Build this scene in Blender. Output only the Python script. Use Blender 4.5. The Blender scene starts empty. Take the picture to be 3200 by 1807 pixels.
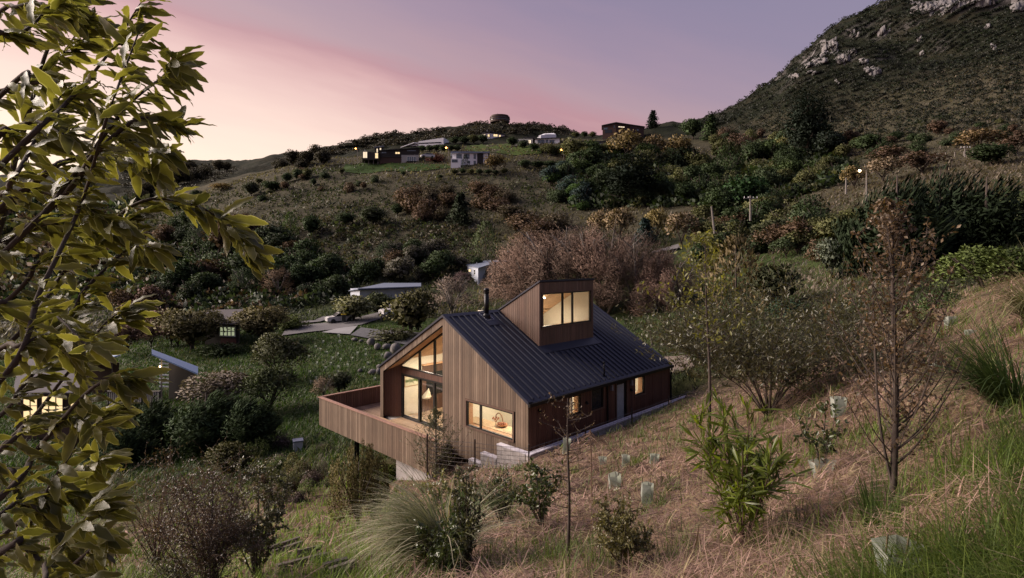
import bpy, math, random
import numpy as np
from mathutils import Vector, Matrix
random.seed(7); RNG = np.random.default_rng(11)
R = math.radians
SC = bpy.context.scene
COL = SC.collection

# ------------------------------------------------------------------ camera
F_PX, V0 = 1722.4, 811.5
cam_d = bpy.data.cameras.new('camera'); cam = bpy.data.objects.new('camera', cam_d); COL.objects.link(cam)
cam.location = (0, 0, 0); cam.rotation_euler = (R(90), 0, 0)
cam_d.sensor_width = 36; cam_d.lens = 36 * F_PX / 3200
cam_d.shift_y = (V0 - 903.5) / 3200
cam_d.clip_start = 0.05; cam_d.clip_end = 6000
SC.camera = cam

# ------------------------------------------------------------------ sky
world = bpy.data.worlds.new('World'); SC.world = world; world.use_nodes = True
def build_world():
    nt = world.node_tree; nt.nodes.clear(); N = nt.nodes.new; L = nt.links.new
    out = N('ShaderNodeOutputWorld')
    sky = N('ShaderNodeTexSky'); sky.sky_type = 'NISHITA'; sky.sun_disc = False
    sky.sun_elevation = R(2.0); sky.sun_rotation = R(SUN_ROT)
    b1 = N('ShaderNodeBackground'); b1.inputs['Strength'].default_value = 0.05
    L(sky.outputs[0], b1.inputs['Color'])
    tc = N('ShaderNodeTexCoord')
    nrm = N('ShaderNodeVectorMath'); nrm.operation = 'NORMALIZE'; L(tc.outputs['Generated'], nrm.inputs[0])
    # the band of pink afterglow is a great circle across the sky
    dot = N('ShaderNodeVectorMath'); dot.operation = 'DOT_PRODUCT'; L(nrm.outputs[0], dot.inputs[0])
    dot.inputs[1].default_value = (0.262, -0.262, 0.929)
    e1 = N('ShaderNodeVectorMath'); e1.operation = 'DOT_PRODUCT'; L(nrm.outputs[0], e1.inputs[0]); e1.inputs[1].default_value = (1.7, 0, -0.45)
    d14 = N('ShaderNodeMath'); d14.operation = 'MULTIPLY'; d14.inputs[1].default_value = 9.0; L(dot.outputs['Value'], d14.inputs[0])
    cb = N('ShaderNodeCombineXYZ'); L(e1.outputs['Value'], cb.inputs[0]); L(d14.outputs[0], cb.inputs[1])
    no = N('ShaderNodeTexNoise'); no.inputs['Scale'].default_value = 1.3; no.inputs['Detail'].default_value = 4; no.inputs['Roughness'].default_value = .55; L(cb.outputs[0], no.inputs['Vector'])
    ad = N('ShaderNodeMath'); ad.operation = 'MULTIPLY_ADD'; ad.inputs[1].default_value = 0.13; L(no.outputs['Fac'], ad.inputs[0])
    L(dot.outputs['Value'], ad.inputs[2])
    mr = N('ShaderNodeMapRange'); mr.inputs['From Min'].default_value = -0.6 + .065; mr.inputs['From Max'].default_value = 1.0 + .065
    L(ad.outputs[0], mr.inputs['Value'])
    rp = N('ShaderNodeValToRGB'); L(mr.outputs[0], rp.inputs[0])
    cr = rp.color_ramp; cr.interpolation = 'LINEAR'
    def s2l(c): return tuple(((x/255)/12.92 if x/255 <= .04045 else ((x/255+.055)/1.055)**2.4) for x in c) + (1,)
    stops = SKY_STOPS
    while len(cr.elements) < len(stops): cr.elements.new(0.5)
    for e, (d, c) in zip(cr.elements, stops):
        e.position = (d + 0.6) / 1.6; e.color = s2l(c)
    # brighter and yellower close to where the sun went down
    g = N('ShaderNodeVectorMath'); g.operation = 'DOT_PRODUCT'; L(nrm.outputs[0], g.inputs[0])
    a = R(-40); g.inputs[1].default_value = (math.sin(a), math.cos(a), 0.02)
    gm = N('ShaderNodeMapRange'); gm.inputs['From Min'].default_value = 0.72; gm.inputs['From Max'].default_value = 1.0
    gm.interpolation_type = 'SMOOTHSTEP'; L(g.outputs['Value'], gm.inputs['Value'])
    mx = N('ShaderNodeMix'); mx.data_type = 'RGBA'; L(gm.outputs[0], mx.inputs['Factor'])
    L(rp.outputs[0], mx.inputs['A'])
    gl = N('ShaderNodeMix'); gl.data_type = 'RGBA'; gl.blend_type = 'ADD'; gl.inputs['Factor'].default_value = 1
    L(rp.outputs[0], gl.inputs['A']); gl.inputs['B'].default_value = (0.075, 0.06, 0.04, 1)
    L(gl.outputs['Result'], mx.inputs['B'])
    # the half of the sky away from the sunset is darker
    w = N('ShaderNodeVectorMath'); w.operation = 'DOT_PRODUCT'; L(nrm.outputs[0], w.inputs[0]); w.inputs[1].default_value = (math.sin(R(-10)), math.cos(R(-10)), 0.35)
    wm = N('ShaderNodeMapRange'); wm.inputs['From Min'].default_value = -0.7; wm.inputs['From Max'].default_value = 0.45; wm.interpolation_type = 'SMOOTHSTEP'
    wm.inputs['To Min'].default_value = 0.8; wm.inputs['To Max'].default_value = 1.0; L(w.outputs['Value'], wm.inputs['Value'])
    dk = N('ShaderNodeVectorMath'); dk.operation = 'SCALE'; L(mx.outputs['Result'], dk.inputs[0]); L(wm.outputs[0], dk.inputs['Scale'])
    b2 = N('ShaderNodeBackground'); b2.inputs['Strength'].default_value = SKY_STRENGTH
    L(dk.outputs[0], b2.inputs['Color'])
    add = N('ShaderNodeAddShader'); L(b1.outputs[0], add.inputs[0]); L(b2.outputs[0], add.inputs[1])
    L(add.outputs[0], out.inputs['Surface'])
SUN_AZ, SUN_EL = -80.0, 28.0        # low warm light from the left, a little behind the camera
SUN_ROT = SUN_AZ
SKY_STRENGTH = 0.69
SKY_STOPS = [(-0.60, (238, 208, 184)), (-0.30, (250, 224, 206)), (-0.20, (247, 218, 202)), (-0.13, (236, 202, 192)), (-0.07, (220, 179, 176)), (-0.03, (200, 152, 156)),
             (0.0, (180, 130, 141)), (0.04, (173, 139, 151)), (0.11, (155, 130, 151)), (0.19, (138, 122, 149)), (0.35, (126, 118, 148)), (1.0, (116, 113, 145))]
build_world()
sun_d = bpy.data.lights.new('sun', 'SUN'); sun = bpy.data.objects.new('sun', sun_d); COL.objects.link(sun)
sun_d.energy = 5.0; sun_d.angle = R(40); sun_d.color = (1.0, 0.85, 0.74)
_d = Vector((math.sin(R(SUN_AZ)) * math.cos(R(SUN_EL)), math.cos(R(SUN_AZ)) * math.cos(R(SUN_EL)), math.sin(R(SUN_EL))))
sun.rotation_euler = _d.to_track_quat('Z', 'Y').to_euler()

SC.view_settings.view_transform = 'Standard'; SC.view_settings.look = 'None'
SC.view_settings.exposure = 0.58; SC.view_settings.gamma = 1.0; SC.view_settings.use_curve_mapping = False
SC.render.engine = 'CYCLES'
SC.cycles.use_denoising = True
SC.cycles.max_bounces = 8; SC.cycles.transparent_max_bounces = 16; SC.cycles.diffuse_bounces = 3
SC.cycles.sample_clamp_indirect = 4.0; SC.cycles.caustics_reflective = False; SC.cycles.caustics_refractive = False

# ------------------------------------------------------------------ helpers
def tag(o, label=None, cat=None, group=None, kind=None):
    if label: o['label'] = label
    if cat: o['category'] = cat
    if group: o['group'] = group
    if kind: o['kind'] = kind
    return o
def empty(name, loc, label=None, cat=None, group=None, rz=0):
    o = bpy.data.objects.new(name, None); COL.objects.link(o); o.location = loc; o.rotation_euler = (0, 0, rz)
    o.empty_display_size = 0.3
    return tag(o, label, cat, group)
def link(name, me, parent=None, mat=None, loc=None):
    o = bpy.data.objects.new(name, me); COL.objects.link(o)
    if parent is not None: o.parent = parent
    if loc is not None: o.location = loc
    if mat is not None:
        if not me.materials: me.materials.append(mat)
    return o
def np_mesh(name, V, Fq, smooth=False, normals=None):
    """V (n,3), Fq: (m,k) array with constant k, or list of arrays of differing k"""
    me = bpy.data.meshes.new(name)
    V = np.asarray(V, dtype=np.float32)
    Fs = Fq if isinstance(Fq, list) else [Fq]
    Fs = [np.asarray(f, dtype=np.int32) for f in Fs if len(f)]
    me.vertices.add(len(V)); me.vertices.foreach_set('co', V.ravel())
    nl = sum(f.size for f in Fs); npoly = sum(len(f) for f in Fs)
    me.loops.add(nl); me.polygons.add(npoly)
    me.loops.foreach_set('vertex_index', np.concatenate([f.ravel() for f in Fs]))
    tot = np.concatenate([np.full(len(f), f.shape[1], dtype=np.int32) for f in Fs])
    st = np.concatenate([[0], np.cumsum(tot)[:-1]]).astype(np.int32)
    me.polygons.foreach_set('loop_start', st); me.polygons.foreach_set('loop_total', tot)
    if smooth: me.polygons.foreach_set('use_smooth', np.ones(npoly, dtype=bool))
    me.update(calc_edges=True); me.validate()
    if normals is not None:
        me.polygons.foreach_set('use_smooth', np.ones(npoly, dtype=bool)); me.normals_split_custom_set_from_vertices(np.asarray(normals, dtype=np.float32))
    return me
class MB:
    """collects polygons for one mesh"""
    def __init__(s): s.V = []; s.F = []
    def add(s, vs, fs):
        o = len(s.V); s.V += [tuple(v) for v in vs]; s.F += [tuple(i + o for i in f) for f in fs]; return s
    def prism(s, poly, axis_fn, d0, d1):
        """poly: list of 2-D pts; axis_fn(p,q,d)->3-D"""
        n = len(poly); vs = [axis_fn(p, q, d0) for p, q in poly] + [axis_fn(p, q, d1) for p, q in poly]
        fs = [tuple(range(n - 1, -1, -1)), tuple(range(n, 2 * n))] + [(i, (i + 1) % n, n + (i + 1) % n, n + i) for i in range(n)]
        return s.add(vs, fs)
    def box(s, x0, x1, y0, y1, z0, z1):
        vs = [(x, y, z) for z in (z0, z1) for y in (y0, y1) for x in (x0, x1)]
        return s.add(vs, [(0, 2, 3, 1), (4, 5, 7, 6), (0, 1, 5, 4), (2, 6, 7, 3), (0, 4, 6, 2), (1, 3, 7, 5)])
    def beam(s, p, q, w, h=None, up=(0, 0, 1)):
        p, q = Vector(p), Vector(q); d = (q - p).normalized(); h = h or w
        u = d.cross(Vector(up))
        if u.length < 1e-4: u = d.cross(Vector((1, 0, 0)))
        u.normalize(); v = u.cross(d).normalized()
        c = [(-.5, -.5), (.5, -.5), (.5, .5), (-.5, .5)]
        vs = [p + u * (a * w) + v * (b * h) for a, b in c] + [q + u * (a * w) + v * (b * h) for a, b in c]
        return s.add(vs, [(3, 2, 1, 0), (4, 5, 6, 7), (0, 1, 5, 4), (1, 2, 6, 5), (2, 3, 7, 6), (3, 0, 4, 7)])
    def tube(s, pts, rad, n=6, cap=True):
        pts = [Vector(p) for p in pts]; m = len(pts)
        rad = rad if hasattr(rad, '__len__') else [rad] * m
        vs = []; up = Vector((0.13, 0.21, 0.97))
        for i, p in enumerate(pts):
            d = (pts[min(i + 1, m - 1)] - pts[max(i - 1, 0)])
            d = d.normalized() if d.length > 1e-7 else Vector((0, 0, 1))
            u = d.cross(up)
            if u.length < 1e-3: u = d.cross(Vector((1, 0, 0)))
            u.normalize(); v = d.cross(u)
            for k in range(n):
                t = 2 * math.pi * k / n; vs.append(p + (u * math.cos(t) + v * math.sin(t)) * rad[i])
        fs = [(i * n + k, i * n + (k + 1) % n, (i + 1) * n + (k + 1) % n, (i + 1) * n + k) for i in range(m - 1) for k in range(n)]
        if cap: fs += [tuple(range(n - 1, -1, -1)), tuple(range((m - 1) * n, m * n))]
        return s.add(vs, fs)
    def mesh(s, name, smooth=False, xf=None):
        me = bpy.data.meshes.new(name)
        V = [xf(*v) for v in s.V] if xf else s.V
        me.from_pydata(V, [], s.F); 
        if smooth: me.polygons.foreach_set('use_smooth', np.ones(len(s.F), dtype=bool))
        me.update(); return me
    def build(s, name, mat, parent=None, smooth=False, xf=None, loc=None):
        o = link(name, s.mesh(name, smooth, xf), parent, mat, loc); return o
def copy_tree(o, parent=None):
    c = o.copy(); COL.objects.link(c); c.parent = parent
    for ch in list(o.children): copy_tree(ch, c)
    return c
def px(u, v, Y):
    """photo pixel + forward distance -> point"""
    return Vector(((u - 1600) / F_PX * Y, Y, (V0 - v) / F_PX * Y))

# ---- numpy noise
def _hash(ix, iy, seed):
    h = (ix * 374761393 + iy * 668265263 + seed * 362437) & 0xffffffff
    h = ((h ^ (h >> 13)) * 1274126177) & 0xffffffff
    return ((h ^ (h >> 16)) & 0xffff) / 65535.0
def vnoise(x, y, seed=0):
    x = np.asarray(x, float); y = np.asarray(y, float)
    ix = np.floor(x).astype(np.int64); iy = np.floor(y).astype(np.int64); fx = x - ix; fy = y - iy
    fx = fx * fx * (3 - 2 * fx); fy = fy * fy * (3 - 2 * fy)
    a = _hash(ix, iy, seed); b = _hash(ix + 1, iy, seed); c = _hash(ix, iy + 1, seed); d = _hash(ix + 1, iy + 1, seed)
    return (a * (1 - fx) + b * fx) * (1 - fy) + (c * (1 - fx) + d * fx) * fy - 0.5
def fbm(x, y, o=4, seed=0, g=0.5):
    s = 0; a = 1
    for i in range(o): s = s + a * vnoise(x * 2 ** i, y * 2 ** i, seed + i * 17); a *= g
    return s

# ------------------------------------------------------------------ terrain
T_COL = np.array([-3.2, -1.4, -.9, -.6, -.4, -.2, 0, .2, .4, .5, .6, .9, 1.4, 3.2]) * 1771 / 1722
T_Y = np.array([2.5, 5, 8, 12, 16, 20, 25, 30, 37, 45, 55, 68, 85, 105, 130, 160, 200, 250, 320, 420, 550, 800, 1200, 1500])
_T = {
 -.9: [-2.0, -3.3, -4.8, -6.8, -8.6, -10, -11.1, -11.8, -12.2, -12.4, -12.3, -12.0, -11.7, -11, -9, -6, 0, 8, 16, 28, 45, 105, 90, 40],
 -.6: [-2.0, -3.3, -4.7, -6.6, -8.2, -9.5, -10.6, -11.3, -11.7, -11.8, -11.6, -11.2, -10.8, -9.2, -5, 1, 12, 25, 33, 42, 65, 132, 100, 40],
 -.4: [-2.0, -3.2, -4.4, -6.1, -7.6, -8.8, -9.9, -10.6, -11, -11.1, -10.9, -10.5, -9.9, -7.5, -1, 10, 26, 39, 44, 62, 94, 126, 70, 40],
 -.2: [-2.1, -3.1, -4.2, -5.7, -7.2, -8.6, -9.5, -10, -10.2, -10.4, -10.2, -9.7, -9.1, -6.8, .5, 13, 31, 44, 54, 75, 119, 108, 50, 30],
 0:   [-2.1, -2.9, -3.9, -5.1, -6.1, -6.9, -8.0, -8.9, -9.3, -9.6, -9.7, -9.2, -8.0, -5.8, 2, 16, 33.5, 48, 58, 76, 128, 118, 60, 30],
 .2:  [-2.0, -2.7, -3.6, -4.7, -5.7, -6.4, -7.3, -7.6, -7.5, -6.4, -5.6, -4, -1.5, 1.5, 8, 16, 28, 50, 64, 84, 98, 125, 100, 60],
 .4:  [-1.8, -2.3, -2.95, -3.7, -4.4, -5.0, -5.4, -5.3, -5.0, -4.4, -3.2, -1.5, 1, 5, 11, 18, 28, 42, 60, 90, 118, 110, 100, 80],
 .5:  [-1.7, -2.12, -2.57, -3.1, -3.65, -4.1, -4.45, -4.35, -3.9, -3.0, -1.6, .25, 3.5, 8.5, 15, 22.5, 33, 48.5, 84, 130, 181, 165, 130, 90],
 .6:  [-1.6, -1.95, -2.2, -2.5, -2.9, -3.2, -3.5, -3.4, -2.8, -1.6, 0, 2, 6, 12, 19, 27, 38, 55, 93, 160, 209, 185, 150, 90],
 .9:  [-1.25, -1.3, -1.2, -.95, -.7, -.6, -.9, -.6, .5, 2.5, 5, 8.5, 13, 19, 27, 40, 58, 85, 130, 205, 262, 230, 180, 100]}
_T[-1.4] = [z - .4 for z in _T[-.9]]; _T[-3.2] = [z - 1 for z in _T[-.9]]
_T[1.4] = [z + .02 * y * min(1, 60 / y) + .25 for z, y in zip(_T[.9], T_Y)]; _T[3.2] = [z + .03 * y * min(1, 60 / y) + .6 for z, y in zip(_T[.9], T_Y)]
_keys = [-3.2, -1.4, -.9, -.6, -.4, -.2, 0, .2, .4, .5, .6, .9, 1.4, 3.2]
_tab = np.array([_T[k] for k in _keys]); _tab = 1.028 * _tab + .0125 * T_Y[None, :]
_tg = np.linspace(-3.25, 3.25, 651); _lg = np.linspace(math.log(2.5), math.log(1500), 400)
_a = np.array([np.interp(_lg, np.log(T_Y), row) for row in _tab])
_fine = np.array([np.interp(_tg, T_COL, _a[:, j]) for j in range(len(_lg))]).T          # (t, logY)
def _blur(A, n, ax):
    for _ in range(n):
        P = np.concatenate([np.take(A, [0], ax), A, np.take(A, [-1], ax)], ax)
        s0 = [slice(None)] * 2; s1 = [slice(None)] * 2; s2 = [slice(None)] * 2
        s0[ax] = slice(0, -2); s1[ax] = slice(1, -1); s2[ax] = slice(2, None)
        A = (P[tuple(s0)] + 2 * P[tuple(s1)] + P[tuple(s2)]) / 4
    return A
_fine = _blur(_blur(_fine, 60, 0), 10, 1)

# house frame
HL = Vector((-6.174, 25.904)); HTH = R(-44.67)
HA = (math.cos(HTH), math.sin(HTH)); HB = (-math.sin(HTH), math.cos(HTH))
def H(a, b, z): return (HL.x + a * HA[0] + b * HB[0], HL.y + a * HA[1] + b * HB[1], z)
def Hinv(X, Y):
    dx, dy = X - HL.x, Y - HL.y
    return dx * HA[0] + dy * HA[1], dx * HB[0] + dy * HB[1]
HW, HLEN, ZE, ZR, ZF = 9.5, 9.925, -4.976, -2.287, -7.34
def smooth01(x): x = np.clip(x, 0, 1); return x * x * (3 - 2 * x)
def terrain(X, Y, detail=True):
    X = np.asarray(X, float); Y = np.asarray(Y, float)
    Yc = np.maximum(Y, 2.5); t = np.clip(X / Yc, -3.2, 3.2); l = np.log(np.minimum(Yc, 1499))
    ft = (t - _tg[0]) / (_tg[1] - _tg[0]); fl = (l - _lg[0]) / (_lg[1] - _lg[0])
    i = np.clip(ft.astype(int), 0, len(_tg) - 2); j = np.clip(fl.astype(int), 0, len(_lg) - 2)
    ft = ft - i; fl = fl - j
    Z = (_fine[i, j] * (1 - ft) + _fine[i + 1, j] * ft) * (1 - fl) + (_fine[i, j + 1] * (1 - ft) + _fine[i + 1, j + 1] * ft) * fl
    Z = Z + np.where(Y < 2.5, (2.5 - Y) * 0.10, 0)
    D = np.sqrt(X * X + Y * Y)
    if detail:
        uu = 1600 + X / Yc * F_PX; soft = 1 - .9 * smooth01((uu - 840) / 80) * smooth01((1460 - uu) / 80) * smooth01((Y - 50) / 6) * smooth01((104 - Y) / 8)
        Z = Z + soft * .17 * fbm(X * 1.1, Y * 1.1, 4, 3) * np.clip(D / 6, 0.35, 1) + soft * np.clip((D - 25) / 60, 0, 1) * .8 * fbm(X * .12, Y * .12, 4, 9)
        Z = Z + soft * np.clip((D - 90) / 60, 0, 1) * 2.0 * fbm(X * .045, Y * .045, 4, 23)
        far = np.clip((D - 240) / 200, 0, 1)
        m = 1 - 2 * np.abs(vnoise(X * .013, Y * .013, 41)); m2 = 1 - 2 * np.abs(vnoise(X * .05, Y * .05, 77))
        Z = Z + far * (14 * fbm(X * .012, Y * .012, 5, 31, .55) + 7 * m * np.clip(X / 200, 0, 1) + 3.0 * m2 + np.clip(X / 200 - .3, 0, 1) * 6 * (1 - 2 * np.abs(vnoise(X * .03 + 7, Y * .03, 58))))
    # house platform cut into the slope
    a, b = Hinv(X, Y)
    ds = np.maximum(np.maximum(a - 9.95, .2 - a), b - 11.2); df = -.60 - b
    pad = -7.62 + np.maximum(np.maximum(0, ds - .22) * 3.0, np.maximum(0, df) * np.where(a > 9.2, .75, .42))
    Z = np.minimum(Z, pad)
    return Z
_RY = np.exp(np.linspace(math.log(2.6), math.log(1300), 900))
def ray_ground(u, v):
    """first ground point along the line of sight through photo pixel (u, v)"""
    x = (u - 1600) / F_PX * _RY; z = terrain(x, _RY)
    pv = V0 - z / _RY * F_PX; k = np.nonzero(pv <= v)[0]
    i = k[0] if len(k) else len(_RY) - 1
    return Vector((x[i], _RY[i], z[i]))
def rays_ground(u, v):
    u = np.asarray(u, float); v = np.asarray(v, float); Yg = _RY[::2]
    X = (u[:, None] - 1600) / F_PX * Yg[None]; Z = terrain(X, np.broadcast_to(Yg, X.shape))
    ok = (V0 - Z / Yg[None] * F_PX) <= v[:, None]; i = np.where(ok.any(1), ok.argmax(1), len(Yg) - 1); n = np.arange(len(u))
    return np.stack([X[n, i], Yg[i], Z[n, i]], 1)
def ground(x, y): return float(terrain(np.array([x]), np.array([y]))[0])
def at(u, Y, dz=0):
    """ground point in the direction of photo column u at forward distance Y"""
    x = (u - 1600) / F_PX * Y; return Vector((x, Y, ground(x, Y) + dz))
# ------------------------------------------------------------------ materials
MATS = {}
def mat_new(name):
    m = bpy.data.materials.new(name); m.use_nodes = True; nt = m.node_tree
    return m, nt, nt.nodes, nt.links, nt.nodes['Principled BSDF']
def plain(name, col, rough=.6, metal=0, spec=.5, bump=0, bscale=40, var=0.0, vscale=6, emit=None, estr=0):
    """procedural base with mottled colour and fine relief"""
    if name in MATS: return MATS[name]
    m, nt, N, L, bs = mat_new(name)
    bs.inputs['Base Color'].default_value = (*col, 1); bs.inputs['Roughness'].default_value = rough
    bs.inputs['Metallic'].default_value = metal; bs.inputs['Specular IOR Level'].default_value = spec
    tc = N.new('ShaderNodeTexCoord')
    no = N.new('ShaderNodeTexNoise'); no.inputs['Scale'].default_value = vscale; no.inputs['Detail'].default_value = 5
    L.new(tc.outputs['Object'], no.inputs['Vector'])
    v = var if var else 0.12
    mr = N.new('ShaderNodeMapRange'); mr.inputs['From Min'].default_value = .3; mr.inputs['From Max'].default_value = .7
    mr.inputs['To Min'].default_value = 1 - v; mr.inputs['To Max'].default_value = 1 + v; L.new(no.outputs['Fac'], mr.inputs['Value'])
    mul = N.new('ShaderNodeVectorMath'); mul.operation = 'SCALE'; mul.inputs[0].default_value = col; L.new(mr.outputs[0], mul.inputs['Scale'])
    L.new(mul.outputs[0], bs.inputs['Base Color'])
    if bump:
        n2 = N.new('ShaderNodeTexNoise'); n2.inputs['Scale'].default_value = bscale; n2.inputs['Detail'].default_value = 4
        L.new(tc.outputs['Object'], n2.inputs['Vector'])
        b = N.new('ShaderNodeBump'); b.inputs['Strength'].default_value = bump; b.inputs['Distance'].default_value = .02
        L.new(n2.outputs['Fac'], b.inputs['Height']); L.new(b.outputs[0], bs.inputs['Normal'])
    if emit:
        bs.inputs['Emission Color'].default_value = (*emit, 1); bs.inputs['Emission Strength'].default_value = estr
    MATS[name] = m; return m
def wood(name, stops, rough=.62, grain=(60, 60, 3), bump=.15):
    """timber: tone differs from board to board (object random), grain along the board"""
    m, nt, N, L, bs = mat_new(name)
    oi = N.new('ShaderNodeObjectInfo'); rp = N.new('ShaderNodeValToRGB'); L.new(oi.outputs['Random'], rp.inputs[0])
    cr = rp.color_ramp; cr.interpolation = 'LINEAR'
    while len(cr.elements) < len(stops): cr.elements.new(.5)
    for i, (e, c) in enumerate(zip(cr.elements, stops)): e.position = i / (len(stops) - 1); e.color = (*c, 1)
    tc = N.new('ShaderNodeTexCoord'); mp = N.new('ShaderNodeMapping'); mp.inputs['Scale'].default_value = grain
    ge = N.new('ShaderNodeNewGeometry'); L.new(ge.outputs['Position'], mp.inputs[0])
    no = N.new('ShaderNodeTexNoise'); no.inputs['Scale'].default_value = 1; no.inputs['Detail'].default_value = 6; no.inputs['Roughness'].default_value = .65
    L.new(mp.outputs[0], no.inputs['Vector'])
    n2 = N.new('ShaderNodeTexNoise'); n2.inputs['Scale'].default_value = .9; n2.inputs['Detail'].default_value = 4; L.new(ge.outputs['Position'], n2.inputs['Vector'])
    mr = N.new('ShaderNodeMapRange'); mr.inputs['From Min'].default_value = .3; mr.inputs['From Max'].default_value = .7
    mr.inputs['To Min'].default_value = .72; mr.inputs['To Max'].default_value = 1.25; L.new(no.outputs['Fac'], mr.inputs['Value'])
    m2 = N.new('ShaderNodeMapRange'); m2.inputs['From Min'].default_value = .3; m2.inputs['From Max'].default_value = .7
    m2.inputs['To Min'].default_value = .85; m2.inputs['To Max'].default_value = 1.15; L.new(n2.outputs['Fac'], m2.inputs['Value'])
    mm = N.new('ShaderNodeMath'); mm.operation = 'MULTIPLY'; L.new(mr.outputs[0], mm.inputs[0]); L.new(m2.outputs[0], mm.inputs[1])
    sc = N.new('ShaderNodeVectorMath'); sc.operation = 'SCALE'; L.new(rp.outputs[0], sc.inputs[0]); L.new(mm.outputs[0], sc.inputs['Scale'])
    L.new(sc.outputs[0], bs.inputs['Base Color']); bs.inputs['Roughness'].default_value = rough
    b = N.new('ShaderNodeBump'); b.inputs['Strength'].default_value = bump; b.inputs['Distance'].default_value = .004
    L.new(no.outputs['Fac'], b.inputs['Height']); L.new(b.outputs[0], bs.inputs['Normal'])
    MATS[name] = m; return m
def glass_mat(name, tint=(.95, .96, .95), refl=(1, 1, 1), base=0.05):
    m = bpy.data.materials.new(name); m.use_nodes = True; nt = m.node_tree; N = nt.nodes; L = nt.links; N.clear()
    o = N.new('ShaderNodeOutputMaterial'); tr = N.new('ShaderNodeBsdfTransparent'); tr.inputs[0].default_value = (*tint, 1)
    gl = N.new('ShaderNodeBsdfGlossy'); gl.inputs['Roughness'].default_value = .02; gl.inputs['Color'].default_value = (*refl, 1)
    ge = N.new('ShaderNodeNewGeometry'); dt = N.new('ShaderNodeVectorMath'); dt.operation = 'DOT_PRODUCT'
    L.new(ge.outputs['Normal'], dt.inputs[0]); L.new(ge.outputs['Incoming'], dt.inputs[1])
    def mth(op, a, b=None):
        q = N.new('ShaderNodeMath'); q.operation = op
        for i, v in enumerate((a, b)):
            if v is None: continue
            if isinstance(v, (int, float)): q.inputs[i].default_value = v
            else: L.new(v, q.inputs[i])
        return q.outputs[0]
    fr = mth('ADD', mth('MULTIPLY', mth('POWER', mth('SUBTRACT', 1.0, mth('ABSOLUTE', dt.outputs['Value'])), 5.0), .93), base)
    mx = N.new('ShaderNodeMixShader'); L.new(fr, mx.inputs[0]); L.new(tr.outputs[0], mx.inputs[1]); L.new(gl.outputs[0], mx.inputs[2])
    L.new(mx.outputs[0], o.inputs['Surface']); MATS[name] = m; return m

M_CEDAR = wood('cedar_weathered', [(.085, .053, .035), (.13, .084, .056), (.165, .114, .078), (.108, .070, .046), (.22, .158, .112), (.135, .088, .059), (.096, .061, .041)])
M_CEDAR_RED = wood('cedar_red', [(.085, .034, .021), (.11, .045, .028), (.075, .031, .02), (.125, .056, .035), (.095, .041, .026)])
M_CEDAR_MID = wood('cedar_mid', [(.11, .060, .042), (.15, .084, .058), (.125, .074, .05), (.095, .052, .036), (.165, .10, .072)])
M_RAILCAP = wood('cedar_cap', [(.30, .165, .125), (.33, .185, .14), (.27, .15, .11)], grain=(8, 8, 8))
M_DECK = wood('deck_timber', [(.30, .20, .13), (.36, .25, .165), (.33, .22, .14), (.26, .17, .11)], grain=(25, 25, 25), rough=.55)
M_TRIM = wood('trim_timber', [(.10, .055, .038), (.12, .066, .045)], grain=(20, 20, 20))
M_BACK = plain('dark_batten_back', (.012, .009, .008), .9)
M_ROOF = plain('roof_metal', (.024, .027, .045), .45, .0, .30, .04, 8, .10, 1.5)
M_ALU = plain('black_aluminium', (.012, .011, .011), .42, .2)
M_STEEL = plain('black_steel', (.015, .015, .017), .38, .6)
M_WHITE = plain('plaster_cream', (.78, .71, .58), .85, var=.03)
M_CEIL = wood('ceiling_ply', [(.50, .30, .17), (.56, .34, .20)], grain=(6, 6, 40), bump=.05)
M_FLOOR = wood('floor_oak', [(.50, .34, .20), (.58, .41, .26), (.54, .37, .22)], grain=(12, 12, 12), rough=.35)
M_LINING = wood('window_lining', [(.50, .28, .15), (.56, .32, .18)], grain=(12, 12, 30))
M_GLASS = glass_mat('clear_glass')
M_DARKPANEL = wood('dark_panel', [(.10, .055, .04), (.13, .07, .052)], grain=(14, 14, 2))
M_CONC = plain('concrete', (.36, .33, .32), .9, bump=.4, bscale=25, var=.22, vscale=3)
M_CAP = plain('concrete_cap', (.50, .47, .52), .85, bump=.3, bscale=30, var=.2, vscale=4)
M_BLOCK = plain('concrete_block', (.33, .30, .29), .92, bump=.5, bscale=60, var=.18, vscale=5)
M_MORTAR = plain('mortar', (.10, .095, .09), .95)
M_FROST = plain('frosted_glass', (.33, .36, .40), .3)
M_DARKGLASS = plain('dark_pane', (.02, .022, .026), .08)
M_WIRE = plain('wire', (.16, .14, .13), .5, .7)

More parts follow.
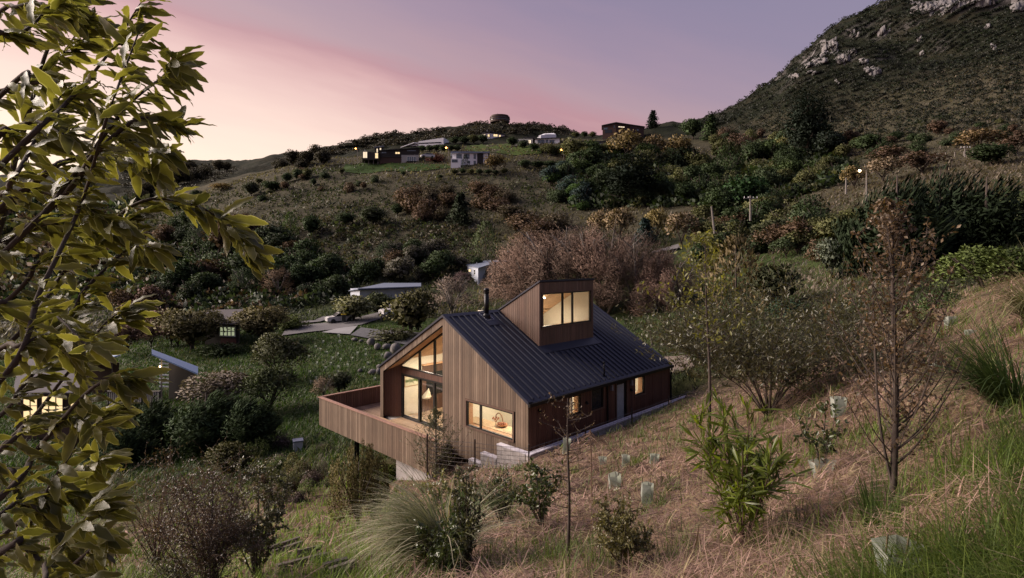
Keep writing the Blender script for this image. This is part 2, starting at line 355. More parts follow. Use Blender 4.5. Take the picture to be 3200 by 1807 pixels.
# ------------------------------------------------------------------ house
house = empty('timber_house', H(4.75, 5, ZF), 'cedar-clad gabled house with dark metal roof and lit windows on the slope', 'house')
HINV = Matrix.Translation(Vector(H(4.75, 5, ZF))).inverted()
def hpart(name, mb, mat, parent=None, smooth=False):
    """mesh given in (a, b, z) house coordinates"""
    o = mb.build(name, mat, None, smooth, xf=lambda a, b, z: HINV @ Vector(H(a, b, z)))
    o.parent = parent or house
    return o
SL = (ZR - ZE) / (HW / 2)
def roof_z(a): return ZE + SL * a if a < HW / 2 else ZR - SL * (a - HW / 2)
BW = 0.125                                   # board pitch
def boards_front(x0, x1, zlo, zhi, b_out, parent, mat, holes=(), th=.022, run='a', fixed=0, flip=1, name='cladding_board'):
    """vertical boards along a wall. run='a': wall at depth b_out facing -b; run='b': wall at a=b_out facing +a*flip.
       zlo, zhi: functions of the coordinate; holes: (c0, c1, z0, z1)"""
    n = max(1, round((x1 - x0) / BW)); w = (x1 - x0) / n
    for i in range(n):
        c0, c1 = x0 + i * w + .006, x0 + (i + 1) * w - .006; cm = (c0 + c1) / 2
        cuts = [h for h in holes if h[0] < cm < h[1]]
        d0 = th + random.uniform(-.003, .003)
        def piece(za0, za1, zb0, zb1):
            mb = MB(); poly = [(c0, za0), (c1, za1), (c1, zb1), (c0, zb0)]
            if run == 'a': mb.prism(poly, lambda p, q, d: (p, d, q), b_out - d0, b_out)
            else: mb.prism(poly, lambda p, q, d: (d, p, q), b_out, b_out + flip * d0)
            hpart(name, mb, mat, parent)
        lo0, lo1, hi0, hi1 = zlo(c0), zlo(c1), zhi(c0), zhi(c1)
        if cuts:
            h = cuts[0]
            if h[2] > max(lo0, lo1): piece(lo0, lo1, h[2], h[2])
            if h[3] < min(hi0, hi1): piece(h[3], h[3], hi0, hi1)
        elif max(hi0 - lo0, hi1 - lo1) > .02: piece(lo0, lo1, max(hi0, lo0 + .002), max(hi1, lo1 + .002))
ZB = ZF - .42                                 # underside of the cladding
# wall cores (dark backing with real openings) ------------------------------------------------
WIN = (6.2, 8.75, -6.48, -5.5)
def wall_ring(mb, run, off0, off1, outer, hole=None):
    fn = (lambda p, q, d: (p, d, q)) if run == 'a' else (lambda p, q, d: (d, p, q))
    if hole is None: return mb.prism(outer, fn, off0, off1)
    c0, c1, z0, z1 = hole
    xs = [p[0] for p in outer]; x0, x1 = min(xs), max(xs)
    def clip(lo, hi, zmin, zmax):      # crude: outer given as callable pair
        pass
    return mb
def hz(a): return roof_z(a) - .10
fw = MB()
fn = lambda p, q, d: (p, d, q)
def rect_front(a0, a1, zl0, zl1, zh0, zh1): fw.prism([(a0, zl0), (a1, zl1), (a1, zh1), (a0, zh0)], fn, .003, .14)
rect_front(4.74, WIN[0], ZB, ZB, hz(4.76), hz(WIN[0]))
rect_front(WIN[0], WIN[1], ZB, ZB, WIN[2], WIN[2]); rect_front(WIN[0], WIN[1], WIN[3], WIN[3], hz(WIN[0]), hz(WIN[1]))
rect_front(WIN[1], 9.46, ZB, ZB, hz(WIN[1]), hz(9.46))
front_wall = hpart('front_wall', fw, M_BACK)
boards_front(4.72, 9.5, lambda a: ZB - .02, lambda a: roof_z(a) - .055, 0.0, front_wall, M_CEDAR, holes=[(WIN[0] - .07, WIN[1] + .07, WIN[2] - .07, WIN[3] + .07)])
# the fin's return to the recess
fr = MB(); fr.box(4.70, 4.735, -.02, .62, ZF - .05, ZR - .40); hpart('fin_return', fr, M_CEDAR)
# gable frame on the left half: post and sloping fascia ---------------------------------------
fascia = MB(); FD = .37
fascia.prism([(0.02, ZB), (.19, ZB), (.19, roof_z(.19) - FD - .02), (4.72, ZR - FD - .03), (4.72, ZR - .09), (.02, ZE - .06)], fn, .004, .10)
fascia_o = hpart('gable_fascia', fascia, M_BACK)
boards_front(0.0, .25, lambda a: ZB - .02, lambda a: roof_z(a) - .055, 0.0, fascia_o, M_CEDAR)
boards_front(.25, 4.72, lambda a: roof_z(a) - FD, lambda a: roof_z(a) - .055, 0.0, fascia_o, M_CEDAR)
# splayed reveal boards
RB = .58
rev = MB(); rev_o = None
p0, p1 = (.17, .03), (.84, RB)
for i in range(6):
    t0, t1 = i / 6 + .004, (i + 1) / 6 - .004
    q0 = (p0[0] + (p1[0] - p0[0]) * t0, p0[1] + (p1[1] - p0[1]) * t0); q1 = (p0[0] + (p1[0] - p0[0]) * t1, p0[1] + (p1[1] - p0[1]) * t1)
    nx, ny = -.02 * .63, .02 * .77
    m_ = MB(); zt0, zt1 = roof_z(q0[0]) - FD - .01, roof_z(q1[0]) - FD - .01
    vs = [(q0[0], q0[1], ZF + .005), (q1[0], q1[1], ZF + .005), (q1[0], q1[1], zt1), (q0[0], q0[1], zt0)]
    vs += [(x + nx - .02, y + ny, z) for x, y, z in vs]
    m_.add(vs, [(0, 1, 2, 3), (7, 6, 5, 4), (0, 4, 5, 1), (1, 5, 6, 2), (2, 6, 7, 3), (3, 7, 4, 0)])
    hpart('reveal_board', m_, M_CEDAR_RED, fascia_o)
# soffit of the recess (timber, sloping with the roof)
for i in range(5):
    b0_, b1_ = .02 + i * .12, .02 + (i + 1) * .12 - .008
    m_ = MB(); m_.prism([(.2, roof_z(.2) - FD), (4.70, ZR - FD - .012), (4.70, ZR - FD + .02), (.2, roof_z(.2) - FD + .03)], fn, b0_, b1_)
    hpart('soffit_board', m_, M_LINING, fascia_o)
# left, right, back walls ----------------------------------------------------------------------
lw = MB(); lw.box(.06, .18, .12, HLEN - .02, ZB, ZE - .02); left_wall = hpart('left_wall', lw, M_BACK)
boards_front(0.02, HLEN, lambda b: ZB, lambda b: ZE - .03, .05, left_wall, M_CEDAR_RED, run='b', flip=-1)
bw_ = MB(); bw_.prism([(.06, ZB), (9.44, ZB), (9.44, ZE - .05), (4.75, ZR - .12), (.06, ZE - .05)], fn, HLEN - .14, HLEN - .02); back_wall = hpart('back_wall', bw_, M_BACK)
RWIN = [(2.25, 2.98, -5.94, -5.2), (3.66, 4.47, -5.99, -5.16), (5.40, 6.2, ZF + .02, -5.16), (6.83, 7.62, -5.97, -5.17)]
rw = MB(); zt = ZE - .03; last = .145
for c0, c1, z0, z1 in RWIN:
    rw.box(9.34, 9.46, last, c0, ZB, zt); rw.box(9.34, 9.46, c0, c1, z1, zt)
    if z0 > ZB + .1: rw.box(9.34, 9.46, c0, c1, ZB, z0)
    last = c1
rw.box(9.34, 9.46, last, HLEN - .02, ZB, zt); right_wall = hpart('right_wall', rw, M_BACK)
boards_front(0.03, HLEN, lambda b: ZB, lambda b: ZE - .04, 9.462, right_wall, M_CEDAR_RED, run='b', holes=[(c0 - .06, c1 + .06, z0 - .06, z1 + .06) for c0, c1, z0, z1 in RWIN])

# roof -------------------------------------------------------------------------------------------
D_A, D_B0, D_B1 = 2.45, 3.13, 6.90           # dormer
def slope_pt(a, b, h=0): return (a, b, roof_z(a) + h)
rf = MB()
OV = .05
EA = HW + .06                                 # eave overhang
zE = roof_z(EA)
def rprism(poly, h0=-.07, h1=0.0):            # poly in (a,b) on one slope
    n = len(poly); vs = [slope_pt(a, b, h0) for a, b in poly] + [slope_pt(a, b, h1) for a, b in poly]
    rf.add(vs, [tuple(range(n - 1, -1, -1)), tuple(range(n, 2 * n))] + [(i, (i + 1) % n, n + (i + 1) % n, n + i) for i in range(n)])
m0 = HW / 2; m1 = m0 + D_A
rprism([(m0, -OV), (m1, -OV), (m1, D_B0 + .02), (m0, D_B0 + .02)]); rprism([(m0, D_B1 - .02), (m1, D_B1 - .02), (m1, HLEN + OV), (m0, HLEN + OV)])
rprism([(m1, -OV), (EA, -OV), (EA, HLEN + OV), (m1, HLEN + OV)])
rprism([(-.06, -OV), (m0, -OV), (m0, HLEN + OV), (-.06, HLEN + OV)])
roof = hpart('roof', rf, M_ROOF)
def rib(a0, a1, b, w=.05, h=.062):
    m_ = MB(); vs = []
    for a in (a0, a1):
        for db, hh in ((-w / 2 - .012, .001), (-w / 2, h), (w / 2, h), (w / 2 + .012, .001)): vs.append(slope_pt(a, b + db, hh))
    m_.add(vs, [(0, 1, 5, 4), (1, 2, 6, 5), (2, 3, 7, 6), (0, 3, 2, 1), (4, 5, 6, 7), (0, 4, 7, 3)])
    hpart('roof_rib', m_, M_ROOF, roof)
nb = 30
for i in range(1, nb):
    b = -OV + (HLEN + 2 * OV) * i / nb
    if D_B0 - .12 < b < D_B1 + .06: rib(m1 + .42, EA - .10, b)
    elif 1.72 < b < 2.40: rib(m0 + .95, EA - .10, b)
    else: rib(m0 + .16, EA - .10, b)
    if i % 2 == 0: rib(-.02, m0 - .16, b)
def strip(name, poly, h0, h1, mat=M_ROOF):
    global rf
    keep = rf; rf = MB(); rprism(poly, h0, h1); o = hpart(name, rf, mat, roof); rf = keep; return o
strip('ridge_cap', [(m0 - .0, -OV - .01), (m0 + .17, -OV - .01), (m0 + .17, D_B0 - .02), (m0, D_B0 - .02)], .002, .05)
strip('ridge_cap', [(m0 - .17, -OV - .01), (m0 - .0, -OV - .01), (m0, HLEN), (m0 - .17, HLEN)], .002, .05)
strip('barge_flashing', [(m0, -OV - .03), (EA, -OV - .03), (EA, .13), (m0, .13)], -.06, .048)
strip('barge_flashing', [(m0, HLEN - .13), (EA, HLEN - .13), (EA, HLEN + OV + .03), (m0, HLEN + OV + .03)], -.06, .048)
strip('barge_flashing', [(-.06, -OV - .03), (m0, -OV - .03), (m0, .06), (-.06, .06)], -.06, .03)
strip('dormer_apron', [(m1 - .02, D_B0 - .10), (m1 + .40, D_B0 - .10), (m1 + .40, D_B1 + .16), (m1 - .02, D_B1 + .16)], .004, .052)
strip('flue_flashing', [(m0 + .12, 1.72), (m0 + .92, 1.72), (m0 + .92, 2.40), (m0 + .12, 2.40)], .006, .050)
g = MB(); g.box(EA - .02, EA + .085, -OV - .03, HLEN + OV + .03, zE - .12, zE - .005); hpart('gutter', g, M_STEEL, roof)
dp = MB(); dp.tube([(EA + .03, HLEN - .03, zE - .1), (EA + .02, HLEN - .03, zE - .3), (9.54, HLEN - .03, zE - .5), (9.54, HLEN - .03, ZF - .3)], .04, 8); hpart('downpipe', dp, M_STEEL)
dp = MB(); dp.tube([(9.53, 4.72, zE - .1), (9.53, 4.72, ZF - .3)], .035, 8); hpart('downpipe', dp, M_STEEL)
vp = MB(); bV = 4.86; vp.tube([slope_pt(9.25, bV, -.02), slope_pt(9.25, bV, .55)], .035, 8); vp.tube([slope_pt(9.25, bV, .53), slope_pt(9.25, bV, .60)], .05, 8); hpart('vent_pipe', vp, M_STEEL, roof, True)
# dormer -----------------------------------------------------------------------------------------
dz1 = ZR + SL * D_A
dm = MB(); DW = (D_B0 + .21, D_B1 - .17, -2.87, -1.43)
fb = lambda p, q, d: (d, p, q)
x0_, x1_ = m1 - .12, m1 - .024; zb_ = roof_z(m1) - .02
dm.box(x0_, x1_, D_B0 + .02, DW[0], zb_, dz1 - .06); dm.box(x0_, x1_, DW[1], D_B1 - .02, zb_, dz1 - .06)
dm.box(x0_, x1_, DW[0], DW[1], zb_, DW[2]); dm.box(x0_, x1_, DW[0], DW[1], DW[3], dz1 - .06)
for bb in (D_B0 + .024, D_B1 - .13): dm.prism([(m0 + .05, ZR), (m1 - .13, roof_z(m1 - .13) - .02), (m1 - .13, dz1 - .14)], fn, bb, bb + .10)
dormer = hpart('dormer_wall', dm, M_BACK)
boards_front(D_B0, D_B1, lambda b: roof_z(m1) - .01, lambda b: dz1 - .07, m1 - .022, dormer, M_CEDAR_MID, run='b', holes=[(DW[0] - .06, DW[1] + .06, DW[2] - .06, DW[3] + .06)])
boards_front(m0 + .03, m1, lambda a: roof_z(a) + .03, lambda a: ZR + SL * (a - m0) - .06, D_B0 + .022, dormer, M_CEDAR_MID)
boards_front(m0 + .03, m1, lambda a: roof_z(a) + .03, lambda a: ZR + SL * (a - m0) - .06, D_B1 + .01, dormer, M_CEDAR_MID)
dr = MB(); dr.prism([(m0 - .02, ZR - .02), (m1 + .05, dz1 + SL * .05 - .06), (m1 + .05, dz1 + SL * .05 + .01), (m0 - .02, ZR + .055)], fn, D_B0 - .04, D_B1 + .05); hpart('dormer_roof', dr, M_ROOF)
# flue -------------------------------------------------------------------------------------------
fl = MB(); fa, fbb = m0 + .36, 2.05; zf0 = roof_z(fa)
fl.tube([(fa, fbb, zf0 - .05), (fa, fbb, -1.42)], .105, 16)
flue = hpart('flue', fl, M_STEEL, None, True)
cw = MB(); cw.tube([(fa, fbb, -1.45), (fa, fbb, -1.44), (fa, fbb, -1.39), (fa, fbb, -1.385)], [.10, .128, .128, .10], 16); cw.tube([(fa, fbb, -1.375), (fa, fbb, -1.36), (fa, fbb, -1.32), (fa, fbb, -1.31)], [.10, .13, .13, .10], 16)
cw.tube([(fa, fbb, -1.31), (fa, fbb, -1.29), (fa, fbb, -1.24), (fa, fbb, -1.225)], [.11, .128, .10, .05], 16); hpart('flue_cowl', cw, M_STEEL, flue)
bt = MB(); bt.tube([(fa, fbb, zf0 - .06), (fa, fbb, zf0 + .10), (fa, fbb, zf0 + .17)], [.19, .17, .115], 16); hpart('flue_boot', bt, M_STEEL, flue)
M_FOIL = plain('foil_edge', (.62, .62, .66), .4, .5)
for q in range(4):
    m_ = MB(); c = [(-.24, -.22), (.26, -.22), (.26, .22), (-.24, .22)]; a0, b0 = c[q]; a1, b1 = c[(q + 1) % 4]
    for k in range(5):
        t0, t1 = (k + .15) / 5, (k + .75) / 5
        p = slope_pt(fa + a0 + (a1 - a0) * t0, fbb + b0 + (b1 - b0) * t0, .056); r = slope_pt(fa + a0 + (a1 - a0) * t1, fbb + b0 + (b1 - b0) * t1, .056)
        m_.beam(p, r, .022, .006)
    hpart('foil_tape', m_, M_FOIL, flue)

# windows ----------------------------------------------------------------------------------------
def window(run, off, c0, c1, z0, z1, mull, depth=.09, trim=.06, out=-1, name='window', glass=M_GLASS, fr=.05, trim_mat=None, sash=True):
    """window in a wall; off = outer cladding face; out = sign of the outward direction along the wall normal"""
    def bx(mb, p0, p1, d0, d1, q0, q1):
        d0, d1 = sorted((off + out * d0, off + out * d1))
        if run == 'a': mb.box(p0, p1, d0, d1, q0, q1)
        else: mb.box(d0, d1, p0, p1, q0, q1)
    f = MB()
    bx(f, c0, c1, -depth, -.008, z1 - fr, z1); bx(f, c0, c1, -depth, -.008, z0, z0 + fr)
    bx(f, c0, c0 + fr, -depth, -.008, z0 + fr, z1 - fr); bx(f, c1 - fr, c1, -depth, -.008, z0 + fr, z1 - fr)
    w = hpart(name, f, M_ALU)
    t = MB(); T = trim
    bx(t, c0 - T, c1 + T, -.05, .022, z1, z1 + T); bx(t, c0 - T, c1 + T, -.05, .03, z0 - T, z0)
    bx(t, c0 - T, c0, -.05, .022, z0, z1); bx(t, c1, c1 + T, -.05, .022, z0, z1)
    hpart('window_trim', t, trim_mat or M_TRIM, w)
    ln = MB()     # timber lining inside
    bx(ln, c0, c0 + .025, -.32, -depth, z0, z1); bx(ln, c1 - .025, c1, -.32, -depth, z0, z1); bx(ln, c0 + .025, c1 - .025, -.32, -depth, z0, z0 + .025); bx(ln, c0 + .025, c1 - .025, -.32, -depth, z1 - .025, z1)
    hpart('window_lining', ln, M_LINING, w)
    edges = [c0 + fr] + list(mull) + [c1 - fr]
    for mu in mull:
        k = MB(); bx(k, mu - .04, mu + .04, -depth + .004, -.012, z0 + fr, z1 - fr); hpart('mullion', k, M_ALU, w)
    for i in range(len(edges) - 1):
        e0 = edges[i] + (.04 if i else 0); e1 = edges[i + 1] - (.04 if i < len(edges) - 2 else 0)
        p = MB(); bx(p, e0, e1, -.055, -.045, z0 + fr, z1 - fr); hpart('pane', p, glass, w)
    return w
window('a', -.022, *WIN, [6.99])
window('b', m1, *DW, [4.70, 5.39], out=1)
window('b', 9.484, *RWIN[0], [], out=1); window('b', 9.484, *RWIN[1], [], out=1, glass=M_DARKGLASS); window('b', 9.484, *RWIN[3], [], out=1)
# back door
c0, c1, z0, z1 = RWIN[2]
d_ = MB(); d_.box(9.38, 9.44, c0, c0 + .13, z0, z1); d_.box(9.38, 9.44, c1 - .13, c1, z0, z1); d_.box(9.38, 9.44, c0 + .13, c1 - .13, z1 - .13, z1); d_.box(9.38, 9.44, c0 + .13, c1 - .13, z0, z0 + .2)
door = hpart('door', d_, M_ALU)
p = MB(); p.box(9.40, 9.42, c0 + .13, c1 - .13, z0 + .2, z1 - .13); hpart('pane', p, M_FROST, door)
p = MB(); p.box(9.44, 9.49, c1 - .10, c1 - .07, -6.42, -6.28); hpart('handle', p, M_STEEL, door)
t = MB(); t.box(9.43, 9.507, c0 - .06, c0, z0, z1 + .06); t.box(9.43, 9.507, c1, c1 + .06, z0, z1 + .06); t.box(9.43, 9.507, c0, c1, z1, z1 + .06); hpart('door_trim', t, M_TRIM, door)
# wall lights and taps on the right wall
M_LAMP = plain('lamp_grey', (.20, .20, .23), .4, .3)
for b_, z_, kind in ((.55, -5.36, 0), (3.32, -5.60, 0), (6.50, -5.63, 0), (4.99, -5.28, 1), (6.50, -5.31, 1)):
    m_ = MB()
    if kind: m_.prism([(9.484, z_ - .12), (9.60, z_ - .12), (9.575, z_ + .10), (9.484, z_ + .10)], lambda p, q, d: (p, d, q), b_ - .055, b_ + .055); hpart('wall_light', m_, M_LAMP)
    else: m_.tube([(9.48, b_, z_), (9.53, b_, z_)], .06, 10); m_.tube([(9.53, b_, z_), (9.58, b_, z_ - .05)], [.035, .05], 10); hpart('outdoor_spotlight', m_, M_STEEL)
# glazed gable wall -----------------------------------------------------------------------------
GB = RB; HD = -5.28; SILL = -5.03
GX0, GX1 = .86, 4.70; GM = [2.22, 3.32]
f = MB()
f.box(GX0, GX0 + .09, GB, GB + .10, ZF, HD); f.box(GX0 + .09, GX1, GB, GB + .10, ZF, ZF + .06); f.box(GX0 + .09, GX1, GB, GB + .10, HD - .07, HD)
slide = hpart('sliding_door', f, M_ALU)
for g_ in GM:
    k = MB(); k.box(g_ - .055, g_ + .055, GB + .004, GB + .13, ZF + .06, HD - .07); hpart('mullion', k, M_ALU, slide)
k = MB(); k.box(GX0 + .10, GX0 + .13, GB - .05, GB, -6.5, -6.2); hpart('handle', k, M_STEEL, slide)
ed = [GX0 + .09] + GM + [GX1]
for i in range(3):
    e0, e1 = ed[i] + (.055 if i else 0), ed[i + 1] - (.055 if i < 2 else 0)
    r_ = MB(); y_ = GB + .04 + .03 * (i % 2)
    r_.box(e0, e0 + .05, y_, y_ + .03, ZF + .06, HD - .07); r_.box(e1 - .05, e1, y_, y_ + .03, ZF + .06, HD - .07); r_.box(e0 + .05, e1 - .05, y_, y_ + .03, ZF + .06, ZF + .13); r_.box(e0 + .05, e1 - .05, y_, y_ + .03, HD - .13, HD - .07)
    hpart('sash', r_, M_ALU, slide)
    p = MB(); p.box(e0 + .05, e1 - .05, y_ + .012, y_ + .018, ZF + .13, HD - .13); hpart('pane', p, M_GLASS, slide)
tb = MB(); tb.box(GX0, GX1, GB + .02, GB + .12, HD + .002, SILL - .002); transom = hpart('transom', tb, M_BACK)
boards_front(GX0, GX1, lambda a: HD + .004, lambda a: SILL - .004, GB + .018, transom, M_CEDAR_RED)
gt = lambda a: roof_z(a) - FD + .012
f = MB(); aL = 4.75 - (ZR - FD + .012 - SILL) / SL
f.box(aL + .1, GX1, GB + .01, GB + .10, SILL, SILL + .055)
f.prism([(aL, SILL + .002), (aL + .12, SILL + .002), (GX1, gt(GX1) - .075), (GX1, gt(GX1))], fn, GB + .012, GB + .098)
gw = hpart('gable_window', f, M_ALU)
for g_ in GM:
    k = MB(); k.box(g_ - .045, g_ + .045, GB + .016, GB + .11, SILL + .055, gt(g_) - .05); hpart('mullion', k, M_ALU, gw)
ed = [aL + .16] + GM + [GX1]
for i in range(3):
    e0, e1 = ed[i] + (.045 if i else 0), ed[i + 1] - (.045 if i < 2 else 0)
    p = MB(); p.prism([(e0, SILL + .055), (e1, SILL + .055), (e1, gt(e1) - .07), (e0, max(gt(e0) - .07, SILL + .06))], fn, GB + .05, GB + .057); hpart('pane', p, M_GLASS, gw)
# interior --------------------------------------------------------------------------------------
def ipart(name, boxes, mat):
    m_ = MB()
    for b_ in boxes: m_.box(*b_)
    return hpart(name, m_, mat)
ipart('floor_slab', [(.2, 9.33, .15, HLEN - .15, ZF - .30, ZF - .03)], M_CONC)
for i in range(34):                                    # floorboards of the living room
    m_ = MB(); m_.box(.82 + i * .115, .82 + (i + 1) * .115 - .004, GB + .11, 5.4, ZF - .028, ZF - .004); hpart('floorboard', m_, M_FLOOR)
ipart('room_lining', [(.70, .80, GB + .115, 5.5, ZF - .02, -4.32), (4.78, 4.88, .15, 5.5, ZF - .02, -3.2), (.8, 4.78, 5.4, 5.5, ZF - .02, -2.95)], M_WHITE)
mk = MB(); mk.prism([(.40, roof_z(.40) - .16), (4.73, ZR - .18), (4.73, ZR - .12), (.40, roof_z(.40) - .10)], fn, GB + .11, HLEN - .15); hpart('sloped_ceiling', mk, M_CEIL)
ipart('dark_joinery', [(.805, .86, 1.78, 5.0, ZF, -5.12)], M_DARKPANEL)
ipart('joinery_opening', [(.861, .88, 2.0, 3.0, -6.6, -5.5)], M_DARKGLASS)
ipart('joinery_shelf', [(.805, 1.0, 1.75, 5.0, -5.115, -5.05)], M_LINING)
# study behind the long low window
ipart('study_lining', [(4.90, 9.30, 2.6, 2.70, ZF, -5.0), (9.22, 9.32, .16, 2.6, ZF, -6.02), (9.22, 9.32, .16, 2.2, -6.02, -5.15), (5.3, 5.36, .3, 2.6, ZF, -4.8)], M_WHITE)
ipart('study_ceiling', [(4.92, 9.2, .16, 2.58, -5.16, -5.12)], M_WHITE)
ipart('study_bench', [(5.6, 9.2, .35, 1.0, -6.50, -6.45)], M_FLOOR)
# rooms behind the small windows
ipart('back_room_lining', [(7.9, 8.0, 2.72, 9.6, ZF, -5.15), (8.0, 9.33, 3.2, 3.28, ZF, -5.15), (8.0, 9.33, 6.5, 6.58, ZF, -5.15), (8.0, 9.33, 7.9, 7.98, ZF, -5.15)], M_WHITE)
ipart('back_room_ceiling', [(8.0, 9.33, 2.72, 9.6, -5.14, -5.10)], M_WHITE)
# loft
mk = MB(); mk.prism([(m0 + .05, ZR - .10), (m1 - .125, dz1 - .17), (m1 - .125, dz1 - .12), (m0 + .05, ZR - .05)], fn, D_B0 + .13, D_B1 - .14); hpart('loft_ceiling', mk, M_CEIL)
mk = MB(); mk.prism([(3.2, -4.8), (m1 - .125, -4.8), (m1 - .125, dz1 - .175), (m0 + .05, ZR - .105), (3.2, roof_z(3.2) - .2)], fn, D_B1 - .20, D_B1 - .14); hpart('loft_lining', mk, M_WHITE)
ipart('loft_lining', [(3.2, m1 - .125, D_B0 + .125, D_B0 + .18, -4.8, ZR - .1)], M_WHITE)
ipart('loft_floor', [(3.2, m1 - .13, D_B0 + .19, D_B1 - .21, -4.75, -4.70)], M_FLOOR)
ipart('loft_back_wall', [(3.3, 3.36, D_B0 + .19, D_B1 - .21, -4.70, -3.2)], M_CEIL)
# downlights and interior lamps
def lamp(name, a, b, z, power, size, col=(1.0, .85, .66), down=True):
    d = bpy.data.lights.new(name, 'AREA'); d.energy = power; d.shape = 'DISK'; d.size = size; d.color = col
    o = bpy.data.objects.new(name, d); COL.objects.link(o); o.location = HINV @ Vector(H(a, b, z)); o.parent = house
    if not down: o.rotation_euler = (R(180), 0, 0)
    return o
LP = 1.1
lamp('room_light', 2.9, 2.2, -4.1, 62 * LP, .5); lamp('room_light', 2.0, 1.3, -4.7, 22 * LP, .3); lamp('room_light', 3.7, 3.2, -3.6, 40 * LP, .5)
lamp('study_light', 7.6, 1.5, -5.18, 52 * LP, .6); lamp('study_light', 6.2, 1.6, -5.18, 9 * LP, .4)
lamp('loft_light', 5.9, 4.9, -2.1, 26 * LP, .35); lamp('loft_uplight', 5.4, 5.0, -4.5, 26 * LP, .8, down=False)
lamp('back_room_light', 8.6, 2.95, -5.2, 7 * LP, .3); lamp('back_room_light', 8.6, 7.2, -5.2, 9 * LP, .3)
M_BULB = plain('bulb', (.9, .9, .85), .4, emit=(1, .85, .6), estr=14)
for b_ in (4.62, 4.80):
    m_ = MB(); aa = 6.0; zz = ZR - .10 + SL * (aa - m0) ; m_.tube([(aa, b_, zz - .05), (aa + .005, b_, zz - .085)], .045, 10); hpart('downlight', m_, M_BULB)
# things in the rooms ----------------------------------------------------------------------------
def hthing(name, a, b, z, label, cat, group=None):
    e = empty(name, H(a, b, z), label, cat, group); e.rotation_euler = (0, 0, HTH); return e
M_FRAME = wood('picture_frame_wood', [(.42, .27, .16), (.45, .29, .17)])
def flat_art():
    m, nt, N, L, bs = mat_new('landscape_print')
    tc = N.new('ShaderNodeTexCoord'); no = N.new('ShaderNodeTexNoise'); no.inputs['Scale'].default_value = 7; no.inputs['Detail'].default_value = 5
    L.new(tc.outputs['Object'], no.inputs['Vector']); sx = N.new('ShaderNodeSeparateXYZ'); L.new(tc.outputs['Object'], sx.inputs[0])
    ab = N.new('ShaderNodeMath'); ab.operation = 'ABSOLUTE'; L.new(sx.outputs['Z'], ab.inputs[0])
    ma = N.new('ShaderNodeMath'); ma.operation = 'MULTIPLY_ADD'; ma.inputs[1].default_value = -3.2; L.new(ab.outputs[0], ma.inputs[0]); L.new(no.outputs['Fac'], ma.inputs[2])
    rp = N.new('ShaderNodeValToRGB'); cr = rp.color_ramp; cr.elements[0].position = .12; cr.elements[0].color = (.66, .62, .45, 1); cr.elements[1].position = .42; cr.elements[1].color = (.09, .13, .04, 1)
    L.new(ma.outputs[0], rp.inputs[0]); L.new(rp.outputs[0], bs.inputs['Base Color']); return m
pic = hthing('framed_picture', .805, 1.22, -5.75, 'framed green landscape picture on the cream living room wall', 'picture')
m_ = MB(); m_.box(0, .03, -.44, -.41, -.25, .25); m_.box(0, .03, .41, .44, -.25, .25); m_.box(0, .03, -.41, .41, -.25, -.22); m_.box(0, .03, -.41, .41, .22, .25); m_.build('frame', M_FRAME, pic)
m_ = MB(); m_.box(.002, .016, -.41, .41, -.22, .22); m_.build('print', flat_art(), pic)
M_STOOL = plain('stool_wood', (.16, .09, .05), .5); M_SHADE = plain('shade_paper', (.8, .72, .55), .8)
st = hthing('side_stool', 1.55, 1.50, ZF, 'three-legged wooden stool inside the sliding door', 'stool')
m_ = MB(); m_.tube([(0, 0, .84), (0, 0, .87)], .20, 20); m_.build('seat', M_SHADE, st)
for k in range(3):
    a_ = k * 2.094 + .5; m_ = MB(); m_.tube([(.10 * math.cos(a_), .10 * math.sin(a_), .84), (.22 * math.cos(a_), .22 * math.sin(a_), 0)], [.018, .013], 6); m_.build('leg', M_STOOL, st)
tl = hthing('table_lamp', 1.55, 1.50, ZF + .871, 'faceted white table lamp on the tall stool', 'lamp')
m_ = MB(); vs = [(-.17, -.17, .02), (.17, -.17, .02), (.17, .17, .02), (-.17, .17, .02), (.10, .06, .44)]; m_.add(vs, [(0, 1, 4), (1, 2, 4), (2, 3, 4), (3, 0, 4), (3, 2, 1, 0)]); m_.build('lamp_shade', M_SHADE, tl)
m_ = MB(); m_.tube([(0, 0, 0), (0, 0, .02)], .07, 10); m_.build('base', M_STOOL, tl)
M_BENT = plain('bentwood', (.22, .09, .035), .4)
ch = hthing('bentwood_chair', 6.75, 1.2, ZF, 'bentwood chair with curved back behind the long low window', 'chair')
m_ = MB(); m_.tube([(.19 * math.cos(math.pi * k / 12) , .02, .98 + .22 * math.sin(math.pi * k / 12)) for k in range(13)], .021, 8)
m_.tube([(.19, .02, .98), (.15, .03, .75), (.17, .04, .46)], .02, 8); m_.tube([(-.19, .02, .98), (-.15, .03, .75), (-.17, .04, .46)], .02, 8); m_.tube([(-.15, .03, .78), (0, .02, .84), (.15, .03, .78)], .017, 8); m_.build('backrest', M_BENT, ch, True)
m_ = MB(); m_.tube([(0, -.18, .44), (0, -.18, .48)], .22, 20); m_.build('seat', M_BENT, ch)
for sx_, sy_ in ((1, 1), (-1, 1), (1, -1), (-1, -1)):
    m_ = MB(); m_.tube([(.15 * sx_, -.18 + .15 * sy_, .45), (.18 * sx_, -.18 + .2 * sy_, 0)], [.02, .015], 6); m_.build('leg', M_BENT, ch)
M_FRUIT = plain('dried_flowers', (.35, .13, .07), .7)
bl = hthing('fruit_bowl', 7.35, .80, -6.449, 'low brown bowl of fruit on the window bench', 'bowl')
m_ = MB(); m_.tube([(0, 0, 0), (0, 0, .05), (0, 0, .08)], [.10, .22, .24], 16); m_.build('bowl_body', M_BENT, bl)
m_ = MB()
for k in range(7): m_.tube([(.12 * math.cos(k * .9), .12 * math.sin(k * .9), .06), (.12 * math.cos(k * .9), .12 * math.sin(k * .9), .10), (.12 * math.cos(k * .9), .12 * math.sin(k * .9), .14)], [.03, .05, .025], 8)
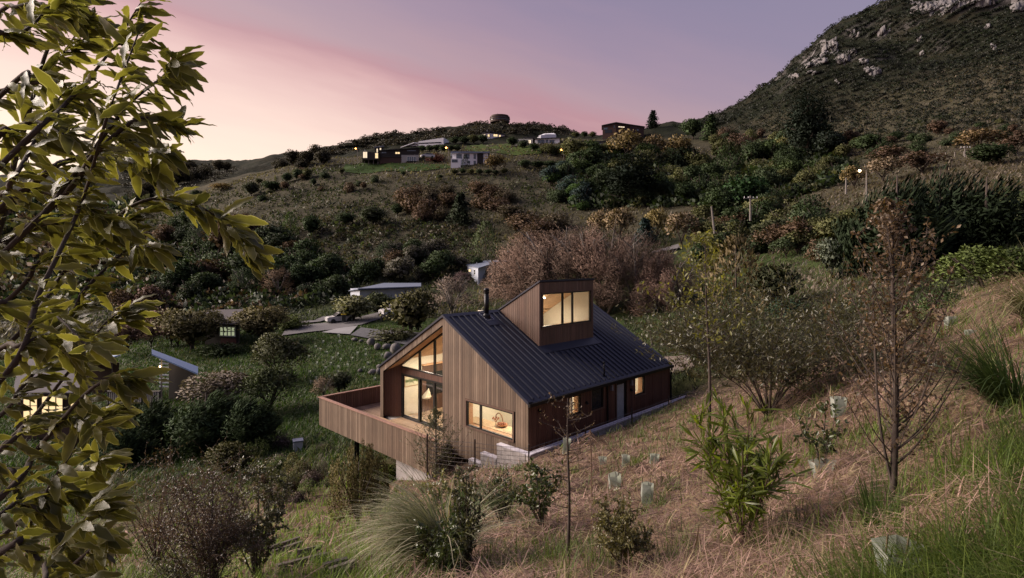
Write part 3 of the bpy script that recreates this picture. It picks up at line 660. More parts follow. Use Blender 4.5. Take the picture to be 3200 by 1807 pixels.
m_.build('fruit', M_FRUIT, bl, True)
vs_ = hthing('dried_posy', 7.05, .75, -6.449, 'small posy of dried red flowers on the window bench', 'flowers')
m_ = MB(); m_.tube([(0, 0, 0), (0, 0, .12)], [.04, .03], 10); m_.build('vase', M_SHADE, vs_)
m_ = MB()
for k in range(6):
    a_ = k * 1.05; m_.tube([(0, 0, .10), (.12 * math.cos(a_), .12 * math.sin(a_), .26)], .006, 4); m_.tube([(.12 * math.cos(a_), .12 * math.sin(a_), .24), (.12 * math.cos(a_), .12 * math.sin(a_), .30)], [.03, .02], 6)
m_.build('flower', M_FRUIT, vs_)

# ------------------------------------------------------------------ deck
deck = empty('timber_deck', H(2, -1, ZF), 'timber deck with solid cedar balustrade wrapping the glazed gable', 'deck')
DINV = Matrix.Translation(Vector(H(2, -1, ZF))).inverted()
def dpart(name, mb, mat, parent=None):
    o = mb.build(name, mat, None, False, xf=lambda a, b, z: DINV @ Vector(H(a, b, z))); o.parent = parent or deck; return o
DA, DB, ZRAIL, ZSK, DEND = 2.29, 1.87, -6.508, -7.842, 6.7
k = MB(); k.prism([(-DA + .1, -DB + .1), (DEND - .1, -DB + .1), (5.0, -.03), (-.01, -.03), (-.01, 5.5), (-DA + .1, 5.5)], lambda p, q, d: (p, q, d), ZF - .26, ZF - .035); dpart('deck_frame', k, M_BACK)
i = 0; b = -DB + .10
while b < 5.4:
    b2 = b + .135
    if b2 < -.03: m_ = MB(); aE = 5.0 + (DEND - .1 - 5.0) * (-b - .03) / (DB - .07); m_.box(-DA + .1, aE, b, b2, ZF - .033, ZF - .008); dpart('deck_board', m_, M_DECK)
    elif b > .0 or b2 > 0: 
        m_ = MB(); m_.box(-DA + .1, -.012, max(b, -.03), b2, ZF - .033, ZF - .008); dpart('deck_board', m_, M_DECK)
        if b < GB: m_ = MB(); m_.box(.86, 4.69, max(b, -.02), min(b2, GB - .01), ZF - .033, ZF - .008); dpart('deck_board', m_, M_DECK)
    b = b2 + .007
def rail(name, p0, p1, z0, z1, side, mat_out, mat_in):
    """solid balustrade between two (a,b) corners, boards on both faces"""
    p0, p1 = Vector(p0), Vector(p1); d = (p1 - p0); Ln = d.length; d /= Ln; nrm = Vector((-d.y, d.x)) * side
    core = MB(); q = [p0 + nrm * .025, p1 + nrm * .025, p1 - nrm * .025, p0 - nrm * .025]
    core.prism([(v.x, v.y) for v in q], lambda p, q, dd: (p, q, dd), z0 + .03, z1 - .01)
    c = dpart(name, core, M_BACK)
    n = round(Ln / BW)
    for s, mt, zl in ((1, mat_out, z0), (-1, mat_in, ZF - .03)):
        for i in range(n):
            if s == -1 and i % 1: continue
            a0, a1 = Ln * i / n + .006, Ln * (i + 1) / n - .006; th = .02 + random.uniform(-.002, .002)
            e0, e1 = p0 + d * a0 + nrm * .026 * s, p0 + d * a1 + nrm * .026 * s
            q = [e0, e1, e1 + nrm * th * s, e0 + nrm * th * s]
            m_ = MB(); m_.prism([(v.x, v.y) for v in q], lambda p, q, dd: (p, q, dd), zl, z1 - .004); dpart('balustrade_board', m_, mt, c)
    cp = MB(); q = [p0 + nrm * .085 - d * .085, p1 + nrm * .085, p1 - nrm * .085, p0 - nrm * .085 + d * (.085 if True else 0)]
    cp.prism([(v.x, v.y) for v in q], lambda p, q, dd: (p, q, dd), z1, z1 + .035); dpart('rail_cap', cp, M_RAILCAP, c)
rail('front_balustrade', (-DA, -DB), (DEND, -DB), ZSK, ZRAIL - .035, -1, M_CEDAR, M_CEDAR_MID)
rail('side_balustrade', (-DA, -DB + .09), (-DA, 5.5), ZSK, ZRAIL - .035, 1, M_CEDAR, M_CEDAR_MID)
# steel posts and concrete pier below
for a_, b_ in ((.68, -DB + .25), (-DA + .3, 1.5), (-DA + .3, 4.5)):
    x, y, _ = H(a_, b_, 0); zg = ground(x, y) - .3
    m_ = MB(); m_.box(a_ - .075, a_ + .075, b_ - .012, b_ + .012, zg, ZF - .26); m_.box(a_ - .075, a_ - .06, b_ - .075, b_ + .075, zg, ZF - .26); m_.box(a_ + .06, a_ + .075, b_ - .075, b_ + .075, zg, ZF - .26); dpart('steel_post', m_, M_STEEL)
pier = MB(); pier.box(3.75, 6.3, -1.62, -1.40, -10.2, ZF - .30); po = pier.build('concrete_pier', M_CONC, None, xf=H); tag(po, 'grey concrete wall pier under the right end of the deck', 'concrete pier')

# ------------------------------------------------------------------ retaining walls and blocks
RA = 9.98; ZRT = -6.53
rwl = empty('retaining_wall', H(RA, 5, ZF), 'long concrete retaining wall with pale cap along the right side of the house', 'retaining wall')
RI = Matrix.Translation(Vector(H(RA, 5, ZF))).inverted(); rxf = lambda a, b, z: RI @ Vector(H(a, b, z))
m_ = MB(); m_.box(RA - .09, RA + .09, -.56, 10.8, -8.0, ZRT - .05); m_.build('wall_core', M_CONC, rwl, xf=rxf)
m_ = MB(); m_.box(RA - .11, RA + .11, -.56, 10.8, ZRT - .048, ZRT); m_.build('wall_cap', M_CAP, rwl, xf=rxf)
blk = empty('block_wall', H(8.5, -.45, ZF), 'stepped concrete block wall at the corner below the long low window', 'block wall')
BI = Matrix.Translation(Vector(H(8.5, -.45, ZF))).inverted(); bxf = lambda a, b, z: BI @ Vector(H(a, b, z))
def blocks(a0, a1, ztop, rows, bf=-.56, bb=-.37):
    m_ = MB(); m_.box(a0 + .012, a1 - .012, bf + .012, bb, ztop - rows * .2 - .6, ztop - .012); m_.build('mortar_core', M_MORTAR, blk, xf=bxf)
    for r in range(rows):
        z1 = ztop - .045 - r * .2; a = a0 - (.2 if r % 2 else 0)
        while a < a1 - .02:
            s, e = max(a, a0) + .005, min(a + .4, a1) - .005
            if e - s > .04:
                m_ = MB(); m_.box(s, e, bf - random.uniform(0, .004), bf + .03, z1 - .19, z1); m_.build('block', M_BLOCK, blk, xf=bxf)
            a += .4
    m_ = MB(); m_.box(a0 - .004, a1 + .004, bf - .012, bb + .012, ztop - .04, ztop); m_.build('wall_cap', M_CAP, blk, xf=bxf)
    m_ = MB(); m_.box(a0 - .003, a0 + .02, bf + .0, bb, ztop - rows * .2 - .4, ztop - .045); m_.build('end_block', M_BLOCK, blk, xf=bxf)
blocks(8.48, RA - .12, ZRT, 5); blocks(7.62, 8.47, -7.05, 3); blocks(6.95, 7.61, -7.45, 2)
# ------------------------------------------------------------------ ground sheet
def build_ground():
    tc = np.concatenate([np.linspace(-3.1, -1.06, 26), np.linspace(-1.04, 1.04, 521), np.linspace(1.06, 3.1, 26)])
    yr = np.concatenate([np.linspace(-25, 1.2, 24), np.exp(np.linspace(math.log(1.35), math.log(1450), 470))])
    T, Y = np.meshgrid(tc, yr, indexing='ij'); X = T * np.maximum(Y, 2.5)
    Z = terrain(X, Y); V = np.stack([X, Y, Z], -1).reshape(-1, 3)
    nt_, ny = T.shape; i, j = np.meshgrid(np.arange(nt_ - 1), np.arange(ny - 1), indexing='ij'); b = (i * ny + j).ravel()
    me = np_mesh('ground', V, np.stack([b, b + ny, b + ny + 1, b + 1], 1), True)
    return me
def ground_mat():
    m, nt, N, L, bs = mat_new('hillside_ground')
    ge = N.new('ShaderNodeNewGeometry')
    def noise(scale, det=5, rough=.55, sc=(1, 1, 1)):
        mp = N.new('ShaderNodeMapping'); mp.inputs['Scale'].default_value = sc; L.new(ge.outputs['Position'], mp.inputs[0])
        n = N.new('ShaderNodeTexNoise'); n.inputs['Scale'].default_value = scale; n.inputs['Detail'].default_value = det; n.inputs['Roughness'].default_value = rough
        L.new(mp.outputs[0], n.inputs['Vector']); return n.outputs['Fac']
    def ramp(fac, *st):
        r = N.new('ShaderNodeValToRGB'); L.new(fac, r.inputs[0]); cr = r.color_ramp
        while len(cr.elements) < len(st): cr.elements.new(.5)
        for e, (p, c) in zip(cr.elements, st): e.position = p; e.color = (*c, 1) if len(c) == 3 else c
        return r.outputs[0]
    def mix(f, a, b):
        x = N.new('ShaderNodeMix'); x.data_type = 'RGBA'; L.new(f, x.inputs['Factor']); L.new(a, x.inputs['A']); L.new(b, x.inputs['B']); return x.outputs['Result']
    near = ramp(noise(1.3, 8, .7), (.30, (0.027, 0.019, 0.014)), (.45, (0.115, 0.074, 0.051)), (.60, (0.176, 0.119, 0.081)), (.75, (0.081, 0.088, 0.034)))
    mid = ramp(noise(.35, 7, .65), (.30, (0.022, 0.035, 0.012)), (.48, (0.041, 0.061, 0.019)), (.62, (0.068, 0.084, 0.030)), (.78, (0.101, 0.095, 0.047)))
    hill = ramp(noise(.12, 8, .7, (1, 1.6, 1)), (.32, (0.0295, 0.0274, 0.0158)), (.47, (0.0583, 0.0533, 0.0331)), (.60, (0.0828, 0.0720, 0.0468)), (.74, (0.0439, 0.0562, 0.0216)))
    mtn = ramp(noise(.035, 9, .72), (.34, (0.0062, 0.0081, 0.0043)), (.47, (0.0136, 0.0161, 0.0087)), (.58, (0.0223, 0.0211, 0.0124)), (.72, (0.0341, 0.0285, 0.0186)))
    at_ = N.new('ShaderNodeVectorMath'); at_.operation = 'LENGTH'; L.new(ge.outputs['Position'], at_.inputs[0])
    def mr(v, a, b):
        q = N.new('ShaderNodeMapRange'); q.interpolation_type = 'SMOOTHSTEP'; q.inputs['From Min'].default_value = a; q.inputs['From Max'].default_value = b; L.new(v, q.inputs['Value']); return q.outputs[0]
    d = at_.outputs['Value']
    c = mix(mr(d, 20, 34), near, mid); c = mix(mr(d, 80, 125), c, hill); c = mix(mr(d, 290, 380), c, mtn)
    # bare rock where the mountain is steep
    sx = N.new('ShaderNodeSeparateXYZ'); L.new(ge.outputs['Normal'], sx.inputs[0])
    steep = mr(sx.outputs['Z'], .82, .66)
    rock = ramp(noise(.06, 10, .75, (1, 1, .6)), (.40, (.02, .018, .016)), (.48, (.055, .05, .047)), (.58, (.12, .11, .108)), (.72, (.19, .175, .175)))
    rn = mr(noise(.028, 6, .6), .47, .54)
    fx = N.new('ShaderNodeMath'); fx.operation = 'MULTIPLY'; L.new(steep, fx.inputs[0]); L.new(rn, fx.inputs[1])
    f2 = N.new('ShaderNodeMath'); f2.operation = 'MULTIPLY'; L.new(fx.outputs[0], f2.inputs[0]); L.new(mr(d, 300, 380), f2.inputs[1])
    sp = N.new('ShaderNodeSeparateXYZ'); L.new(ge.outputs['Position'], sp.inputs[0])
    f3 = N.new('ShaderNodeMath'); f3.operation = 'MULTIPLY'; L.new(f2.outputs[0], f3.inputs[0]); L.new(mr(sp.outputs['X'], 110, 200), f3.inputs[1])
    c = mix(f3.outputs[0], c, rock)
    L.new(c, bs.inputs['Base Color']); bs.inputs['Roughness'].default_value = 1.0; bs.inputs['Specular IOR Level'].default_value = .1
    b1 = N.new('ShaderNodeBump'); b1.inputs['Strength'].default_value = .9; b1.inputs['Distance'].default_value = 1.5; L.new(noise(.16, 8, .7), b1.inputs['Height'])
    b2 = N.new('ShaderNodeBump'); b2.inputs['Strength'].default_value = .7; b2.inputs['Distance'].default_value = .12; L.new(noise(2.5, 7, .7), b2.inputs['Height']); L.new(b1.outputs[0], b2.inputs['Normal'])
    L.new(b2.outputs[0], bs.inputs['Normal'])
    return m
tag(link('ground', build_ground(), None, ground_mat()), kind='structure')
# ------------------------------------------------------------------ far houses
M_WALLW = plain('white_render', (.80, .79, .82), .8, var=.05); M_WALLG = plain('grey_block_wall', (.30, .29, .29), .9, var=.1)
M_DARKCLAD = plain('dark_cladding', (.016, .012, .012), .75, var=.15); M_BROWNCLAD = plain('brown_cladding', (.055, .027, .02), .75, var=.15)
M_PALECLAD = plain('pale_blue_weatherboard', (.42, .45, .52), .75, var=.06); M_GREYROOF = plain('grey_steel_roof', (.20, .23, .30), .5, .3, var=.08)
M_DARKROOF = plain('charcoal_roof', (.022, .022, .025), .6, var=.1); M_LIT = plain('lit_window', (.4, .3, .15), .5, emit=(1, .72, .38), estr=.8)
M_LITW = plain('lit_window_pale', (.4, .35, .25), .5, emit=(1, .80, .55), estr=.7); M_SKYGLASS = plain('window_glass', (.10, .12, .15), .06, .0, 1.0)
M_CURT = plain('green_curtain', (.42, .46, .30), .8, emit=(.75, .82, .5), estr=.28)
M_FRAMEW = plain('white_frame', (.6, .6, .56), .6); M_ORANGE = plain('amber_lamp', (1, .6, .3), .4, emit=(1, .33, .07), estr=9); M_WARMLAMP = plain('warm_lamp', (1, .9, .7), .4, emit=(1, .70, .36), estr=14)
M_POLE = plain('weathered_pole', (.17, .15, .135), .85, var=.15); M_BLUEFASCIA = plain('blue_fascia', (.16, .24, .40), .5); M_TARP = plain('white_wrap', (.80, .79, .83), .6, var=.05)
class Bld:
    def __init__(s, name, label, cat, u0, vb, Y=None):
        if Y is None: g = ray_ground(u0, vb); s.Y = g.y
        else: s.Y = Y
        s.s = s.Y / F_PX; s.u0, s.vb = u0, vb; s.o = px(u0, vb, s.Y); s.e = empty(name, s.o, label, cat)
    def pt(s, u, dy=0):
        return ((u - 1600) / F_PX * (s.Y + dy) - s.o.x, dy)
    def z(s, v, dy=0): return (V0 - v) / F_PX * (s.Y + dy) - s.o.z
    def block(s, name, mat, plan, vt, vb=None, parent=None, sink=0.0):
        """plan: [(u, dy)...] counter-clockwise or not; vt: number or list per corner (pixel row at that corner)"""
        n = len(plan); vt = vt if hasattr(vt, '__len__') else [vt] * n; vb = s.vb if vb is None else vb; vb = vb if hasattr(vb, '__len__') else [vb] * n
        lo = [(*s.pt(u, d), s.z(b, 0) - sink) for (u, d), b in zip(plan, vb)]; hi = [(*s.pt(u, d), s.z(t, 0)) for (u, d), t in zip(plan, vt)]
        m = MB(); m.add(lo + hi, [tuple(range(n - 1, -1, -1)), tuple(range(n, 2 * n))] + [(i, (i + 1) % n, n + (i + 1) % n, n + i) for i in range(n)])
        o = m.build(name, mat, parent or s.e)
        return o
    def win(s, a, b, vt, vb, pane=None, frame=None, n=1, out=.06, name='window', mw=.10, parent=None, cross=0):
        """a, b: plan points on a wall face; frame proud of the wall, n panes"""
        A = Vector((*s.pt(*a), 0)); B = Vector((*s.pt(*b), 0)); d = (B - A); L_ = d.length; d /= L_; nr = Vector((d.y, -d.x, 0))
        if nr.y > 0: nr = -nr
        z1, z0 = s.z(vt), s.z(vb); pane = pane or M_SKYGLASS; frame = frame or M_ALU
        m = MB()
        def bx(m_, t0, t1, q0, q1, o0, o1):
            vs = [A + d * t + nr * o + Vector((0, 0, q)) for q in (q0, q1) for o in (o0, o1) for t in (t0, t1)]
            m_.add(vs, [(0, 2, 3, 1), (4, 5, 7, 6), (0, 1, 5, 4), (2, 6, 7, 3), (0, 4, 6, 2), (1, 3, 7, 5)])
        bx(m, 0, L_, z1 - mw, z1, 0, out); bx(m, 0, L_, z0, z0 + mw, 0, out)
        for i in range(n + 1):
            t = (L_ - mw) * i / n; bx(m, t, t + mw, z0 + mw, z1 - mw, 0, out)
        for i in range(cross): q = z0 + (z1 - z0) * (i + 1) / (cross + 1); bx(m, mw, L_ - mw, q - mw * .35, q + mw * .35, 0, out * .9)
        w = m.build(name, frame, parent or s.e)
        if parent is None:
            for i in range(n):
                p_ = MB(); t0 = (L_ - mw) * i / n + mw; t1 = (L_ - mw) * (i + 1) / n; bx(p_, t0, t1, z0 + mw, z1 - mw, .005, out * .5); p_.build('pane', pane, w)
        return w
# -- white modern house with the dark stair panel
h = Bld('white_house', 'white two-storey house with dark stair panel below the green paddock', 'house', 1470, 517)
h.block('wall', M_WALLW, [(1413, 0), (1525, 0), (1525, 9), (1413, 9)], 480, 515, sink=3)
h.block('lower_wing', M_WALLW, [(1409, -2.0), (1440, -2.0), (1440, 0), (1409, 0)], 499, 515, sink=3)
h.block('roof', M_GREYROOF, [(1408, -1.0), (1530, -1.0), (1530, 10), (1408, 10)], 475.5, 479.5)
h.block('stair_panel', M_DARKCLAD, [(1491, -.25), (1510, -.25), (1510, -.01), (1491, -.01)], 480.5, 515, sink=1)
for a_, b_, t_, q_, n_, c_ in ((1426, 1443, 481.5, 496.5, 2, 2), (1449, 1467, 481.5, 496.5, 2, 2), (1480, 1487, 482, 497, 1, 2)): h.win((a_, 0), (b_, 0), t_, q_, n=n_, cross=c_)
h.win((1412, -2.0), (1430, -2.0), 502, 511, n=3, cross=1); h.win((1461, 0), (1469, 0), 503, 511, n=1, cross=1); h.win((1480, 0), (1487, 0), 503, 515, n=1)
h.block('flue', M_STEEL, [(1492.5, 3), (1493.5, 3), (1493.5, 3.3), (1492.5, 3.3)], 471, 477)
# -- dark timber house with the butterfly roof
h = Bld('dark_house', 'long dark-clad house with grey block garage wing on the green lawn', 'house', 1230, 511)
h.block('wall', M_DARKCLAD, [(1185, 0), (1309, 0), (1309, 9), (1185, 9)], [473, 464, 463, 472], 492)
h.block('lower_wall', M_BROWNCLAD, [(1186, .3), (1254, .3), (1254, 8), (1186, 8)], 492, 511, sink=4)
h.block('block_wing', M_WALLG, [(1254.5, -.3), (1309, -.3), (1309, 8), (1254.5, 8)], 485, 510, sink=4)
h.block('west_wing', M_DARKCLAD, [(1132, -1), (1184.5, -1), (1184.5, 7), (1132, 7)], [475, 479, 479, 475], 501)
h.block('roof', M_DARKROOF, [(1183, -.8), (1312, -.8), (1312, 10), (1183, 10)], [470.5, 461.5, 460.5, 469.5], [472.5, 463.5, 462.5, 471.5])
h.block('tower', M_DARKCLAD, [(1173, 2), (1196, 2), (1196, 6), (1173, 6)], [457, 454, 454, 457], 478)
h.block('tower_roof', M_GREYROOF, [(1170, 1.4), (1200, 1.4), (1200, 7), (1170, 7)], [457, 453, 453, 457], [459, 455, 455, 459])
for q in (1137, 1151, 1166, 1180): h.block('stilt', M_POLE, [(q, 0), (q + 2, 0), (q + 2, .4), (q, .4)], 501, 512, sink=3)
h.win((1134, -1), (1148, -1), 476, 496, M_LITW, M_FRAMEW, 2); h.win((1172, -1), (1182, -1), 480, 497, M_LIT, M_FRAMEW, 1, cross=1)
h.win((1176, 2), (1181.5, 2), 461, 478, M_LITW, n=1, cross=1); h.win((1186, 2), (1192, 2), 459, 471, M_LITW, n=1)
h.win((1192, 0), (1208, 0), 474, 480, n=2); h.win((1235, 0), (1250, 0), 475, 482, M_LIT, n=2); h.win((1272, -.02), (1300, -.02), 469, 473.5, n=5)
h.win((1272, -.3), (1300, -.3), 490, 505, n=4, frame=M_FRAMEW); h.block('balcony', M_DARKCLAD, [(1271, -1.2), (1301, -1.2), (1301, -.3), (1271, -.3)], 505, 507)
h.block('flue', M_FRAMEW, [(1139.3, 2), (1141, 2), (1141, 2.4), (1139.3, 2.4)], 464, 476)
# -- white bunker house
h = Bld('bunker_house', 'long white flat-roofed house with one thin strip of windows', 'house', 1330, 459, None)
h.block('wall', M_WALLW, [(1308, 0), (1386, -4), (1402, 3), (1325, 7)], [442, 434.5, 436, 443], 459, sink=2)
h.win((1309, -.1), (1378, -3.7), 447, 450.5, M_DARKGLASS, n=7, out=.08)
h.block('wing', M_WALLW, [(1252, 3), (1293, 0), (1307, 0), (1307, 8), (1252, 9)], [457, 445, 446, 446, 456], [459, 447.5, 449, 449, 458])
h.block('wing_wall', M_WALLW, [(1255, 4), (1306, 2), (1306, 7), (1255, 8)], [459, 449, 449, 458], 465, sink=1)
h.win((1262, 3.8), (1304, 2.0), 455, 464, M_LITW, n=6, out=.3); h.block('plinth', M_DARKCLAD, [(1320, 0), (1384, -3), (1398, 3), (1325, 6)], 459, 462, sink=3)
# -- small white house with lit windows
h = Bld('hill_cottage', 'small white house with glowing windows above the green paddock', 'house', 1540, 433, None)
h.block('wall', M_WALLW, [(1532, 0), (1577, 2), (1577, 9), (1532, 9)], [417, 421, 421, 417], 433, sink=3); h.block('porch', M_WALLW, [(1508, 1), (1531, 0), (1531, 8), (1508, 8)], [416, 414.5, 414.5, 416], 432, sink=3)
h.block('roof', M_DARKROOF, [(1505, -1), (1532, -1.4), (1580, 1), (1580, 10), (1505, 10)], [414.5, 411.5, 419, 419, 414], [416.5, 413.8, 421, 421, 416])
h.win((1542, .4), (1555, 1), 419, 426.5, M_LIT, n=2); h.win((1559, 1.2), (1565, 1.4), 421, 428, M_LIT, n=1); h.win((1509, .95), (1517, .55), 419, 430, M_LITW, n=2); h.win((1524, .2), (1530, 0), 420, 429, M_LIT, n=1)
h.block('flue', M_FRAMEW, [(1521.5, 3), (1523, 3), (1523, 3.4), (1521.5, 3.4)], 403, 413)
# -- long low grey house
h = Bld('low_grey_house', 'long low grey and glass house stepping down beside the white wrapped shelter', 'house', 1680, 452, None)
h.block('wall', M_WALLG, [(1598, 3), (1665, 0), (1665, 8), (1598, 10)], [430, 434, 434, 430], 450, sink=3); h.block('east_wing', M_WALLW, [(1672, 0), (1749, -2), (1749, 8), (1672, 8)], [436, 436, 436, 436], 451, sink=3)
h.block('roof', M_DARKROOF, [(1668, -.8), (1752, -2.8), (1752, 9), (1668, 9)], 433.5, 436); h.block('roof', M_DARKROOF, [(1635, 2), (1673, 1), (1673, 9), (1635, 9)], 426, 429); h.block('link', M_DARKCLAD, [(1640, 3), (1672, 2), (1672, 8), (1640, 8)], 429, 450)
h.win((1680, -.2), (1702, -.8), 438, 449, n=4); h.win((1705, -.9), (1713, -1.1), 438, 450, n=2); h.win((1717, -1.2), (1735, -1.6), 440, 450, n=5); h.win((1606, 2.6), (1618, 2.1), 434, 446, n=2); h.win((1640, 1.2), (1660, .2), 437, 448, n=3, pane=M_LITW)
h.block('terrace', M_LITW, [(1588, 4), (1599, 3.6), (1599, 5), (1588, 5)], 426, 428)
h.block('flue', M_FRAMEW, [(1717, 2), (1718, 2), (1718, 2.4), (1717, 2.4)], 429, 435)
# -- white wrapped shelter
h = Bld('wrapped_shelter', 'white fabric-wrapped angular shelter on the ridge above the low grey house', 'shelter', 1705, 434, None)
h.block('cover', M_TARP, [(1674, 2), (1690, -1), (1738, 1), (1738, 9), (1676, 9)], [432, 423, 420, 418, 428], 434, sink=2); h.block('cover_top', M_TARP, [(1682, 0), (1706, -.5), (1737, 1.1), (1730, 8), (1700, 8)], [425, 420, 419, 409, 411], [426, 422, 421, 424, 424])
# -- grey lit house
h = Bld('grey_house', 'grey flat-roofed house with one bright round-topped window', 'house', 1850, 466, None)
h.block('wall', M_WALLG, [(1818, 0), (1900, 0), (1900, 8), (1818, 8)], 445, 466, sink=3); h.block('roof', M_DARKROOF, [(1815, -.8), (1903, -.8), (1903, 9), (1815, 9)], 442, 444.8)
h.win((1826, 0), (1837, 0), 446, 458, M_LIT, n=2); h.win((1846, 0), (1863, 0), 446, 456, n=3); h.win((1868, 0), (1880, 0), 446, 455, n=2); h.win((1828, 0), (1839, 0), 461, 466, n=2); h.win((1847, 0), (1862, 0), 461, 466, n=2); h.win((1888, 0), (1898, 0), 446, 455, n=2)
# -- big brown house on the crest
h = Bld('brown_house', 'large brown timber house on the crest beside a tall dark fir', 'house', 1940, 428, None)
h.block('wall', M_BROWNCLAD, [(1883, 1), (1925, -1), (1970, 2), (1970, 10), (1883, 10)], [393, 386, 389, 391, 393], 420, sink=4); h.block('east_wing', M_BROWNCLAD, [(1968, 1), (2012, 4), (2012, 11), (1968, 11)], [389, 393, 393, 389], 420, sink=4)
h.block('roof', M_DARKROOF, [(1880, .2), (1925, -2), (2014, 3.2), (2014, 12), (1880, 12)], [391, 384, 391, 391, 391], [393, 386.2, 393, 393, 393]); h.block('recess', M_DARKGLASS, [(1890, .6), (1912, -.5), (1912, 0), (1890, 1)], 406, 416)
h.win((1886, .8), (1899, .2), 398, 405, n=2); h.win((1918, -.7), (1921, -.8), 392, 402, n=1, mw=.06); h.win((1932, -.5), (1952, .7), 395, 399, M_LITW, n=3); h.win((1973, 1.4), (1980, 1.9), 394, 406, n=2); h.win((1989, 2.4), (1997, 3), 401, 406, n=1)
# -- round tower-like building on the far hill
_y = np.arange(380, 760, 4.0); _e = terrain((1562 - 1600) / F_PX * _y, _y) / _y; ty = float(_y[_e.argmax()]); c0_ = at(1562, ty) + Vector((0, 0, 1)); bl_ = empty('round_lodge', c0_, 'round tiered dark building on the far hilltop', 'building'); sc_ = ty / F_PX
for i_, (r_, z0_, z1_, mt_) in enumerate(((31, -4, 2.5, M_BROWNCLAD), (32, 4.6, 8.2, M_BROWNCLAD), (31, 10.2, 13.5, M_BROWNCLAD), (27, 15, 18, M_BROWNCLAD), (30, 2.5, 4.6, M_SKYGLASS), (29, 8.2, 10.2, M_SKYGLASS), (26, 13.5, 15, M_DARKGLASS))):
    m_ = MB(); pts_ = [(r_ * sc_ * math.cos(math.pi * k / 18 + math.pi), r_ * sc_ * math.sin(math.pi * k / 18 + math.pi) * .8) for k in range(19)] + [(20 * sc_, 6), (-20 * sc_, 6)]
    m_.prism(pts_, lambda p, q, d: (p, q, d), z0_ * sc_, z1_ * sc_); m_.build('window_band' if mt_ is not M_BROWNCLAD else 'storey', mt_, bl_)
m_ = MB(); m_.tube([(-2, 0, 18 * sc_), (-2, 0, 26 * sc_)], .12, 5); m_.build('mast', M_STEEL, bl_)
# -- bungalow across the road
h = Bld('bungalow', 'pale low-gabled bungalow across the road half hidden by trees', 'house', 1200, 948, 88)
h.block('wall', M_PALECLAD, [(1124, 0), (1310, 6), (1310, 13), (1095, 9)], [908, 905, 903, 911], 950, sink=2)
h.block('roof', M_GREYROOF, [(1089, 9), (1118, -1.6), (1316, 4.5), (1316, 14), (1200, 14)], [918, 900, 899, 896, 896], [920.5, 903.5, 902, 899, 899])
h.win((1162, 1.2), (1176, 1.7), 911, 925, M_LIT, M_TRIM, 1); h.win((1192, 2.2), (1207, 2.7), 910.5, 923, M_LIT, M_TRIM, 1); h.win((1105, 5), (1113, 3), 928, 948, n=1)
# -- light blue house
h = Bld('pale_blue_house', 'pale blue weatherboard house with grey mono-pitch roof beyond the willow', 'house', 1510, 884, 104)
h.block('wall', M_PALECLAD, [(1494, 0), (1533, 3), (1533, 10), (1460, 8)], [837, 829, 829, 834], 886, sink=3); h.block('dark_bay', M_DARKCLAD, [(1532, 1.5), (1547, 1.5), (1547, 9), (1532, 9)], 819.5, 884, sink=3); h.block('east_wall', M_DARKCLAD, [(1547, 2.5), (1612, 5), (1612, 11), (1547, 11)], [820, 822, 822, 820], 884, sink=3)
h.block('roof', M_GREYROOF, [(1455, 9), (1496, -1.2), (1535, 1.2), (1535, 11), (1500, 12)], [829, 836.5, 825, 813, 816], [831, 838.5, 827.5, 815, 818]); h.block('east_roof', M_GREYROOF, [(1545, 1.6), (1628, 4.5), (1600, 12), (1540, 12)], [818.5, 815, 812.5, 812.5], [821, 817.5, 814.5, 814.5])
h.win((1465, 6.6), (1472, 4.8), 842, 853, M_LIT, M_FRAMEW, 1); h.win((1481, 3), (1486, 1.9), 843, 860, M_DARKGLASS, M_FRAMEW, 1, cross=1); h.win((1515, 1.6), (1528, 2.6), 843, 872, M_DARKGLASS, M_FRAMEW, 1, cross=1); h.win((1533.5, 1.45), (1538, 1.45), 844, 872, M_SKYGLASS, M_FRAMEW, 1, cross=3)
h.block('flue', M_FRAMEW, [(1488.5, 4), (1491, 4), (1491, 4.3), (1488.5, 4.3)], 820, 830)
# -- cottage with pale green windows
h = Bld('dark_cottage', 'dark cottage with pale green window under the rusty roof', 'house', 725, 1078)
h.block('wall', M_DARKCLAD, [(640, 1), (746, 0), (750, 6), (640, 7)], 1018, 1078, sink=2); h.block('roof', plain('rusty_roof', (.05, .04, .045), .85, var=.3), [(630, -.2), (746, -1), (760, 8), (650, 9)], [1016, 1008, 985, 990], [1020, 1012, 989, 994])
w_ = h.win((686, .4), (737, 0), 1020, 1053, M_CURT, M_FRAMEW, 4, .08, mw=.14, cross=1)
h.block('brick_base', plain('brick_base', (.12, .05, .04), .85), [(690, .25), (738, -.1), (738, 0), (690, .4)], 1058, 1078, sink=1)
h.block('porch_roof', M_GREYROOF, [(545, 3), (652, 1), (652, 6), (545, 8)], [1046, 1038, 1022, 1028], [1049, 1041, 1025, 1031])
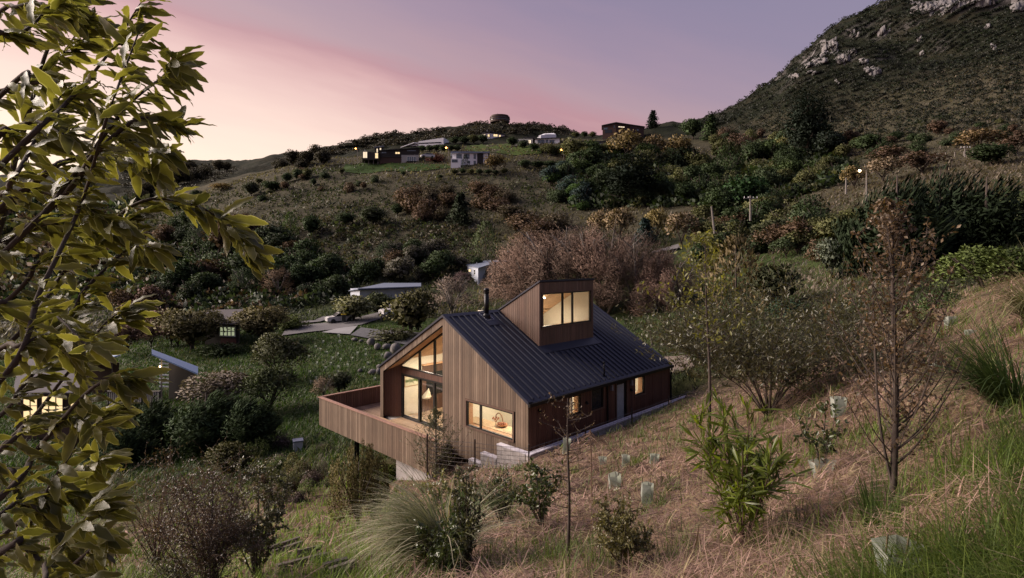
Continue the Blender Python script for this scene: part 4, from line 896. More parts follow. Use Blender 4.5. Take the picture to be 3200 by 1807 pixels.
# -- dark garage with blue fascia and outdoor light
h = Bld('dark_shed', 'dark mono-pitch shed with blue-edged roof and bright lamp', 'shed', 560, 1222, 45)
h.block('wall', M_DARKCLAD, [(528, 0), (612, -.6), (612, 1.0), (528, 1.0)], [1126, 1160, 1160, 1126], 1222, sink=1.5)
h.block('roof', M_BLUEFASCIA, [(474, -1), (619, -1.6), (619, 1.2), (474, 1.2)], [1099, 1155, 1155, 1099], [1103, 1159.5, 1159, 1103])
for k in range(8): h.block('slat', M_PALECLAD, [(497, .2), (527, .1), (527, .2), (497, .3)], 1124 + k * 12, 1128 + k * 12)
h.block('post', M_POLE, [(502, -.5), (507, -.5), (507, -.3), (502, -.3)], 1120, 1215, sink=1)
wl_ = h.pt(500, -.8); m_ = MB(); m_.tube([(wl_[0], wl_[1], h.z(1148)), (wl_[0], wl_[1], h.z(1138))], [.06, .05], 10); lampo = m_.build('flood_lamp', M_WARMLAMP, h.e)
ld = bpy.data.lights.new('flood_lamp_light', 'POINT'); ld.energy = 9; ld.color = (1, .72, .4); ld.shadow_soft_size = .1; lo = bpy.data.objects.new('flood_lamp_light', ld); COL.objects.link(lo); lo.parent = h.e; lo.location = (wl_[0], wl_[1] - .25, h.z(1143))
# -- carport roof at the far left
h = Bld('open_carport', 'open carport with blue-edged sloping roof behind the leafy tree', 'carport', 330, 1215, 47)
h.block('roof', M_BLUEFASCIA, [(262, -1), (376, -1), (376, 1.6), (262, 1.6)], [1135, 1102, 1102, 1135], [1141, 1106, 1106, 1141]); h.block('post', M_POLE, [(349, 0), (352, 0), (352, .2), (349, .2)], 1110, 1215, sink=1); h.block('post', M_POLE, [(275, 0), (278, 0), (278, .2), (275, .2)], 1136, 1215, sink=1); h.block('back_wall', M_BROWNCLAD, [(268, 1.2), (372, 1.2), (372, 1.4), (268, 1.4)], 1142, 1215, sink=1)
# -- lit house under the leaves
h = Bld('lit_cottage', 'cottage with warm lit windows seen through the nearest leaves', 'house', 160, 1320, 36)
h.block('wall', M_BROWNCLAD, [(50, 0), (255, 0), (255, 6), (50, 6)], 1215, 1320, sink=2); h.block('roof', plain('slate_roof', (.06, .05, .06), .8, var=.25), [(40, -.8), (275, -.8), (240, 5), (60, 5)], [1218, 1218, 1165, 1165], [1223, 1223, 1170, 1170])
h.win((72, 0), (120, 0), 1226, 1310, M_LIT, M_TRIM, 2, mw=.06, cross=1); h.win((130, 0), (200, 0), 1236, 1300, M_LIT, M_TRIM, 3, mw=.06, cross=1); h.win((220, 0), (250, 0), 1255, 1280, M_LIT, M_TRIM, 1, mw=.06)
# -- slatted deck rail with fairy lights
h = Bld('slatted_veranda', 'raised dark veranda with slatted rail and tiny blue fairy lights', 'veranda', 400, 1290, 43)
h.block('floor', M_DARKCLAD, [(335, 0), (500, 1), (500, 4), (335, 4)], 1264, 1269)
for k in range(26): u_ = 338 + k * 6; h.block('slat', M_POLE, [(u_, 0), (u_ + 2.6, 0), (u_ + 2.6, .05), (u_, .05)], 1226, 1263)
h.block('top_rail', M_POLE, [(335, -.06), (500, -.06), (500, .12), (335, .12)], 1222.5, 1226)
for u_ in (336, 442, 497): h.block('post', M_DARKCLAD, [(u_, .06), (u_ + 5, .06), (u_ + 5, .3), (u_, .3)], 1222, 1290, sink=1.5)
M_FAIRY = plain('fairy_light', (.5, .7, 1), .4, emit=(.45, .72, 1), estr=9)
m_ = MB()
for k in range(12): x_, y_ = h.pt(405 + k * 4.6, -.14); zz_ = h.z(1224 - 3 * math.sin(k * .8)); m_.box(x_ - .018, x_ + .018, y_ - .018, y_ + .018, zz_ - .018, zz_ + .018)
o_ = m_.build('fairy_lights', M_FAIRY, h.e); o_['kind'] = 'stuff'
# ------------------------------------------------------------------ roads
M_ROAD = plain('asphalt', (.125, .115, .12), .9, bump=.3, bscale=3, var=.15, vscale=.6); M_APRON = plain('concrete_apron', (.24, .23, .235), .9, var=.12, vscale=.5); M_GRAVEL = plain('dark_gravel', (.075, .074, .082), .95, bump=.8, bscale=18, var=.3, vscale=3); M_DIRT = plain('dirt_track', (.11, .085, .07), 1, bump=.6, bscale=8, var=.25, vscale=1)
ROADS = []
def ribbon(name, mat, pts, lift=.10, n=60):
    """pts: [(u_left, v_left, u_right, v_right)] edges given by what is seen of them on the ground"""
    ROADS.append([(a, b) for a, b, c, d in pts] + [(c, d) for a, b, c, d in pts][::-1])
    Ls = [ray_ground(a, b) for a, b, c, d in pts]; Rs = [ray_ground(c, d) for a, b, c, d in pts]
    m = MB(); K = 10; vs = []; rows = 0
    for i in range(len(pts) - 1):
        for j in range(K if i < len(pts) - 2 else K + 1):
            t = j / K; l = Ls[i].lerp(Ls[i + 1], t); r = Rs[i].lerp(Rs[i + 1], t); rows += 1
            for q in range(9):
                p = l.lerp(r, q / 8); vs.append((p.x, p.y, float(terrain(np.array([p.x]), np.array([p.y]), False)[0]) + lift + .06))
    m.add(vs, [(i * 9 + q, i * 9 + q + 1, (i + 1) * 9 + q + 1, (i + 1) * 9 + q) for i in range(rows - 1) for q in range(8)])
    return tag(m.build(name, mat, None, True), kind='structure')
ribbon('road', M_ROAD, [(880, 1052, 900, 1022), (960, 1044, 960, 1020), (1050, 1034, 1050, 1010), (1130, 1018, 1130, 992), (1220, 990, 1220, 968), (1290, 966, 1290, 948)])
ribbon('concrete_apron', M_APRON, [(1005, 1046, 1050, 1033), (1093, 1051, 1118, 1024)], .15)
ribbon('gravel_drive', M_GRAVEL, [(1095, 1053, 1128, 1030), (1180, 1068, 1200, 1038), (1290, 1088, 1300, 1045), (1380, 1098, 1390, 1052)], .14)
ribbon('upper_road', M_ROAD, [(2030, 800, 2040, 790), (2080, 791, 2080, 780), (2125, 781, 2120, 771)], .2)
ribbon('dirt_track', M_DIRT, [(2095, 1175, 2075, 1120), (2135, 1165, 2110, 1122), (2170, 1150, 2150, 1118)], .1)
ribbon('side_lane', M_ROAD, [(880, 1015, 905, 1018), (985, 1005, 1000, 1010), (1012, 992, 1030, 1000)], .12)
# lawns seen across the valley
def lawn(name, poly, col, n=40):
    P = [ray_ground(u, v) for u, v in poly]; m, nt, N, L, bs = mat_new(name)
    ge = N.new('ShaderNodeNewGeometry'); no = N.new('ShaderNodeTexNoise'); no.inputs['Scale'].default_value = .5; no.inputs['Detail'].default_value = 8; no.inputs['Roughness'].default_value = .7; L.new(ge.outputs['Position'], no.inputs['Vector'])
    rp = N.new('ShaderNodeValToRGB'); cr = rp.color_ramp; cr.elements[0].position = .3; cr.elements[0].color = (*[c * .5 for c in col], 1); cr.elements[1].position = .72; cr.elements[1].color = (*[c * 1.4 for c in col], 1)
    L.new(no.outputs['Fac'], rp.inputs[0]); L.new(rp.outputs[0], bs.inputs['Base Color']); bs.inputs['Roughness'].default_value = 1; bs.inputs['Specular IOR Level'].default_value = .1
    k = len(P) // 2; top = P[:k]; bot = P[k:][::-1]
    m_ = MB(); vs = []; R_ = 0; K = 12; W_ = 9
    for i in range(k - 1):
        for j in range(K if i < k - 2 else K + 1):
            t = j / K; a = top[i].lerp(top[i + 1], t); b = bot[i].lerp(bot[i + 1], t); R_ += 1
            for q in range(W_): p = a.lerp(b, q / (W_ - 1)); vs.append((p.x, p.y, ground(p.x, p.y) + .25))
    m_.add(vs, [(i * W_ + q, i * W_ + q + 1, (i + 1) * W_ + q + 1, (i + 1) * W_ + q) for i in range(R_ - 1) for q in range(W_ - 1)])
    return tag(m_.build(name, m, None, True), kind='structure')
lawn('green_paddock', [(1452, 466), (1530, 453), (1620, 458), (1700, 472), (1690, 482), (1600, 488), (1530, 478), (1455, 474)], (.050, .075, .014))
lawn('house_lawn', [(1080, 515), (1150, 513), (1250, 513), (1400, 518), (1410, 528), (1250, 540), (1120, 545), (1060, 540)], (.030, .055, .012))
# ------------------------------------------------------------------ street lights, poles, cars
def street_lamp(u, v, base_v, label, mat=M_ORANGE, Y=None, r=.36, grp='street lights on the hillside', side=-1):
    g = ray_ground(u, base_v) if Y is None else px(u, base_v, Y)
    e = empty('street_lamp', (g.x, g.y, g.z), label, 'street lamp', grp); s = g.y / F_PX; hh = (base_v - v) * s
    m = MB(); m.tube([(0, 0, -1), (0, 0, hh)], [.11, .08], 8); m.build('pole', M_POLE, e)
    m = MB(); m.tube([(0, 0, hh - .1), (side * .9, 0, hh + .15)], .04, 6); m.build('arm', M_POLE, e)
    m = MB(); m.tube([(side * .9, 0, hh - .02 - r), (side * .9, 0, hh + .05 - r * .5), (side * .9, 0, hh + .12)], [r * .6, r, r * .4], 10); m.build('lamp_head', mat, e)
street_lamp(1118, 467, 500, 'amber street lamp standing alone left of the dark house'); street_lamp(1402, 461, 500, 'amber street lamp at the right end of the bunker house')
street_lamp(1762, 468, 500, 'amber street lamp below the low grey house'); street_lamp(2102, 490, 515, 'amber street lamp among trees under the autumn poplars')
street_lamp(2708, 533, 618, 'leaning grey street lamp with white light beside the golden trees', M_WARMLAMP, Y=72, r=.16, side=-1)
street_lamp(2056, 447, 462, 'small pale lamp glowing inside the autumn poplars', M_WARMLAMP, r=.14); street_lamp(1892, 500, 508, 'small white lamp by the left edge of the dark cedar', M_WARMLAMP, r=.14); street_lamp(3108, 478, 500, 'tiny orange lamp inside the dark tree by the post fence', M_ORANGE, Y=105, r=.09)
def power_pole(u, vt, vb, label, Y=None, lean=0, arms=1):
    g = ray_ground(u, vb) if Y is None else px(u, vb, Y); e = empty('power_pole', g, label, 'power pole', 'power poles'); hh = (vb - vt) * g.y / F_PX
    m = MB(); m.tube([(0, 0, -1), (lean * hh, 0, hh)], [.16, .11], 8); m.build('pole', M_POLE, e)
    if arms:
        m = MB(); m.box(lean * hh - 1.0, lean * hh + 1.0, -.18, -.06, hh - .45, hh - .32); m.build('crossarm', M_POLE, e)
        for k in (-.9, -.35, .35, .9): m = MB(); m.tube([(lean * hh + k, -.12, hh - .32), (lean * hh + k, -.12, hh - .12)], .05, 6); m.build('insulator', M_WALLW, e)
    return e
power_pole(2345, 612, 668, 'wooden power pole with crossarm in front of the bright green fir', Y=78); power_pole(2233, 645, 706, 'leaning power pole without crossarm beside the grey willow', Y=72, lean=-.16, arms=0)
power_pole(3016, 457, 508, 'power pole with crossarm above the post fence', Y=112); power_pole(2644, 556, 588, 'short power pole between the golden trees', Y=90, arms=0); power_pole(1592, 782, 852, 'power pole standing against the pale blue house', Y=100)
M_CARW = plain('white_car_paint', (.55, .53, .54), .25); M_TYRE = plain('tyre', (.02, .02, .02), .8)
def car(u, vb, Y, yaw, label, L_=4.3):
    g = px(u, vb, Y); e = empty('parked_car', g, label, 'car', 'cars parked along the road', R(yaw))
    prof = [(-L_ / 2, .30), (-L_ / 2, .75), (-L_ / 2 + .25, .88), (-L_ / 2 + .95, .95), (-L_ / 2 + 1.6, 1.42), (L_ / 2 - 1.1, 1.46), (L_ / 2 - .35, 1.0), (L_ / 2, .92), (L_ / 2, .3)]
    m = MB(); m.prism(prof, lambda p, q, d: (p, d, q), -.86, .86); m.build('body', M_CARW, e)
    gp = [(-L_ / 2 + 1.05, .97), (-L_ / 2 + 1.62, 1.37), (L_ / 2 - 1.15, 1.40), (L_ / 2 - .5, 1.02)]
    m = MB(); m.prism(gp, lambda p, q, d: (p, d, q), -.872, .872); m.build('window', M_DARKGLASS, e)
    m = MB(); m.prism([(-L_ / 2 + 1.0, .98), (-L_ / 2 + 1.57, 1.40), (-L_ / 2 + 1.59, 1.37), (-L_ / 2 + 1.03, .96)], lambda p, q, d: (p - .03, d, q + .02), -.74, .74); m.build('windscreen', M_DARKGLASS, e)
    for x_ in (-L_ / 2 + .8, L_ / 2 - .8):
        for y_ in (-.88, .88): m = MB(); m.tube([(x_, y_ - .1, .32), (x_, y_ + .1, .32)], .32, 14); m.build('wheel', M_TYRE, e)
    for y_ in (-.6, .6): m = MB(); m.box(-L_ / 2 - .02, -L_ / 2 + .05, y_ - .18, y_ + .18, .66, .80); m.build('headlight', M_FRAMEW, e)
car(1236, 985, 77, 38, 'white car parked on the road under the round grey tree'); car(1062, 1008, 79, 30, 'small white car parked at the kerb beside the wheelie bin', 3.8); car(1336, 494, 175, 20, 'white car parked beside the dark house, tiny in the distance')
g = px(1074, 1006, 77); e = empty('wheelie_bin', g, 'dark wheelie bin with bright yellow lid at the roadside', 'bin', rz=R(20))
m = MB(); m.add([(-.24, -.26, .05), (.24, -.26, .05), (.24, .26, .05), (-.24, .26, .05), (-.30, -.33, 1.0), (.30, -.33, 1.0), (.30, .33, 1.0), (-.30, .33, 1.0)], [(3, 2, 1, 0), (4, 5, 6, 7), (0, 1, 5, 4), (1, 2, 6, 5), (2, 3, 7, 6), (3, 0, 4, 7)]); m.build('bin_body', plain('bin_plastic', (.015, .017, .016), .5), e)
m = MB(); m.prism([(-.36, 1.0), (.34, 1.0), (.30, 1.09), (-.34, 1.12)], lambda p, q, d: (d, p, q), -.32, .32); m.build('lid', plain('yellow_lid', (.60, .42, .02), .5), e)
for x_ in (-.2, .2): m = MB(); m.tube([(x_ - .03, .27, .1), (x_ + .03, .27, .1)], .1, 10); m.build('wheel', M_TYRE, e)
# grey meter box down the bank and small things on the distant lawn
g = ray_ground(931, 1410); e = empty('beehive_box', g, 'grey square box with lid standing in the grass left of the deck', 'box', rz=R(25))
m = MB(); m.box(-.24, .24, -.24, .24, -.1, .52); m.build('box_body', M_PALECLAD, e); m = MB(); m.box(-.27, .27, -.27, .27, .52, .60); m.build('lid', M_GREYROOF, e)
g = ray_ground(1256, 533); e = empty('goal_frame', g, 'small white goal frame on the distant lawn', 'goal')
m = MB(); m.beam((-.75, 0, 0), (-.75, 0, 1.1), .08); m.build('post', M_FRAMEW, e); m = MB(); m.beam((.75, 0, 0), (.75, 0, 1.1), .08); m.build('post', M_FRAMEW, e); m = MB(); m.beam((-.79, 0, 1.14), (.79, 0, 1.14), .08); m.build('crossbar', M_FRAMEW, e)
# boulders edging the gravel drive
M_BOULD = plain('boulder', (.145, .132, .128), .95, bump=.7, bscale=5, var=.3, vscale=2.5)
def boulder(u, vb, w, hh, label, flat=1.0):
    g = ray_ground(u, vb); s = g.y / F_PX; m = MB(); n, rr = 9, 6; vs = []
    for i in range(rr + 1):
        ph = math.pi * i / rr
        for k in range(n):
            th = 2 * math.pi * k / n; q = 1 + .16 * math.sin(3 * th + u) + random.uniform(-.13, .13)
            vs.append((w * s / 2 * math.sin(ph) * math.cos(th) * q, w * s / 2.4 * math.sin(ph) * math.sin(th) * q, hh * s / 2 * (.85 + math.cos(ph)) * (1 + random.uniform(-.06, .06))))
    m.add(vs, [(i * n + k, i * n + (k + 1) % n, (i + 1) * n + (k + 1) % n, (i + 1) * n + k) for i in range(rr) for k in range(n)])
    o = m.build('boulder', M_BOULD, None, True, loc=g); tag(o, label, 'boulder', 'boulders edging the gravel drive'); o.rotation_euler.z = random.uniform(0, 6)
for a_ in ((1108, 1068, 22, 12, 'small flat boulder at the start of the gravel drive'), (1160, 1082, 26, 26, 'upright pale boulder beside the gravel drive'), (1180, 1096, 24, 24, 'rounded boulder between the upright one and the long slab'), (1208, 1095, 36, 20, 'long flat-topped boulder slab near the house eave'), (1236, 1106, 36, 34, 'biggest round boulder next to the long slab'), (1212, 1122, 32, 24, 'boulder just below the biggest round one'), (1165, 1172, 28, 18, 'square dark boulder low on the green bank'), (1184, 1172, 20, 22, 'boulder half hidden by the house corner'), (1185, 1155, 20, 16, 'smaller boulder above the half hidden one'), (1128, 1072, 16, 10, 'little boulder second along the gravel drive'), (1126, 1165, 16, 12, 'lone small boulder on the green bank')): boulder(*a_)
# ------------------------------------------------------------------ foliage materials
def foliage_mat(name, rough=.55, transl=.25, spec=.35, var=.45, use_attr=False):
    m, nt, N, L, bs = mat_new(name)
    if use_attr:
        a = N.new('ShaderNodeAttribute'); a.attribute_name = 'Col'; col = a.outputs['Color']
    else:
        oi = N.new('ShaderNodeObjectInfo'); col = oi.outputs['Color']
    ge = N.new('ShaderNodeNewGeometry')
    mr = N.new('ShaderNodeMapRange'); mr.inputs['To Min'].default_value = 1 - var; mr.inputs['To Max'].default_value = 1 + var; L.new(ge.outputs['Random Per Island'], mr.inputs['Value'])
    sc = N.new('ShaderNodeVectorMath'); sc.operation = 'SCALE'; L.new(col, sc.inputs[0]); L.new(mr.outputs[0], sc.inputs['Scale'])
    L.new(sc.outputs[0], bs.inputs['Base Color']); bs.inputs['Roughness'].default_value = rough; bs.inputs['Specular IOR Level'].default_value = spec
    if transl:
        tr = N.new('ShaderNodeBsdfTranslucent'); s2 = N.new('ShaderNodeVectorMath'); s2.operation = 'MULTIPLY'; L.new(sc.outputs[0], s2.inputs[0]); s2.inputs[1].default_value = (1.5, 1.6, .9); L.new(s2.outputs[0], tr.inputs['Color'])
        mx = N.new('ShaderNodeMixShader'); mx.inputs[0].default_value = transl; L.new(bs.outputs[0], mx.inputs[1]); L.new(tr.outputs[0], mx.inputs[2])
        L.new(mx.outputs[0], N['Material Output'].inputs['Surface'])
    MATS[name] = m; return m
M_LEAF = foliage_mat('leaf_far', .7, .12, .15, .28); M_LEAFG = foliage_mat('leaf_glossy', .32, .22, .6, .35); M_NEEDLE = foliage_mat('needle', .8, .06, .1, .28); M_TWIG = foliage_mat('twig', .8, .0, .2, .35)
M_GRASSV = foliage_mat('grass_blades', .6, .3, .3, .30, True)
M_BARK = plain('bark', (.055, .040, .032), .9, bump=.5, bscale=14, var=.3); M_BARKR = plain('red_bark', (.085, .045, .034), .85, bump=.3, bscale=20, var=.3); M_BARKG = plain('grey_bark', (.16, .14, .125), .9, bump=.5, bscale=12, var=.25)

def rvec(rng, n):
    v = rng.normal(size=(n, 3)); return v / np.linalg.norm(v, axis=1)[:, None]
def unit(v): return v / np.maximum(np.linalg.norm(v, axis=-1, keepdims=True), 1e-9)
def cards(P, D, S, L_, W_, fold=.0):
    """leaf rhombs: P base (n,3), D direction, S side; one quad each"""
    n = len(P); L_ = np.broadcast_to(np.asarray(L_, float), (n,))[:, None]; W_ = np.broadcast_to(np.asarray(W_, float), (n,))[:, None]
    a = P; b = P + D * L_ * .45 + S * W_ * .5; c = P + D * L_; d = P + D * L_ * .45 - S * W_ * .5
    V = np.stack([a, b, c, d], 1).reshape(-1, 3); F = np.arange(4 * n).reshape(-1, 4); return V, F
def merge(parts):
    Vs, Fs, o = [], {}, 0
    for V, F in parts:
        Vs.append(V); Fs.setdefault(F.shape[1], []).append(F + o); o += len(V)
    return np.concatenate(Vs), [np.concatenate(v) for v in Fs.values()]
def perp(rng, D):
    q = rvec(rng, len(D)); s = np.cross(D, q); return unit(s)

BASE_N = {'round': 1700, 'open': 1500, 'low': 1300, 'cone': 2200, 'layer': 2600, 'wind': 2600, 'twig': 3000, 'column': 1200, 'brush': 1800}
def crown(kind, seed, n=1500):
    """foliage of a unit plant: base at z=0, height 1, width 1"""
    rng = np.random.default_rng(seed); zf = (BASE_N[kind] / n) ** .5
    if kind in ('round', 'open', 'low'):
        k = {'round': 26, 'open': 20, 'low': 30}[kind]; c = rvec(rng, k); c[:, 2] = np.abs(c[:, 2]) * 1.0 - (.25 if kind != 'low' else .0)
        rr = rng.uniform(.62, 1.0, k)[:, None]; hz_ = .5 if kind != 'low' else .75
        C = c * rr * np.array([.37, .37, .36]) + np.array([0, 0, .56]) if kind != 'low' else c * rr * np.array([.40, .40, .55]) + np.array([0, 0, .15])
        lr = rng.uniform(.10, .19, k); idx = rng.integers(0, k, n); q = rvec(rng, n); q[:, 2] = q[:, 2] * .9 + .25; q = unit(q)
        P = C[idx] + q * lr[idx][:, None] * rng.uniform(.75, 1.12, (n, 1)); D = unit(q + rvec(rng, n) * .9); S = perp(rng, D)
        sz = zf * rng.uniform(.035, .075, n) * (1.15 if kind == 'open' else 1); V, F = cards(P, D, S, sz, sz * .7)
        # dense hidden heart so that light does not pass straight through
        m2 = n // 4; q = rvec(rng, m2); P2 = np.array([0, 0, .5 if kind != 'low' else .2]) + q * np.array([.30, .30, .30]) * rng.uniform(.3, 1, (m2, 1)); D2 = rvec(rng, m2)
        if kind != 'open': V, F = merge([(V, F), cards(P2, D2, perp(rng, D2), .13 * zf, .11 * zf)]); F = F[0]
    elif kind == 'cone':
        lv = 17; parts = []
        for i in range(lv):
            z = .06 + .9 * i / (lv - 1); r = .5 * (1 - z) ** .8 + .03; nb = max(4, int(13 * (1 - z) + 4)); m = max(6, n // lv // nb)
            for b in range(nb):
                th = rng.uniform(0, 6.28); rl = r * rng.uniform(.75, 1.15); t = rng.uniform(.15, 1, m); dv = np.array([math.cos(th), math.sin(th), 0])
                P = dv * (t * rl)[:, None] + np.array([0, 0, z]) + np.stack([0 * t, 0 * t, -.10 * t ** 1.5 * rl * 2 + .03 * t], 1) + rng.normal(0, .012, (m, 3))
                D = unit(dv + rvec(rng, m) * .8 + np.array([0, 0, -.2])); parts.append(cards(P, D, perp(rng, D), zf * rng.uniform(.045, .095, m), .032 * zf))
        m2 = n // 5; zz = rng.uniform(.05, .9, m2); th = rng.uniform(0, 6.28, m2); rr = .5 * (1 - zz) ** .8 * .6 * np.sqrt(rng.uniform(0, 1, m2)); P2 = np.stack([np.cos(th) * rr, np.sin(th) * rr, zz], 1); D2 = rvec(rng, m2); parts.append(cards(P2, D2, perp(rng, D2), .10 * zf, .09 * zf))
        V, F = merge(parts); F = F[0]
    elif kind == 'layer':                         # flat tiers of a cedar or macrocarpa
        parts = []; lv = 11
        for i in range(lv):
            z = .16 + .82 * i / (lv - 1); r = .5 * (1 - (z - .1) ** 2) ** .5 * rng.uniform(.75, 1.05); nb = 8
            for b in range(nb):
                th = rng.uniform(0, 6.28); c = np.array([math.cos(th), math.sin(th), 0]) * r * rng.uniform(.35, .95); m = n // (lv * nb)
                q = rng.normal(size=(m, 3)) * np.array([.085, .085, .016]); P = c + np.array([0, 0, z + rng.uniform(-.03, .03)]) + q
                D = unit(rvec(rng, m) * np.array([1, 1, .35]) + c * 1.2); parts.append(cards(P, D, unit(np.cross(D, rvec(rng, m) * .4 + np.array([0, 0, 1.]))), zf * rng.uniform(.04, .08, m), .03 * zf))
        m2 = n // 4; P2 = rvec(rng, m2) * np.array([.36, .36, .38]) * rng.uniform(.2, 1, (m2, 1)) + np.array([0, 0, .5]); D2 = rvec(rng, m2); parts.append(cards(P2, D2, perp(rng, D2), .10 * zf, .07 * zf))
        V, F = merge(parts); F = F[0]
    elif kind == 'wind':                          # wind-swept conifer, sprays streaming to +x
        P = rvec(rng, n); P[:, 2] = np.abs(P[:, 2]); k = 26; C = rvec(rng, k); C[:, 2] = np.abs(C[:, 2]); idx = rng.integers(0, k, n)
        P = C[idx] * np.array([.42, .42, .78]) * rng.uniform(.5, 1.0, (n, 1)) + rvec(rng, n) * .07 + np.array([0, 0, .08]); D = unit(np.array([.75, .05, .55]) + C[idx] * .7 + rvec(rng, n) * .35)
        V, F = cards(P, D, perp(rng, D), rng.uniform(.06, .13, n) * zf ** .6, .020 * zf)
        m2 = n // 2; P2 = rvec(rng, m2) * np.array([.35, .35, .38]) * rng.uniform(.3, 1, (m2, 1)) + np.array([0, 0, .42]); D2 = unit(rvec(rng, m2) + np.array([.6, 0, .4])); V, F = merge([(V, F), cards(P2, D2, perp(rng, D2), .10 * zf, .030 * zf)]); F = F[0]
    elif kind == 'twig':                          # leafless, fine twigs on a rounded crown
        k = 60; C = rvec(rng, k); C[:, 2] = np.abs(C[:, 2]) * 1.05 - .12; idx = rng.integers(0, k, n)
        P = C[idx] * np.array([.40, .40, .52]) * rng.uniform(.55, 1, (n, 1)) + rvec(rng, n) * .055 + np.array([0, 0, .36]); D = unit(C[idx] * .8 + np.array([0, 0, .35]) + rvec(rng, n) * .95)
        V, F = cards(P, D, perp(rng, D), rng.uniform(.045, .10, n) * zf ** .6, rng.uniform(.004, .009, n) * zf)
        m2 = n // 4; i2 = rng.integers(0, k, m2); P2 = C[i2] * np.array([.43, .43, .56]) * rng.uniform(.7, 1.05, (m2, 1)) + rvec(rng, m2) * .05 + np.array([0, 0, .36]); D2 = rvec(rng, m2); V, F = merge([(V, F), cards(P2, D2, perp(rng, D2), .026 * zf, .018 * zf)]); F = F[0]
    elif kind == 'column':
        z = rng.uniform(.05, 1, n); r = .5 * np.minimum(1, (1.03 - z) * 1.9) ** .6 * np.minimum(1, z * 5 + .4); th = rng.uniform(0, 6.28, n); rr = r * rng.uniform(.55, 1.08, n) * (1 + .16 * np.sin(5 * th + 9 * z))
        P = np.stack([np.cos(th) * rr, np.sin(th) * rr, z], 1); D = unit(np.stack([np.cos(th) * .5, np.sin(th) * .5, np.full(n, .9)], 1) + rvec(rng, n) * .6); sz = zf * rng.uniform(.04, .08, n); V, F = cards(P, D, perp(rng, D), sz, sz * .5)
    elif kind == 'brush':                         # many upright wands with tiny leaves
        k = 70; th = rng.uniform(0, 6.28, k); rr = np.sqrt(rng.uniform(0, 1, k)); tip = np.stack([np.cos(th) * rr * .46, np.sin(th) * rr * .46, 1 - .35 * rr ** 2 + rng.uniform(-.12, .03, k)], 1); b0 = np.stack([np.cos(th) * rr * .06, np.sin(th) * rr * .06, 0 * th], 1)
        idx = rng.integers(0, k, n); t = rng.uniform(.22, 1, n) ** .8; bow = np.stack([np.cos(th) * rr, np.sin(th) * rr, 0 * th], 1)[idx] * (.17 * np.sin(math.pi * t))[:, None]
        P = b0[idx] * (1 - t)[:, None] + tip[idx] * t[:, None] + bow + rng.normal(0, .012, (n, 3)); D = unit(tip[idx] - b0[idx] + rvec(rng, n) * .55); V, F = cards(P, D, perp(rng, D), zf ** .3 * rng.uniform(.03, .06, n), .018 * zf ** .6)
    return V, F
def branch_mesh(kind, seed):
    """trunk and limbs for a unit plant"""
    rng = np.random.default_rng(seed + 500); m = MB()
    if kind in ('cone', 'column', 'wind'): m.tube([(0, 0, -.08), (0, 0, .3), (.01, 0, .92)], [.028, .02, .004], 6); 
    elif kind == 'layer':
        m.tube([(0, 0, -.08), (.01, 0, .5), (0, .01, .96)], [.035, .025, .005], 6)
        for i in range(9): z = .15 + .07 * i; th = i * 2.4; m.tube([(0, 0, z), (.4 * math.cos(th) * (1.1 - z), .4 * math.sin(th) * (1.1 - z), z + .07)], [.012, .004], 4)
    else:
        nl = 9 if kind == 'twig' else 6; m.tube([(0, 0, -.08), (0, 0, .14), (.01, .0, .24)], [.03, .024, .02], 6)
        for i in range(nl):
            th = i * 2.4 + rng.uniform(-.4, .4); r = rng.uniform(.22, .36); z0 = rng.uniform(.08, .24); zt = rng.uniform(.55, .82)
            p = [(0, 0, z0), (r * .45 * math.cos(th), r * .45 * math.sin(th), z0 + (zt - z0) * .5), (r * math.cos(th), r * math.sin(th), zt)]; m.tube(p, [.016, .011, .004], 5)
            if kind in ('twig', 'open'):
                for j in range(4):
                    t2 = th + rng.uniform(-1, 1); q = Vector(p[1]).lerp(Vector(p[2]), rng.uniform(0, .9)); m.tube([q, q + Vector((math.cos(t2) * .12, math.sin(t2) * .12, rng.uniform(.06, .16)))], [.006, .002], 4, False)
    return m.mesh('limbs', True)
PROTO = {}
def proto(kind, var=0, n=None):
    key = (kind, var, n)
    if key not in PROTO:
        nn = n or BASE_N[kind]
        V, F = crown(kind, sum(map(ord, kind)) + 31 * var, nn); c_ = V.reshape(-1, 4, 3).mean(1); rgn = np.random.default_rng(5); nn_ = unit((c_ - np.array([0, 0, .38 if kind != 'low' else .05])) * np.array([1, 1, .9])) + np.array([0, 0, .12]) + rgn.normal(0, .28, c_.shape)
        me = np_mesh(kind + '_crown', V, F, normals=np.repeat(unit(nn_), 4, 0))
        me.materials.append({'cone': M_NEEDLE, 'layer': M_NEEDLE, 'wind': M_NEEDLE, 'twig': M_TWIG}.get(kind, M_LEAF)); lm = branch_mesh(kind, var); lm.materials.append(M_BARK if kind != 'twig' else M_BARKG); PROTO[key] = (me, lm)
    return PROTO[key]
_rt = random.Random(5)
def tree(name, kind, p, w, h, col, label, cat='tree', group=None, var=None, rz=None, n=None, sink=.04):
    """one plant: crown + trunk; p ground point, w/h in metres"""
    var = _rt.randrange(3) if var is None else var; me, lm = proto(kind, var, n)
    e = empty(name, (p[0], p[1], p[2] - sink * h), label, cat, group, _rt.uniform(0, 6.28) if rz is None else rz)
    c = bpy.data.objects.new('crown', me); COL.objects.link(c); c.parent = e; c.scale = (w, w, h); j = _rt.uniform(1.9, 2.7); c.color = (col[0] * j, col[1] * j, col[2] * j, 1)
    t = bpy.data.objects.new('trunk', lm); COL.objects.link(t); t.parent = e; t.scale = (w, w, h)
    return e
